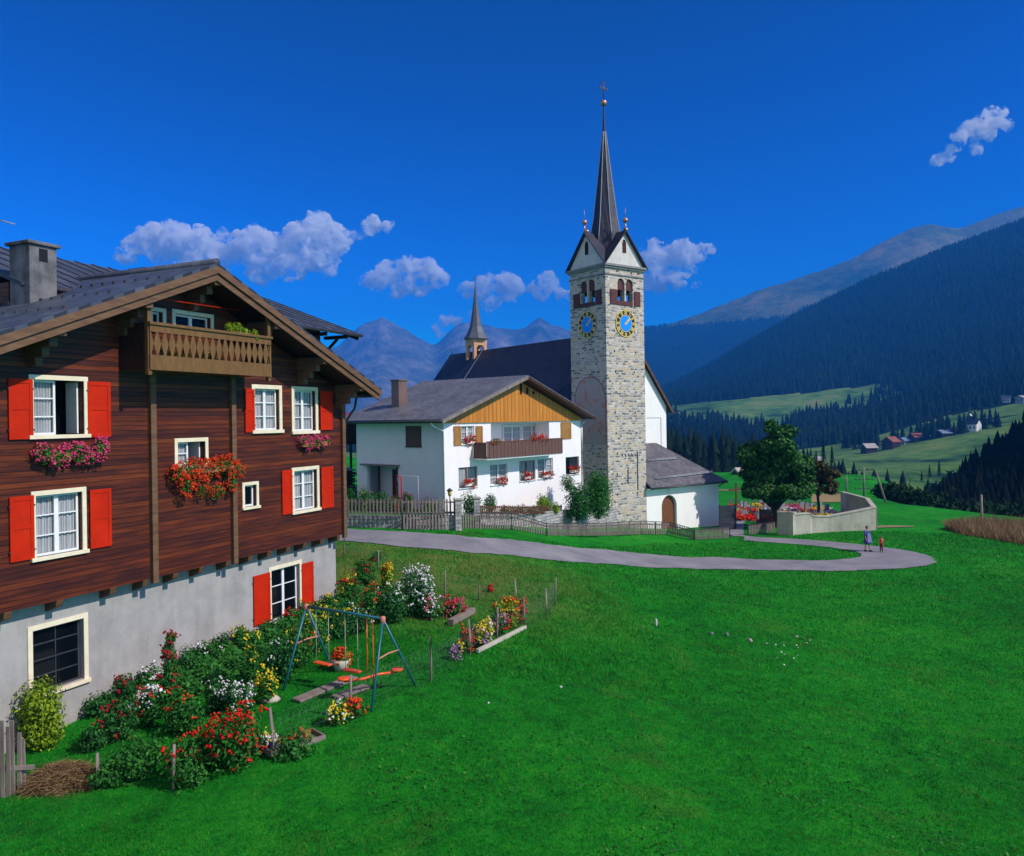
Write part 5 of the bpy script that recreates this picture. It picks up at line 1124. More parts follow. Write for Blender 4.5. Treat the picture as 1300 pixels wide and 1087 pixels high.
def conifer_near(seed):
    rg = np.random.default_rng(seed); t = thing('conifer_tree', (0, 0, 0), 0, 'dark conifer at the edge of the valley below the meadow', 'tree', 'conifers at the edge of the valley'); H_ = 1.0
    b = MB(); b.tube([(0, 0, -.1), (0, 0, .9)], .014, 6, r2=.002); b.build('trunk', M['bark'], t)
    n = 1500; z = rg.random(n) ** .8; lay = np.floor(z * 14) / 14 + .02; fr_ = (z * 14) % 1; r = (.19 * (1 - z) + .012) * (.25 + .75 * (1 - fr_)) * rg.uniform(.5, 1.15, n); a = rg.random(n) * 6.283
    a = np.round(a * 3) / 3 + rg.normal(0, .1, n) + lay * 9; c = np.stack([r * np.cos(a), r * np.sin(a), .06 + z * .94 - r * .35], 1); s = .028
    d = np.stack([np.cos(a), np.sin(a), -.5 + 0 * a], 1) * s * rg.uniform(.7, 1.4, n)[:, None]; e = np.stack([-np.sin(a), np.cos(a), rg.normal(0, .3, n)], 1) * s * .5
    V = np.stack([c - d, c - e, c + d, c + e], 1).reshape(-1, 3); mesh_np('crown', V, np.arange(4 * n).reshape(n, 4), M['conifer'], t); return t
M['conifer'] = leafmat('spruce sprays', [(.004, .012, .007), (.008, .022, .011), (.014, .036, .014)], trans=.05)
CL = []; protos = [conifer_near(1), conifer_near(2)]; rg = random.Random(3); used = 0
for (px, pyt, Y) in [(1068, 590, 150), (1060, 606, 145), (1088, 598, 150), (1075, 612, 140), (1100, 612, 142), (1053, 615, 150), (1122, 618, 150), (1140, 612, 160), (1155, 608, 165), (1170, 598, 170), (1083, 616, 135), (870, 560, 210), (882, 556, 215), (893, 562, 205), (905, 558, 210), (918, 566, 205), (930, 560, 215), (942, 568, 210), (860, 566, 215), (1045, 560, 230), (1056, 566, 225), (1036, 572, 220), (950, 562, 220), (1180, 590, 180), (1192, 585, 185)]:
    o = protos[used] if used < 2 else copy_tree(protos[used % 2]); used += 1
    u_, v_ = uv(px, pyt); zb = -6.0 if Y < 200 and px > 1040 else -5.5; H_ = (CH - v_ / F * Y) - zb; o.location = (u_ / F * Y, Y, zb); o.scale = (H_, H_, H_); o.rotation_euler = (0, 0, rg.uniform(0, 6))
    CL.append((px, o)); o['label'] = 'x'; o['group'] = 'conifers right of the churchyard' if px > 1030 else 'conifers in the front row behind the porch'
for side in (0, 1):
    for k, (px, o) in enumerate(sorted([q for q in CL if (q[0] > 1030) == bool(side)], key=lambda q: q[0])): o['label'] = 'dark conifer, ' + (ORD + ['fourteenth', 'fifteenth', 'sixteenth', 'seventeenth', 'eighteenth'])[k] + (' from the left at the edge of the valley right of the churchyard' if side else ' from the left in the front row behind the church porch')
# ------------------------------------------------------------------ shrubs and garden plants
def plant(px, pyb, h, w_, leaf='foliage', fl=(), label='', lsz=.09, dens=1, seed=None, name='garden_shrub', cat='shrub', Y=None, z=None, stems=True, shape=0, top=1.1, fs=.055, group=None):
    global _pl
    q = gp(px, pyb) if Y is None else P(px, pyb, Y)
    if Y is not None and z is None: pass
    t = thing(name, q, random.Random(px).uniform(0, 6), label, cat, group); rg = random.Random(seed or int(px * 7 + pyb)); bl = []
    k = max(3, int(4 * w_ / .5)); 
    for i in range(k):
        a = rg.uniform(0, 6.28); r = rg.uniform(0, .6) * w_ / 2; hh = h * (rg.uniform(.55, 1) if shape == 0 else (i + 1) / k)
        rr_ = w_ * (rg.uniform(.22, .36) if shape == 0 else .32 * (1.1 - .7 * i / k)); bl.append((r * math.cos(a) * (1 if shape == 0 else .4), r * math.sin(a) * (1 if shape == 0 else .4), max(hh - rr_ * .6, rr_ * .5), rr_, rr_, rr_ * (1.1 if shape == 0 else 1.3)))
        if shape == 0: bl.append((r * math.cos(a), r * math.sin(a), hh * .4, rr_ * .95, rr_ * .95, hh * .42))
    if stems:
        b = MB()
        for q_ in bl[:12]: b.tube([(q_[0] * .2, q_[1] * .2, -.1), (q_[0] * .7, q_[1] * .7, q_[2] * .6), (q_[0], q_[1], q_[2])], .012 + .01 * (h > 1), 5)
        b.build('stem', M['bark'] if h > 1.4 else M['foliage_blue'], t)
    n = int(dens * (w_ * w_ * 1.2 + w_ * h * 2.2) * 620 * (.09 / lsz) ** 1.5); leaf_cloud('foliage', bl, max(n, 60), lsz, M[leaf], t, shell=.4, seed=seed or int(px), asp=.45)
    tp_ = [q_ for q_ in bl if q_[2] > h * .35] or bl
    for j, (c, nn) in enumerate(fl): blossoms('blossom', tp_, int(nn * 1.4), fs, M[c], t, seed=int(px) + j, up=.6, clump=4)
    return t
W_ = dict(stems=True)
plant(733, 660, 2.35, 2.0, 'foliage_blue', (), 'blue green drooping shrub behind the stone wall by the tower, left of its darker neighbour', .17, .8, Y=51.5)
plant(760, 657, 3.0, 2.3, 'foliage', (), 'tall dark green shrub at the left foot of the church tower', .17, .9, Y=53)
plant(722, 625, 1.1, 1.1, 'foliage', (('fl_white', 40),), 'white flowering bush against the corner of the white house', .13, .6, Y=54, stems=False)
plant(598, 655, 1.3, 1.4, 'foliage', (('fl_white', 60),), 'white flowering bush between the two gate pillars', .12, .9, Y=45.3)
plant(624, 650, 1.0, 1.0, 'foliage_blue', (('fl_white', 25),), 'low grey green bush right of the gate pillars', .12, .8, Y=46.3)
plant(690, 650, 1.05, 1.3, 'foliage_lime', (), 'bright yellow green bush below the basement window', .13, 1, Y=50)
plant(705, 652, .7, .7, 'foliage_lime', (), 'second smaller yellow green bush beside the blue green shrub', .13, 1, Y=50.5)
for i, (px, py, h, w_, lf_, fl) in enumerate(((446, 652, 1.5, 1.2, 'foliage_blue', ()), (462, 652, 1.5, 1.4, 'foliage', (('fl_yellow', 8),)), (482, 650, 1.2, 1.4, 'foliage', ()), (503, 650, .9, 1.0, 'foliage', (('fl_red', 12),)), (520, 650, 1.1, .9, 'foliage_blue', (('fl_red', 14),)), (545, 652, .8, 1.4, 'foliage_blue', (('fl_pink', 12),)), (640, 655, .55, 1.0, 'foliage', (('fl_pink', 20),)), (657, 655, .6, 1.2, 'foliage_blue', (('fl_rose', 16),)), (674, 655, .5, 1, 'foliage', ()))):
    plant(px, py, h, w_, lf_, fl, ['dark bush at the far left under the shaded wall', 'green bush with yellow dots beside the entrance recess', 'rounded green bush below the entrance recess', 'low bush with red flowers behind the picket fence', 'bush with red flowers beside the drying frame', 'low dark bush with pink flowers at the house corner', 'low bush with pink flowers under the white facade', 'low dark bush with deep red flowers under the white facade', 'low plain green bush under the white facade'][i], .12, .8, Y=46.5 + (i > 5) * 2)
t = thing('drying_frame', P(518, 650, 46), .6, 'thin grey metal drying frame in front of the shaded wall', 'frame'); a, c = P(505, 604, 46.0) - t.location, P(530.5, 605, 46.0) - t.location; b = MB(); t.rotation_euler = (0, 0, 0)
b.tube([(a.x, a.y, -.8), a, c, (c.x, c.y, -.8)], .035, 6); b.build('tube', M['lead'], t)
t = thing('play_frame', P(507, 646, 45.7), 0, 'narrow orange tubular frame beside the grey drying frame', 'frame'); b = MB(); h = P(507, 604, 45.7).z - t.location.z; b.tube([(-.18, 0, -.6), (-.18, 0, h - .15), (0, 0, h), (.14, 0, h - .1), (.14, 0, -.6)], .04, 6); b.build('tube', M['red'], t)
p = P(448, 562, 53.2); t = thing('side_balcony', p, HF.ang, 'brown slatted balcony with red flowers seen left of the white house', 'balcony'); h = P(448, 531, 53.2).z - p.z; b = MB()
for i in range(14): b.box((-1.6 + i * .16, -.03, 0), (-1.6 + i * .16 + .13, 0, h))
for i in range(8): b.box((.64, -.03 + i * .16, 0), (.67, .1 + i * .16, h))
b.build('railing', M['dark_wood'], t); b = MB(); b.box((-1.6, -.03, -.12), (.67, 1.4, -.002)); b.build('floor', M['dark_wood'], t); leaf_cloud('foliage', [(x, -.05, h + .1, .2, .15, .15) for x in (-.8, -.4, 0, .4)], 220, .1, M['foliage'], t); blossoms('blossom', [(x, -.05, h + .12, .2, .15, .15) for x in (-.8, -.4, 0, .4)], 60, .1, M['fl_red'], t)
b = MB()
for x in (-1.5, .55): b.box((x, .9, -2.9), (x + .12, 1.02, -.122))
b.build('post', M['dark_wood'], t)
p = P(446, 642, 52.5); t = thing('slatted_shed', p, HF.ang, 'dark slatted shed wall between the farmhouse and the white house', 'shed'); b = MB()
for i in range(11): b.box((-1.8, 0, .1 + i * .2), (.35, .06, .24 + i * .2))
b.build('slats', M['dark_wood'], t); b = MB(); b.box((-1.8, .3, -.6), (.3, 1.8, 2.3)); b.build('shed_body', M['dark'], t); b = MB(); b.poly([(-1.9, -.1, 2.32), (.4, -.1, 2.32), (.4, 1.9, 2.6), (-1.9, 1.9, 2.6)], (0, 0, 1), .06); b.build('roof', M['slate2'], t)
GP = [ # px, base, h, w, leaf, flowers, label
 (52,948,1.45,1.35,'foliage_lime',(),'yellow green arching shrub below the dark basement window'), (8,930,.7,.5,'foliage_lime',(),'small yellow green sprig at the left picture edge'),
 (118,952,.75,.9,'foliage_blue',(),'low dark clump between the straw heap and the house wall'), (152,940,1.15,1.0,'foliage_blue',(('fl_rose',14),),'dark bush with tall dark red roses below the wall'), (186,925,1.2,.9,'foliage',(('fl_white',26),('fl_red',10)),'bush with tiny white and red flowers left of the rose column'),
 (236,930,1.1,1.2,'foliage',(('fl_orange',10),),'loose green bush at the foot of the rose column'), (275,905,.95,.9,'foliage_blue',(('fl_white',10),),'dark leafy plants beside the rose column'), (262,968,1.0,1.1,'foliage',(('fl_orange',22),),'green bush with orange red flowers in the middle of the bed'),
 (300,972,1.3,1.5,'foliage',(('fl_red',60),),'big dark dahlia bush with bright red flowers'), (240,992,1.0,1.2,'foliage',(('fl_red',12),),'dark foliage left of the big dahlia bush'), (180,982,.95,1.4,'foliage',(),'broad green foliage in the lower left of the bed'), (140,996,.6,1.2,'foliage',(),'low green leaves nearest the straw heap'),
 (305,905,.95,.9,'foliage_blue',(('fl_white',34),),'dark bush dotted with white daisies, in front of the tall yellow plant'), (338,893,.75,.7,'foliage',(('fl_yellow',34),),'clump of pale yellow flowers beside a stone'), (318,878,1.6,.55,'foliage',(('fl_yellow',26),),'tall plant with yellow heads against the red shutter'),
 (350,868,1.15,1.0,'foliage_blue',(('fl_white',6),),'dark green bush behind the swing legs, left'), (378,846,1.05,1.1,'foliage',(('fl_red',6),('fl_yellow',6)),'green bush under the lower red shuttered window'), (402,828,1.05,1.0,'foliage',(('fl_yellow',26),),'bush with yellow flowers behind the swing'), (425,812,1.1,1.1,'foliage_blue',(('fl_yellow',20),),'dark bush with yellow flowers at the house corner'),
 (452,806,1.0,1.0,'foliage_blue',(('fl_white',8),),'dark leafy bush right of the house corner'), (470,792,1.2,1.1,'foliage',(('fl_orange',14),),'tall dark bush with orange specks'), (446,768,1.1,.9,'foliage',(('fl_red',8),('fl_yellow',6)),'bush with red and yellow flowers beside the house corner post'), (497,790,1.25,1.3,'foliage_blue',(('fl_white',22),),'big dark bush with a few white flowers'),
 (528,782,1.55,1.35,'foliage_blue',(('fl_white',95),),'dark bush crowned with many white daisies'), (492,748,1.15,.6,'foliage_lime',(('fl_yellow',20),('fl_orange',8)),'upright yellow and orange gladioli behind the daisies'), (463,742,1.0,.9,'foliage',(('fl_rose',8),),'green bush with a crimson rose on the slope'), (550,786,.8,.8,'foliage',(('fl_white',16),('fl_pink',10)),'low bush with white and pink flowers right of the daisies'),
 (577,784,.6,.9,'foliage',(('fl_pink',22),('fl_red',14)),'low bed of pink and red flowers behind the log'), (434,850,.65,.6,'foliage_lime',(('fl_orange',34),('fl_red',12)),'orange nasturtiums in a pale pot behind the swing'),
 (432,918,.4,.6,'foliage',(('fl_yellow',14),('fl_white',8)),'small clump of yellow flowers by the fence stake'), (452,912,.4,.4,'foliage',(('fl_orange',14),),'small orange flowers right of the fence stake'), (577,838,.3,.35,'foliage',(('fl_mauve',14),),'small mauve flower clump by the netting'), (583,832,.35,.2,'foliage',(('fl_yellow',6),),'single yellow flower by the netting'),
 (590,828,.6,.45,'foliage',(('fl_red',10),('fl_orange',8)),'red flowers at the near end of the fence bed'), (607,822,.75,.6,'foliage',(('fl_yellow',22),('fl_mauve',10)),'yellow and mauve flowers in the fence bed'), (620,815,.7,.6,'foliage_lime',(('fl_yellow',26),('fl_white',10)),'yellow and white flowers in the fence bed'), (634,806,.8,.7,'foliage',(('fl_mauve',18),('fl_yellow',10),('fl_red',8)),'mauve, yellow and red flowers in the fence bed'), (648,798,.95,.7,'foliage_lime',(('fl_orange',20),('fl_yellow',26)),'tall orange and yellow flowers in the fence bed'), (660,792,.85,.5,'foliage',(('fl_red',16),),'tall red flowers at the far end of the fence bed'),
 (340,952,.35,.4,'foliage',(('fl_white',14),('fl_yellow',6)),'little pale flowers beside the wooden tray'), (375,955,.2,1.0,'foliage',(),'low weeds below the wooden tray'), (622,752,.25,.25,'foliage',(('fl_red',10),),'single red poppy clump on the slope'), (478,712,.35,.6,'foliage',(),'leafy vine on the leaning stake')]
for i, (px, h, w_, lf_, fl, lab) in enumerate(((128, .8, .9, 'foliage_blue', (), 'low dark plant at the wall foot, nearest the straw heap'), (160, 1.0, .9, 'foliage_blue', (('fl_rose', 10),), 'dark plant with rose red heads at the wall foot'), (190, 1.1, .9, 'foliage', (('fl_white', 14),), 'green plant with small white heads at the wall foot'), (240, 1.0, .9, 'foliage_blue', (), 'dark plant at the wall foot right of the rose column'),
    (262, 1.15, .8, 'foliage', (('fl_white', 8),), 'tall thin leaves at the wall foot between rose column and red shutter'), (286, 1.3, .8, 'foliage_blue', (), 'spiky dark plants at the wall foot left of the red shutter'), (305, 1.2, .8, 'foliage', (('fl_yellow', 8),), 'green plants at the wall foot under the red shutter'), (345, 1.0, .8, 'foliage_blue', (), 'dark plants at the wall foot under the white window'), (372, 1.05, .8, 'foliage', (('fl_red', 6),), 'green plants at the wall foot under the right shutter'), (395, 1.1, .8, 'foliage_blue', (('fl_yellow', 8),), 'dark plants with yellow dots at the wall foot'), (418, 1.15, .8, 'foliage', (('fl_yellow', 8),), 'green plants with yellow dots at the wall corner'))):
    x_ = L(px, 850, .0)[0]; q = CF.w(x_, .0, 0); q.z = g1(q.x, q.y); t = plant(px, 850, h * (.55 if px > 250 else .7), w_ * .85, lf_, fl, lab, .10, 1.0, fs=.08); t.location = q
for (px, py, h, w_, lf_, fl, lab) in GP: plant(px, py, h * (.8 if 100 < px < 306 else 1), w_ * (.85 if 100 < px < 306 else 1), lf_, fl, lab, .10 if px < 420 else .11, .95 if px > 100 else 1.25, fs=.07 if px < 420 else .085)
t = plant(214, 908, 1.95, .75, 'foliage', (('fl_rose', 22),), 'slender climbing rose column with deep red blooms against the wall', .10, 1.3, shape=1, fs=.085); b = MB(); b.tube([(0, 0, 0), (0, 0, 2.0)], .02, 6); b.tube([(.1, 0, .9), (.5, .1, 1.15)], .015, 5); b.build('stake', M['grey_wood'], t)
q = gp(434, 850); t = thing('flower_pot', q + Vector((0, -.1, 0)), 0, 'pale round stone pot under the nasturtiums', 'pot'); b = MB(); b.lathe([(.16, 0), (.26, .28), (.24, .3)], 14); b.build('pot', M['concrete'], t)
# low leafy bed between the shrubs and the wall
n = 9000; px_ = rng.uniform(118, 432, n); sx = np.array([L(a, 850, .4)[0] for a in px_]); oy = -rng.uniform(0, 1, n) ** 1.0 * np.interp(px_, [118, 200, 300, 432], [1.5, 2.4, 1.6, .8]); wx_ = CF.O.x + CF.X.x * sx + CF.Y.x * (oy + .3); wy_ = CF.O.y + CF.X.y * sx + CF.Y.y * (oy + .3)
c = np.stack([wx_, wy_, G(wx_, wy_) + rng.uniform(.0, .42, n) * (.4 + .6 * np.abs(np.sin(wx_ * 3.1 + wy_ * 2.3)))], 1); nn = rng.normal(0, .6, (n, 3)) + np.array([.3, -.3, .8]); a = np.cross(nn, rng.normal(size=(n, 3))); a /= np.linalg.norm(a, axis=1)[:, None]; b_ = np.cross(nn / np.linalg.norm(nn, axis=1)[:, None], a); s = rng.uniform(.04, .10, n)[:, None]
tag(mesh_np('ground_cover', np.stack([c - a * s, c - b_ * s * .45, c + a * s, c + b_ * s * .45], 1).reshape(-1, 3), np.arange(4 * n).reshape(n, 4), M['foliage']), 'low tangled leaves filling the flower bed along the farmhouse wall', 'ground cover', kind='stuff')
# straw heap
q = gp(82, 996); rg2 = np.random.default_rng(5); n = 2600; a = rg2.random(n) * 6.28; r = np.sqrt(rg2.random(n)) * .85; c = np.stack([r * np.cos(a), r * np.sin(a) * .6, .38 * (1 - (r / .85) ** 2) + rg2.normal(0, .02, n)], 1)
d = rg2.normal(0, 1, (n, 3)) * np.array([.14, .14, .05]); e = np.cross(d, rg2.normal(size=(n, 3))); e = e / np.linalg.norm(e, axis=1)[:, None] * .008
M['straw'] = leafmat('dry straw', [(.10, .06, .03), (.20, .13, .06), (.30, .20, .09)], trans=.05)
o = mesh_np('straw_heap', np.stack([c - d, c - e, c + d, c + e], 1).reshape(-1, 3), np.arange(4 * n).reshape(n, 4), M['straw']); o.location = q; tag(o, 'brown straw heap at the lower left by the house', 'straw heap')
t = thing('picket_fence', gp(12, 1015), 0, 'rough old grey plank fence at the lower left edge', 'fence')
for i, (px, yt) in enumerate(((-14, 925), (-4, 912), (4, 918), (11, 927), (17, 921), (25, 938), (31, 948))):
    q = P(px, 1015, t.location.y + .05 * i); h = P(px, yt, q.y).z - q.z; b = MB(); q = q - t.location; b.beam((q.x, q.y, -.3), (q.x + .02 * math.sin(i * 3), q.y, h), .075, .03, up=(0, 1, 0)); b.build('plank', M['grey_wood'], t)
b = MB(); b.beam((-.5, .1, .55), (.32, .3, .50), .05, .08); b.build('rail', M['grey_wood'], t)
# ------------------------------------------------------------------ garden fence of stakes and wire
ST = [(124,956,1000),(220,945,1003),(346,898,962),(445,857,912),(547,809,865),(597,786,832),(631,771,812),(666,757,800),(694,747,785),(705,733,769),(655,734,769),(608.5,728,762),(565,724,763),(521,714,742),(480,698,722),(437,682,705)]
gf = thing('garden_fence', gp(547, 865), 0, 'garden fence of thin grey stakes joined by fine wire netting', 'fence'); prev = None; wire = MB()
M['wire'] = simple('green grey wire', (.10, .16, .13), None, 3, .5)
for i, (px, yt, yb) in enumerate(ST):
    q = gp(px, yb); h = top_at(px, yt, q) - q.z; q = q - gf.location; b = MB(); b.tube([q - Vector((0, 0, .25)), q + Vector((.01, 0, h * .5)), q + Vector((.04 * math.sin(i * 2.3), .0, h))], .036, 6, r2=.030); b.build('stake', M['grey_wood'], gf)
    if prev is not None and i > 2:
        p, hp = prev; L_ = (q - p).length
        for k in range(5): wire.tube([p + Vector((0, 0, .08 + hp * .75 * k / 4)), p.lerp(q, .5) + Vector((0, 0, .05 + (hp + h) * .5 * .75 * k / 4)), q + Vector((0, 0, .08 + h * .75 * k / 4))], .0028, 3)
        m_ = int(L_ / .16)
        for k in range(m_):
            a = p.lerp(q, k / m_); c = p.lerp(q, min(1, (k + 1.6) / m_)); wire.tube([a + Vector((0, 0, .05)), c + Vector((0, 0, h * .78))], .0022, 3); wire.tube([c + Vector((0, 0, .05)), a + Vector((0, 0, h * .78))], .0022, 3)
    prev = (q, h)
wire.build('netting', M['wire'], gf)
def bar_obj(name, p0, p1, w_, h_, m, label, cat, lift=.02):
    a, c = gp(*p0), gp(*p1); o = MB(); o.beam(Vector((0, 0, h_ / 2 + lift)), c - a + Vector((0, 0, h_ / 2 + lift)), w_, h_); r = o.build(name, m, None, .01); r.location = a; return tag(r, label, cat)
bar_obj('log', (572, 795), (600, 779), .22, .2, M['grey_wood'], 'short grey log lying below the pink flowers', 'log')
bar_obj('plank', (376, 892), (449, 862), .32, .06, M['grey_wood'], 'long pale plank on the grass under the swings', 'plank'); bar_obj('plank', (426, 888), (466, 873), .34, .05, M['grey_wood'], 'shorter broken plank beside the long one under the seesaw', 'plank')
bar_obj('bed_edging', (606, 830), (667, 799), .10, .12, M['concrete'], 'pale stone edging along the flower bed', 'edging')
q = gp(372, 946); t = thing('wooden_tray', q, .75, 'shallow wooden tray frame with odds and ends lying on the grass', 'tray')
for a, c in (((-.62, -.28, 0), (.62, -.24, .12)), ((-.62, .24, 0), (.62, .28, .12)), ((-.62, -.24, 0), (-.58, .24, .12)), ((.58, -.24, 0), (.62, .24, .12))): b = MB(); b.box(a, c); b.build('side', M['tan_wood'] if a[1] > 0 else M['grey_wood'], t)
b = MB(); b.box((-.57, -.23, .0), (.57, .23, .03)); b.build('base', M['grey_wood'], t); b = MB(); b.beam((.2, -.3, .17), (.35, .35, .17), .08, .05); b.build('slat', M['tan_wood'], t)
for i, (x, y, m_, lab) in enumerate(((-.4, .1, 'fl_blue', 'blue toy in the wooden tray'), (-.1, -.1, 'white_paint', 'pale toy in the wooden tray'), (.0, .12, 'red', 'red toy in the wooden tray'))):
    b = MB(); b.lathe([(.05, 0), (.08, .05), (.075, .09), (.02, .11)], 9); o = b.build('toy', M[m_]); c = math.cos(.75); s_ = math.sin(.75); o.location = q + Vector((x * c - y * s_, x * s_ + y * c, .032)); tag(o, lab, 'toy')
q = gp(343, 890); b = MB(); b.lathe([(.14, -.05), (.2, .04), (.13, .13), (.03, .16)], 9); o = b.build('rock', M['concrete']); o.location = q; o.scale = (1.4, .9, 1); tag(o, 'pale stone by the yellow flower clump', 'rock')
# ------------------------------------------------------------------ swing set
M['teal'] = simple('teal tube paint', (.012, .13, .17), (.008, .10, .14), 4, .4, .5); M['orange'] = simple('orange red paint', (.80, .10, .015), (.65, .08, .012), 4, .4, .5); M['pink_clamp'] = simple('faded red clamp', (.62, .22, .16), None, 4, .5); M['rope'] = simple('pale rope', (.45, .42, .4), None, 4, .8)
A0, A1 = gp(358, 878), gp(425, 852); B0, B1 = gp(471, 904), gp(530, 871)
ma, mb = (A0 + A1) / 2, (B0 + B1) / 2; sw = thing('swing_set', (ma + mb) / 2, 0, 'teal and orange garden swing set with two swings and a seesaw', 'swing set'); O = sw.location.copy()
ta = P(389, 771, ma.y); tb = P(486, 784, mb.y); zt_ = (ta.z + tb.z) / 2; ta.z = tb.z = zt_
for nm, base in (('leg', A0), ('leg', A1)): b = MB(); b.tube([base - O - Vector((0, 0, .1)), ta - O], .030, 10); b.build(nm, M['teal'], sw)
for nm, base in (('leg', B0), ('leg', B1)): b = MB(); b.tube([base - O - Vector((0, 0, .1)), tb - O], .030, 10); b.build(nm, M['teal'], sw)
b = MB(); b.tube([ta - O, tb - O], .032, 10); b.build('top_bar', M['teal'], sw)
for t0, (p, q) in ((ta, (A0, A1)), (tb, (B0, B1))):
    b = MB(); b.tube([p.lerp(t0, .55) - O, (p.lerp(t0, .55) + q.lerp(t0, .55)) / 2 - O + Vector((0, 0, .03)), q.lerp(t0, .55) - O], .02, 8); b.build('brace', M['pink_clamp'], sw)
    b = MB(); b.lathe([(.05, -.13), (.065, -.05), (.065, .04), (.03, .06)], 10, t0 - O); b.build('clamp', M['pink_clamp'], sw)
dd = (tb - ta); d_ = dd.normalized(); nn_ = Vector((-d_.y, d_.x, 0))
for (s0, s1, hz_) in ((.13, .30, .52), (.52, .68, .50)):
    b = MB()
    for s in (s0, s1): p = ta + dd * s; b.tube([p - O, Vector((p.x, p.y, ma.z + hz_)) - O], .008, 5)
    b.build('rope', M['rope'], sw)
    p, q = ta + dd * s0, ta + dd * s1; zc = ma.z + hz_; b = MB(); ex_ = d_ * .05; V = []
    b.poly([Vector((p.x, p.y, zc)) - ex_ - nn_ * .09 - O, Vector((q.x, q.y, zc)) + ex_ - nn_ * .09 - O, Vector((q.x, q.y, zc)) + ex_ + nn_ * .09 - O, Vector((p.x, p.y, zc)) - ex_ + nn_ * .09 - O], (0, 0, 1), .045); b.build('swing_seat', M['orange'], sw, .012)
for s in (.80, .875):
    p = ta + dd * s; b = MB(); b.tube([p - O, Vector((p.x, p.y, ma.z + .28)) - O], .014, 6); b.build('seesaw_rod', M['orange'], sw)
p = ta + dd * .84; c = Vector((p.x, p.y, ma.z + .48)) - O; v = (nn_ * .8 + d_ * .45).normalized() * .68
b = MB(); b.tube([c - v, c - v * .3 - Vector((0, 0, .03)), c + v * .3 + Vector((0, 0, .02)), c + v], .035, 8); b.build('seesaw_beam', M['orange'], sw)
for s_ in (-1, 1): e_ = c + v * s_ + Vector((0, 0, .04)); b = MB(); b.lathe([(.05, -.02), (.15, .0), (.16, .04), (.12, .05)], 10, e_); b.build('seesaw_seat', M['orange'], sw)
# ------------------------------------------------------------------ stones in the meadow
for i, (px, py, r, m_, lab) in enumerate(((903, 806, .09, 'granite', 'left of three grey lumps lying in the meadow'), (923, 807, .10, 'granite', 'middle of three grey lumps lying in the meadow'), (952, 815, .11, 'concrete', 'right and palest of three lumps lying in the meadow'), (833, 794, .10, 'fl_white', 'lone upright white scrap in the meadow'))):
    q = gp(px, py); b = MB(); rg = random.Random(i); b.lathe([(r * .7, -.03), (r, r * .3), (r * .8, r * .9), (r * .2, r * 1.2)], 8); o = b.build('rock', M[m_]); o.location = q; o.scale = (1.2, .8, 1) if i < 3 else (.6, .6, 2.2); o.rotation_euler = (0, 0, i); tag(o, lab, 'rock')
    d = o.modifiers.new('d', 'SUBSURF'); d.levels = d.render_levels = 1
first = None
for i in range(17):
    px, py = rng.normal(998, 22), rng.normal(825, 9); q = gp(px, py) if i > 1 else gp(*((620, 893), (712, 873))[i]); r = rng.uniform(.022, .045); b = MB()
    if first is None: b.lathe([(.7, -.2), (1, .3), (.7, .9), (.1, 1.1)], 7); first = b.build('mushroom', M['fl_white']); o = first
    else: o = first.copy(); COL.objects.link(o)
    o.location = q; o.scale = (r, r, r); tag(o, 'tiny white mushroom among others in the meadow right of the grey lumps' if i > 1 else ('tiny white speck in the grass, %s' % ('nearer the swing' if i == 0 else 'right of the garden fence')), 'mushroom', 'white mushrooms in the meadow' if i > 1 else None)
    if i <= 1 and 'group' in o: del o['group']
# ------------------------------------------------------------------ poles
def pole(px, yt, Y, label, arms=1, lean=0, zb=None):
    q = P(px, 640, Y); q.z = min(g1(q.x, q.y), 0) if zb is None else zb; h = P(px, yt, Y).z - q.z; t = thing('utility_pole', q, 0, label, 'utility pole'); b = MB(); b.tube([(lean, 0, -.5), (0, 0, h)], .13, 8, r2=.09); b.build('mast', M['grey_wood'], t)
    for k in range(arms):
        z = h - .4 - k * 1.1; b = MB(); b.box((-1.1, -.06, z), (1.1, .06, z + .09))
        for x in (-1, -.5, .5, 1): b.lathe([(.05, 0), (.06, .1), (.03, .16)], 6, (x, 0, z + .092))
        b.build('crossarm', M['metal_dark'], t)
pole(1097, 593, 92, 'utility pole with crossarms behind the churchyard wall', 3); pole(1075, 604, 95, 'plain pole left of the crossarm pole', 0); pole(1113, 600, 84, 'leaning brace pole right of the crossarm pole', 0, 1.1); pole(1246, 628, 68, 'pole standing before the dark thicket at the right', 0, zb=-2)
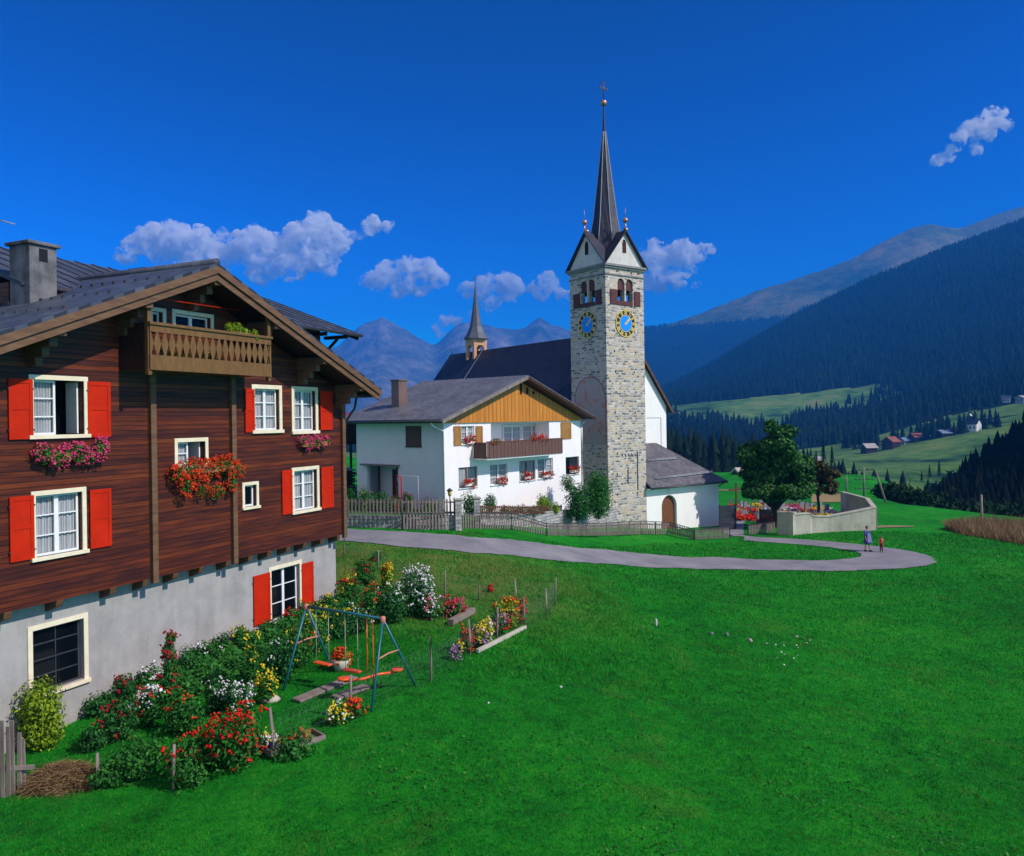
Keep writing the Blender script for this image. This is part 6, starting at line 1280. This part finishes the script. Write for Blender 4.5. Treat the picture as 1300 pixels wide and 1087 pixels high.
# ------------------------------------------------------------------ hamlet across the valley
def farY(px, py):
    j = np.interp(px, cc, np.arange(len(cc))); col = PY[:, int(j)] * (1 - j % 1) + PY[:, int(j) + 1] * (j % 1)
    k = [i for i in range(len(rr)) if 300 < rr[i] < 1400 and col[i] <= py]
    return rr[k[0]] if k else 700.
M['red_roof'] = simple('rusty red roof', (.36, .11, .06), (.25, .08, .05), .3); M['tin_roof'] = simple('pale tin roof', (.55, .50, .45), (.4, .36, .33), .3); M['blue_roof'] = simple('blue grey roof', (.22, .30, .42), (.16, .22, .32), .3)
def far_house(px, pb, wp, hp, wall, roof, label, rot=.5, cat='house', name='hamlet_house', spire=0, Y=None):
    Y = Y or farY(px, pb); wp *= .86; hp *= .88; q = P(px, pb, Y); w_ = wp / F * Y; h = hp / F * Y; t = thing(name, q, rot, label, cat); dp = w_ * .9; k = .85; w_ *= k; hw = h * .58
    b = MB(); b.box((-w_ / 2, -dp / 2, -3), (w_ / 2, dp / 2, hw))
    for s_ in (-1, 1): b.poly([(s_ * w_ / 2 * .999, -dp / 2, hw), (s_ * w_ / 2 * .999, dp / 2, hw), (s_ * w_ / 2 * .999, 0, h)], (-s_, 0, 0), .3)
    b.build('wall', M[wall], t); b = MB()
    for s_ in (-1, 1): b.poly([(-w_ / 2 - .8, s_ * (dp / 2 + .8), hw - .3), (w_ / 2 + .8, s_ * (dp / 2 + .8), hw - .3), (w_ / 2 + .8, 0, h + .1), (-w_ / 2 - .8, 0, h + .1)], (0, 0, 1), .35)
    b.build('roof', M[roof], t)
    for x in (-.3, 0, .3): b = MB(); b.box((w_ * x - .6, -dp / 2 - .05, hw * .3), (w_ * x + .6, -dp / 2 - .005, hw * .65)); b.build('window', M['dark'], t)
    if spire:
        b = MB(); s = w_ * .13; b.box((-w_ * .25 - s, -s, hw), (-w_ * .25 + s, s, h * 1.25)); b.lathe([(s * 1.9, h * 1.25), (s * .9, h * 1.45), (.1, h * 1.25 + spire / F * Y)], 6, (-w_ * .25, 0, 0), 0, False); b.build('ridge_turret', M['metal_dark'], t)
far_house(1103, 575, 19, 13, 'dark_wood', 'tin_roof', 'dark barn with a pale tin roof, leftmost of the hamlet', .1, 'barn', 'barn'); far_house(1131, 569, 20, 16, 'dark_wood', 'red_roof', 'tall dark wooden chalet with a rusty roof in the hamlet'); far_house(1148, 564, 12, 9, 'plaster', 'blue_roof', 'small bluish house beside the tall wooden chalet', .3)
far_house(1164, 561, 20, 12, 'dark_wood', 'red_roof', 'hamlet house with a bright rusty red roof', .1); far_house(1181, 558, 9, 6, 'dark_wood', 'slate2', 'tiny dark hut between the red and the blue roofs', .2, 'hut', 'hut'); far_house(1198, 555, 19, 10, 'dark_wood', 'blue_roof', 'hamlet house with a blue grey roof', .15); far_house(1214, 551, 13, 8, 'dark_wood', 'red_roof', 'reddish roofed house next to the chapel', .2)
far_house(1235, 547, 20, 17, 'white_church', 'slate_dark', 'white chapel with a small dark spire at the end of the hamlet', -.9, 'chapel', 'chapel', 12); far_house(1278, 511, 12, 10, 'white_church', 'slate2', 'lone white chapel at the forest edge, upper right', -.8, 'chapel', 'chapel'); far_house(1300, 508, 18, 6, 'plaster', 'tin_roof', 'low pale barn at the right picture edge', .1, 'barn', 'barn', Y=700)
far_house(1037, 590, 17, 11, 'white', 'tin_roof', 'pale roofed building behind the rusty tinged tree', .1); far_house(941, 604, 9, 8, 'white', 'tin_roof', 'small white house in the field behind the church porch', .3, Y=126)
# ------------------------------------------------------------------ field strips, dry reeds
M['stubble'] = simple('cut stubble', (.34, .25, .10), (.24, .17, .07), .6, .95); M['earth'] = simple('bare earth path', (.28, .20, .12), (.18, .14, .08), .8, .95)
def fstrip(name, A, B, m, lab): o = strip(name, A, B, .05, m, 40, 2, .05); o['label'] = lab
fstrip('field_strip', [(1030, 638), (1060, 638), (1092, 638.5)], [(1030, 628.5), (1060, 627), (1090, 633)], M['stubble'], 'pale strip of cut stubble behind the churchyard')
fstrip('field_path', [(905, 624), (950, 623.5), (990, 623)], [(905, 621.8), (950, 621.3), (990, 621)], M['earth'], 'brown track across the field behind the porch')
fstrip('track', [(1113, 671), (1140, 670), (1160, 669.5)], [(1113, 668.5), (1140, 668), (1160, 668.2)], M['earth'], 'thin bare track right of the churchyard wall')
M['reed'] = leafmat('dry reeds', [(.12, .07, .04), (.26, .15, .08), (.42, .28, .14), (.14, .14, .05)], trans=.1)
def blades(name, pts, h, wd, m, lab, cat, lean=.35):
    n = len(pts); a = rng.random(n) * 6.283; ln = rng.normal(0, lean, (n, 2)) * h[:, None]; c = np.stack([np.cos(a), np.sin(a), 0 * a], 1) * wd[:, None] / 2
    tip = pts + np.stack([ln[:, 0], ln[:, 1], h], 1); return tag(mesh_np(name, np.stack([pts - c, pts + c, tip], 1).reshape(-1, 3), np.arange(3 * n).reshape(n, 3), m), lab, cat, kind='stuff')
L_ = []
for i in range(9000):
    px = 1202 + 130 * rng.random(); t_ = rng.random(); yt = np.interp(px, [1202, 1225, 1250, 1335], [671, 667, 664, 667]); yb = np.interp(px, [1202, 1225, 1300, 1335], [673, 680, 692, 699]); L_.append((px, yt + (yb - yt) * t_))
U_ = np.array([uv(a, b_) for a, b_ in L_]); Yq = CH / U_[:, 1] * 1000
for _ in range(6): X_ = U_[:, 0] / F * Yq; Yq = .5 * Yq + .5 * (CH - G(X_, Yq)) / U_[:, 1] * 1000
X_ = U_[:, 0] / F * Yq; blades('dry_reeds', np.stack([X_, Yq, G(X_, Yq) - .02], 1), rng.uniform(.35, 1.0, len(Yq)), rng.uniform(.03, .07, len(Yq)), M['reed'], 'patch of dry reddish brown reeds at the right edge of the meadow', 'reeds')
# ------------------------------------------------------------------ grass blades over the near meadow
def inpoly(x, y, Pn):
    ins = np.zeros(len(x), bool); j = len(Pn) - 1
    for i in range(len(Pn)):
        xi, yi = Pn[i]; xj, yj = Pn[j]; c = ((yi > y) != (yj > y)) & (x < (xj - xi) * (y - yi) / (yj - yi + 1e-12) + xi); ins ^= c; j = i
    return ins
roadP = [tuple(gp(*q))[:2] for q in near] + [tuple(gp(*q))[:2] for q in far[::-1]]
n = 420000; Yb = 11 * (60 / 11) ** (rng.random(n) ** .95); Xb = Yb * rng.uniform(-.72, .75, n)
ok = ~inpoly(Xb, Yb, roadP); loc_x = (Xb - CF.O.x) * CF.X.x + (Yb - CF.O.y) * CF.X.y; loc_y = (Xb - CF.O.x) * CF.Y.x + (Yb - CF.O.y) * CF.Y.y; ok &= ~((np.abs(loc_x) < 7.3) & (loc_y > .4) & (loc_y < 12))
ok &= ~(Yb > np.interp(Xb, [-12, -6, 0, 4, 7, 10, 16, 17], [38.5, 41, 42.5, 45.5, 50.5, 55, 56.5, 59])) & ~((Xb > 19) & (Xb < 28.5) & (Yb > 60)); ok &= Yb < 59
Xb, Yb = Xb[ok], Yb[ok]; sc_ = np.clip(Yb / 18, .8, 3.2); pat = np.array([noise.noise(Vector((x * .5, y * .5, 0))) for x, y in zip(Xb[::1], Yb[::1])])
hb = (.035 + .03 * rng.random(len(Xb)) + .03 * np.clip(pat, 0, 1)) * (1 + .5 * (sc_ - 1)) * np.where((Yb > 21) & (Yb < 37) & (Xb < 5), 1.5, 1)
def blademat():
    t = NT('grass blades'); g = t.n('ShaderNodeNewGeometry'); c = t.ramp(g.outputs['Random Per Island'], [(0, (.005, .10, .006)), (.3, (.010, .19, .010)), (.6, (.016, .28, .013)), (.85, (.04, .36, .02)), (1, (.16, .28, .04))])
    a = t.noise(.55, g.outputs['Position'], 5, .7); b = t.noise(2.6, g.outputs['Position'], 5, .75)
    c = t.mix(1, c, t.ramp(t.math('ADD', t.math('MULTIPLY', a, .5), t.math('MULTIPLY', b, .5)), [(.38, (.22, .30, .35)), (.48, (.75, .80, .8)), (.60, (1.25, 1.15, 1.1))]), 'MULTIPLY')
    x, y, z = t.sep(g.outputs['Position']); bank = t.math('MULTIPLY', t.ramp(t.math('DIVIDE', y, 60), [(.42, 0), (.50, 1), (.60, 1), (.67, 0)]), t.ramp(t.math('DIVIDE', t.math('ADD', x, 10), 40), [(0, 1), (.22, .9), (.38, 0)]))
    c = t.mix(t.math('MULTIPLY', bank, t.ramp(a, [(.38, .1), (.54, .9)])), c, (.26, .22, .06))
    t.fin(c, .6, .15); tr = t.n('ShaderNodeBsdfTranslucent'); t.l(c, tr.inputs[0]); mx = t.n('ShaderNodeMixShader'); mx.inputs[0].default_value = .3
    t.l(t.b.outputs[0], mx.inputs[1]); t.l(tr.outputs[0], mx.inputs[2]); t.l(mx.outputs[0], t.out.inputs[0]); return t.m
M['blade'] = blademat(); M['blade_old'] = leafmat('grass blades', [(.007, .13, .008), (.012, .20, .012), (.018, .27, .015), (.04, .32, .02), (.10, .24, .03)], trans=.3)
blades('grass', np.stack([Xb, Yb, G(Xb, Yb) - .006], 1), hb, .016 * sc_, M['blade'], 'short bright green grass of the meadow', 'grass', .45)
n = 9000; Yb = 12 * (45 / 12) ** rng.random(n); Xb = Yb * rng.uniform(-.2, .7, n); ok = ~inpoly(Xb, Yb, roadP) & (np.array([noise.noise(Vector((x * .35, y * .35, 5))) for x, y in zip(Xb, Yb)]) > .05); Xb, Yb = Xb[ok], Yb[ok]
c = np.stack([Xb, Yb, G(Xb, Yb) + .03], 1); n = len(c); nn = rng.normal(0, .5, (n, 3)) + np.array([0, 0, 1.]); a = np.cross(nn, rng.normal(size=(n, 3))); a /= np.linalg.norm(a, axis=1)[:, None]; b_ = np.cross(nn / np.linalg.norm(nn, axis=1)[:, None], a); s = rng.uniform(.02, .05, n)[:, None]
tag(mesh_np('weeds', np.stack([c - a * s, c - b_ * s * .6, c + a * s, c + b_ * s * .6], 1).reshape(-1, 3), np.arange(4 * n).reshape(n, 4), M['foliage']), 'darker broad leaved weeds scattered through the meadow', 'weeds', kind='stuff')
bp = []; bh = []
for i in range(420):
    px = rng.uniform(1100, 1320); Y = rng.uniform(88, 135); top = np.interp(px, [1100, 1130, 1180, 1215, 1300], [616, 610, 624, 636, 642]) + rng.uniform(0, 22); q = P(px, top, Y); gz = g1(q.x, q.y)
    if 1.2 < q.z - gz < 9 and q.x > edge_x(q.y) + 2: bp.append((q.x, q.y, gz - .4)); bh.append(q.z - gz + .4)
scatter('thicket', np.array(bp), np.array(bh), bush_tpl(8, 260), M['bush_near'], 'dusky green deciduous thicket just beyond the meadow edge', 'bushes')
# ------------------------------------------------------------------ people
def person(q, h, rz, pose, skin, label, clothes):
    t = thing('person', q, rz, label, 'person'); k = h / 1.68; V = []; E = []; Rr = []
    def v(x, y, z, r, par=None): V.append((x * k, y * k, z * k)); Rr.append(r * k); 
    def add(x, y, z, r, par=-1):
        V.append((x * k, y * k, z * k)); Rr.append(r * k); i = len(V) - 1
        if par >= 0: E.append((par, i))
        return i
    pel = add(0, 0, .93, .125); wst = add(0, 0, 1.08, .115, pel); chs = add(0, .01, 1.27, .135, wst); nb_ = add(0, .0, 1.40, .075, chs); nk = add(0, -.005, 1.46, .048, nb_); hd = add(0, -.01, 1.55, .078, nk); ht = add(0, -.0, 1.63, .070, hd); ns = add(0, -.085, 1.555, .018, hd)
    for s in (-1, 1):
        hp = add(s * .09, 0, .86, .092, pel); kn = add(s * .10, -s * pose * .5 - .02, .48, .055, hp); an = add(s * .10, -s * pose + .03 * s, .09, .034, kn); toe = add(s * .11, -s * pose - .15, .035, .030, an)
        sh_ = add(s * .175, 0, 1.37, .058, nb_); el = add(s * .225, s * pose * .5 + .02, 1.09, .040, sh_); wr_ = add(s * .23, s * pose * .7 - .06, .86, .026, el); pm = add(s * .23, s * pose * .75 - .08, .79, .028, wr_)
        for f_ in range(4): a = add(s * .23 + 0 * f_, s * pose * .75 - .11 + f_ * .018, .735 - .004 * abs(f_ - 1.5), .0085, pm); add(s * .225, s * pose * .75 - .112 + f_ * .018, .70 + .006 * abs(f_ - 1.5), .007, a)
        a = add(s * .22, s * pose * .75 - .125, .775, .010, pm); add(s * .215, s * pose * .75 - .14, .745, .008, a)
    me = bpy.data.meshes.new('body'); me.from_pydata(V, E, []); me.materials.append(skin); o = link(bpy.data.objects.new('body', me), t)
    sk = o.modifiers.new('skin', 'SKIN'); 
    for i, r in enumerate(Rr): me.skin_vertices[0].data[i].radius = (r, r * .92)
    me.skin_vertices[0].data[0].use_root = True; o.modifiers.new('s', 'SUBSURF').levels = 1; o.modifiers['s'].render_levels = 2
    clothes(t, k); return t
M['skin'] = simple('skin', (.50, .27, .18), None, 4, .6); M['hair_grey'] = simple('grey brown hair', (.10, .08, .08), None, 8, .8); M['hair'] = simple('red brown hair', (.25, .09, .04), None, 8, .8); M['dress'] = simple('violet blue dress', (.09, .10, .30), (.055, .06, .20), 9, .8); M['dress_dark'] = simple('dark coat back', (.04, .035, .08), None, 6, .8)
M['shoe'] = simple('dark shoes', (.03, .02, .02), None, 4, .5); M['jumper'] = simple('orange jumper', (.55, .17, .08), (.42, .12, .07), 8, .8); M['trousers'] = simple('dark red trousers', (.16, .02, .035), None, 6, .8); M['apron'] = simple('paler blue apron', (.16, .18, .42), (.12, .13, .34), 8, .8)
def oval(prof, n=16):
    b = MB(); V = []; Fs = []
    for (rx, ry, z, yo) in prof: V += [(rx * math.cos(2 * math.pi * j / n), ry * math.sin(2 * math.pi * j / n) * (1 + .06 * math.sin(j * 5)) + yo, z) for j in range(n)]
    for i in range(len(prof) - 1):
        for j in range(n): Fs.append((i * n + j, i * n + (j + 1) % n, (i + 1) * n + (j + 1) % n, (i + 1) * n + j))
    b.add(V, Fs + [tuple(range(n - 1, -1, -1)), tuple((len(prof) - 1) * n + j for j in range(n))], 0, True); return b
def face_bits(t, k, hm, hair_prof):
    b = MB()
    for s in (-1, 1): b.lathe([(.001, -.009 * k), (.009 * k, 0), (.001, .009 * k)], 6, (s * .03 * k, -.078 * k, 1.575 * k))
    b.box((-.022 * k, -.082 * k, 1.508 * k), (.022 * k, -.074 * k, 1.515 * k)); b.build('facial_features', M['shoe'], t)
    oval([(a * k, b_ * k, z * k, yo * k) for a, b_, z, yo in hair_prof]).build('hair', hm, t)
def cl_w(t, k):
    oval([(a * k, b_ * k, z * k, y_ * k) for a, b_, z, y_ in ((.27, .25, .50, 0), (.25, .22, .62, 0), (.22, .185, .85, 0), (.165, .14, 1.07, 0), (.19, .155, 1.27, 0), (.175, .12, 1.38, 0), (.07, .06, 1.43, 0))]).build('dress', M['dress'], t)
    for s in (-1, 1): b = MB(); b.tube([(s * .165 * k, 0, 1.38 * k), (s * .215 * k, s * .05 * k, 1.18 * k), (s * .235 * k, s * .08 * k, 1.04 * k)], [.075 * k, .062 * k, .055 * k], 10); b.build('sleeve', M['dress'], t); b = MB(); b.box((s * .11 * k - .045 * k, (-s * .12 - .19) * k, -.0 * k), (s * .11 * k + .045 * k, (-s * .12 + .06) * k, .075 * k)); b.build('shoe', M['shoe'], t, .02)
    b = MB(); b.poly([(-.13 * k, -.155 * k, 1.2 * k), (.13 * k, -.155 * k, 1.2 * k), (.19 * k, -.24 * k, .6 * k), (-.19 * k, -.24 * k, .6 * k)], (0, -1, .1), .012); b.build('apron', M['apron'], t)
    face_bits(t, k, M['hair_grey'], ((.05, .05, 1.50, .055), (.088, .075, 1.55, .03), (.092, .085, 1.60, .018), (.085, .085, 1.66, .01), (.05, .05, 1.70, .01)))
def cl_c(t, k):
    oval([(a * k, b_ * k, z * k, 0) for a, b_, z in ((.165, .135, .88), (.165, .14, 1.07), (.185, .15, 1.27), (.17, .12, 1.38), (.07, .06, 1.44))]).build('jumper', M['jumper'], t)
    for s in (-1, 1):
        b = MB(); b.tube([(s * .165 * k, 0, 1.38 * k), (s * .225 * k, s * .1 * k, 1.10 * k), (s * .23 * k, (s * .13 - .05) * k, .90 * k)], [.075 * k, .056 * k, .045 * k], 10); b.build('sleeve', M['jumper'], t)
        b = MB(); b.tube([(s * .07 * k, 0, .93 * k), (s * .10 * k, (-s * .11 - .02) * k, .48 * k), (s * .10 * k, (-s * .2 + .02 * s) * k, .10 * k)], [.115 * k, .08 * k, .06 * k], 10); b.build('trouser_leg', M['trousers'], t)
        b = MB(); b.box((s * .11 * k - .045 * k, (-s * .2 - .19) * k, -.0 * k), (s * .11 * k + .045 * k, (-s * .2 + .06) * k, .085 * k)); b.build('shoe', M['shoe'], t, .02)
    face_bits(t, k, M['hair'], ((.05, .05, 1.47, .05), (.09, .078, 1.54, .03), (.096, .09, 1.60, .016), (.088, .088, 1.66, .01), (.05, .05, 1.70, .01)))
q = gp(1101, 700.5); q.z += .05; person(q, top_at(1101, 668, q) - q.z, .35, .12, M['skin'], 'person in a violet blue dress walking on the road, the taller of two', cl_w)
q = gp(1119, 701.5); q.z += .05; person(q, top_at(1119, 681, q) - q.z, -.5, .20, M['skin'], 'child in an orange jumper and dark red trousers walking on the road', cl_c)
# ------------------------------------------------------------------ air: an even haze box round everything but the sky and clouds
hz = MB(); hz.box((-9000, -60, -400), (9000, 8700, 1260))
vm = bpy.data.materials.new('haze air'); vm.use_nodes = True; t_ = vm.node_tree; t_.nodes.clear()
o_ = t_.nodes.new('ShaderNodeOutputMaterial'); pv = t_.nodes.new('ShaderNodeVolumePrincipled')
pv.inputs['Color'].default_value = (.03, .34, .98, 1); pv.inputs['Density'].default_value = 1.9e-4; pv.inputs['Anisotropy'].default_value = 0
t_.links.new(pv.outputs[0], o_.inputs['Volume'])
tag(hz.build('haze', vm), kind='stuff')
# ------------------------------------------------------------------ clouds: soft closed bodies of scattering vapour beyond the mountains
def cloud_mat():
    m = bpy.data.materials.new('cloud vapour'); m.use_nodes = True; t = m.node_tree; t.nodes.clear(); N = t.nodes.new
    o = N('ShaderNodeOutputMaterial'); p = N('ShaderNodeVolumePrincipled'); g = N('ShaderNodeNewGeometry')
    a = N('ShaderNodeTexNoise'); a.inputs['Scale'].default_value = .0060; a.inputs['Detail'].default_value = 6; a.inputs['Roughness'].default_value = .68; a.inputs['Distortion'].default_value = .4
    t.links.new(g.outputs['Position'], a.inputs['Vector']); r = N('ShaderNodeMapRange'); r.inputs[1].default_value = .475; r.inputs[2].default_value = .66; r.inputs[3].default_value = 0; r.inputs[4].default_value = .08
    t.links.new(a.outputs[0], r.inputs[0]); t.links.new(r.outputs[0], p.inputs['Density'])
    p.inputs['Color'].default_value = (.99, .985, .985, 1); p.inputs['Anisotropy'].default_value = -.35
    t.links.new(p.outputs[0], o.inputs['Volume']); m.cycles.volume_step_rate = 1.0; return m
CM = cloud_mat()
import bmesh
def cloud(px, puffs, label, Y=9500, seed=0, wob=1.0):
    # puffs: (px, py, radius in px); joined through a remesh so the body is one closed surface
    bm = bmesh.new(); rg = random.Random(seed); c0 = P(px[0], px[1], Y)
    for (x, y, r) in puffs:
        for k in range(7):
            a = rg.uniform(0, 6.28); q = rg.uniform(0, .75) * r; rr_ = r * rg.uniform(.35, .62) if k else r * .72
            c = P(x + math.cos(a) * q * (k > 0), y + math.sin(a) * q * .6 * (k > 0), Y + rg.uniform(-1, 1) * r * 5) - c0
            bmesh.ops.create_icosphere(bm, subdivisions=2, radius=rr_ * 1.38 * Y / F, matrix=Matrix.Translation(c))
    me = bpy.data.meshes.new('cloud'); bm.to_mesh(me); bm.free(); me.materials.append(CM)
    o = bpy.data.objects.new('cloud', me); COL.objects.link(o); o.location = c0
    rm = o.modifiers.new('r', 'REMESH'); rm.mode = 'VOXEL'; rm.voxel_size = 13
    for sc, st in ((260, 130), (90, 90), (40, 45)):
        tx = bpy.data.textures.new('puff', 'CLOUDS'); tx.noise_scale = sc; tx.noise_depth = 4
        d = o.modifiers.new('d', 'DISPLACE'); d.texture = tx; d.strength = st * wob; d.mid_level = .5; d.texture_coords = 'GLOBAL'
    tag(o, label, 'cloud', 'clouds')
    return o
cloud((220, 320), [(170,310,16),(195,303,22),(225,305,24),(255,312,22),(160,325,12),(265,335,16),(278,325,18),(240,330,20),(205,322,18)], 'pale puffy cloud above the farmhouse chimney, farthest left', seed=1)
cloud((360, 320), [(305,305,16),(325,312,24),(352,320,26),(380,300,22),(402,293,24),(422,305,22),(400,325,24),(370,338,20),(340,335,20),(415,345,10),(292,318,13),(285,300,9),(330,345,18),(436,300,9),(446,300,7),(455,297,9),(472,288,12),(490,287,7),(500,284,4)], 'largest cloud, with a wisp trailing right, above the farmhouse ridge', seed=2)
cloud((510, 360), [(475,357,16),(497,350,18),(520,345,18),(545,342,16),(556,352,11),(505,368,14),(530,364,14)], 'cloud between the farmhouse eave and the small bell turret', seed=3)
cloud((625, 370), [(595,368,13),(615,364,16),(640,360,16),(650,372,12),(625,385,13),(660,364,7)], 'cloud behind the little bell turret', seed=4)
cloud((705, 368), [(680,366,9),(697,362,12),(712,372,10),(726,376,9),(690,375,7)], 'small cloud touching the left side of the church tower', seed=5)
cloud((572, 412), [(556,416,8),(566,406,10),(582,408,8),(598,404,6),(560,424,7)], 'small bright cloud sitting on the mountain crest', seed=6)
cloud((855, 338), [(822,330,18),(843,326,18),(865,322,18),(885,322,13),(896,316,8),(850,345,16),(872,340,12),(828,352,16),(860,361,9),(838,364,10),(884,362,6),(830,310,9)], 'bright cloud right of the church tower', seed=7)
cloud((1235, 165), [(1218,176,11),(1232,170,14),(1246,160,14),(1260,150,14),(1272,142,9),(1276,158,8),(1255,172,9),(1190,203,7),(1202,198,6),(1238,190,8),(1212,186,8)], 'lone cloud high over the right hillside', seed=8)
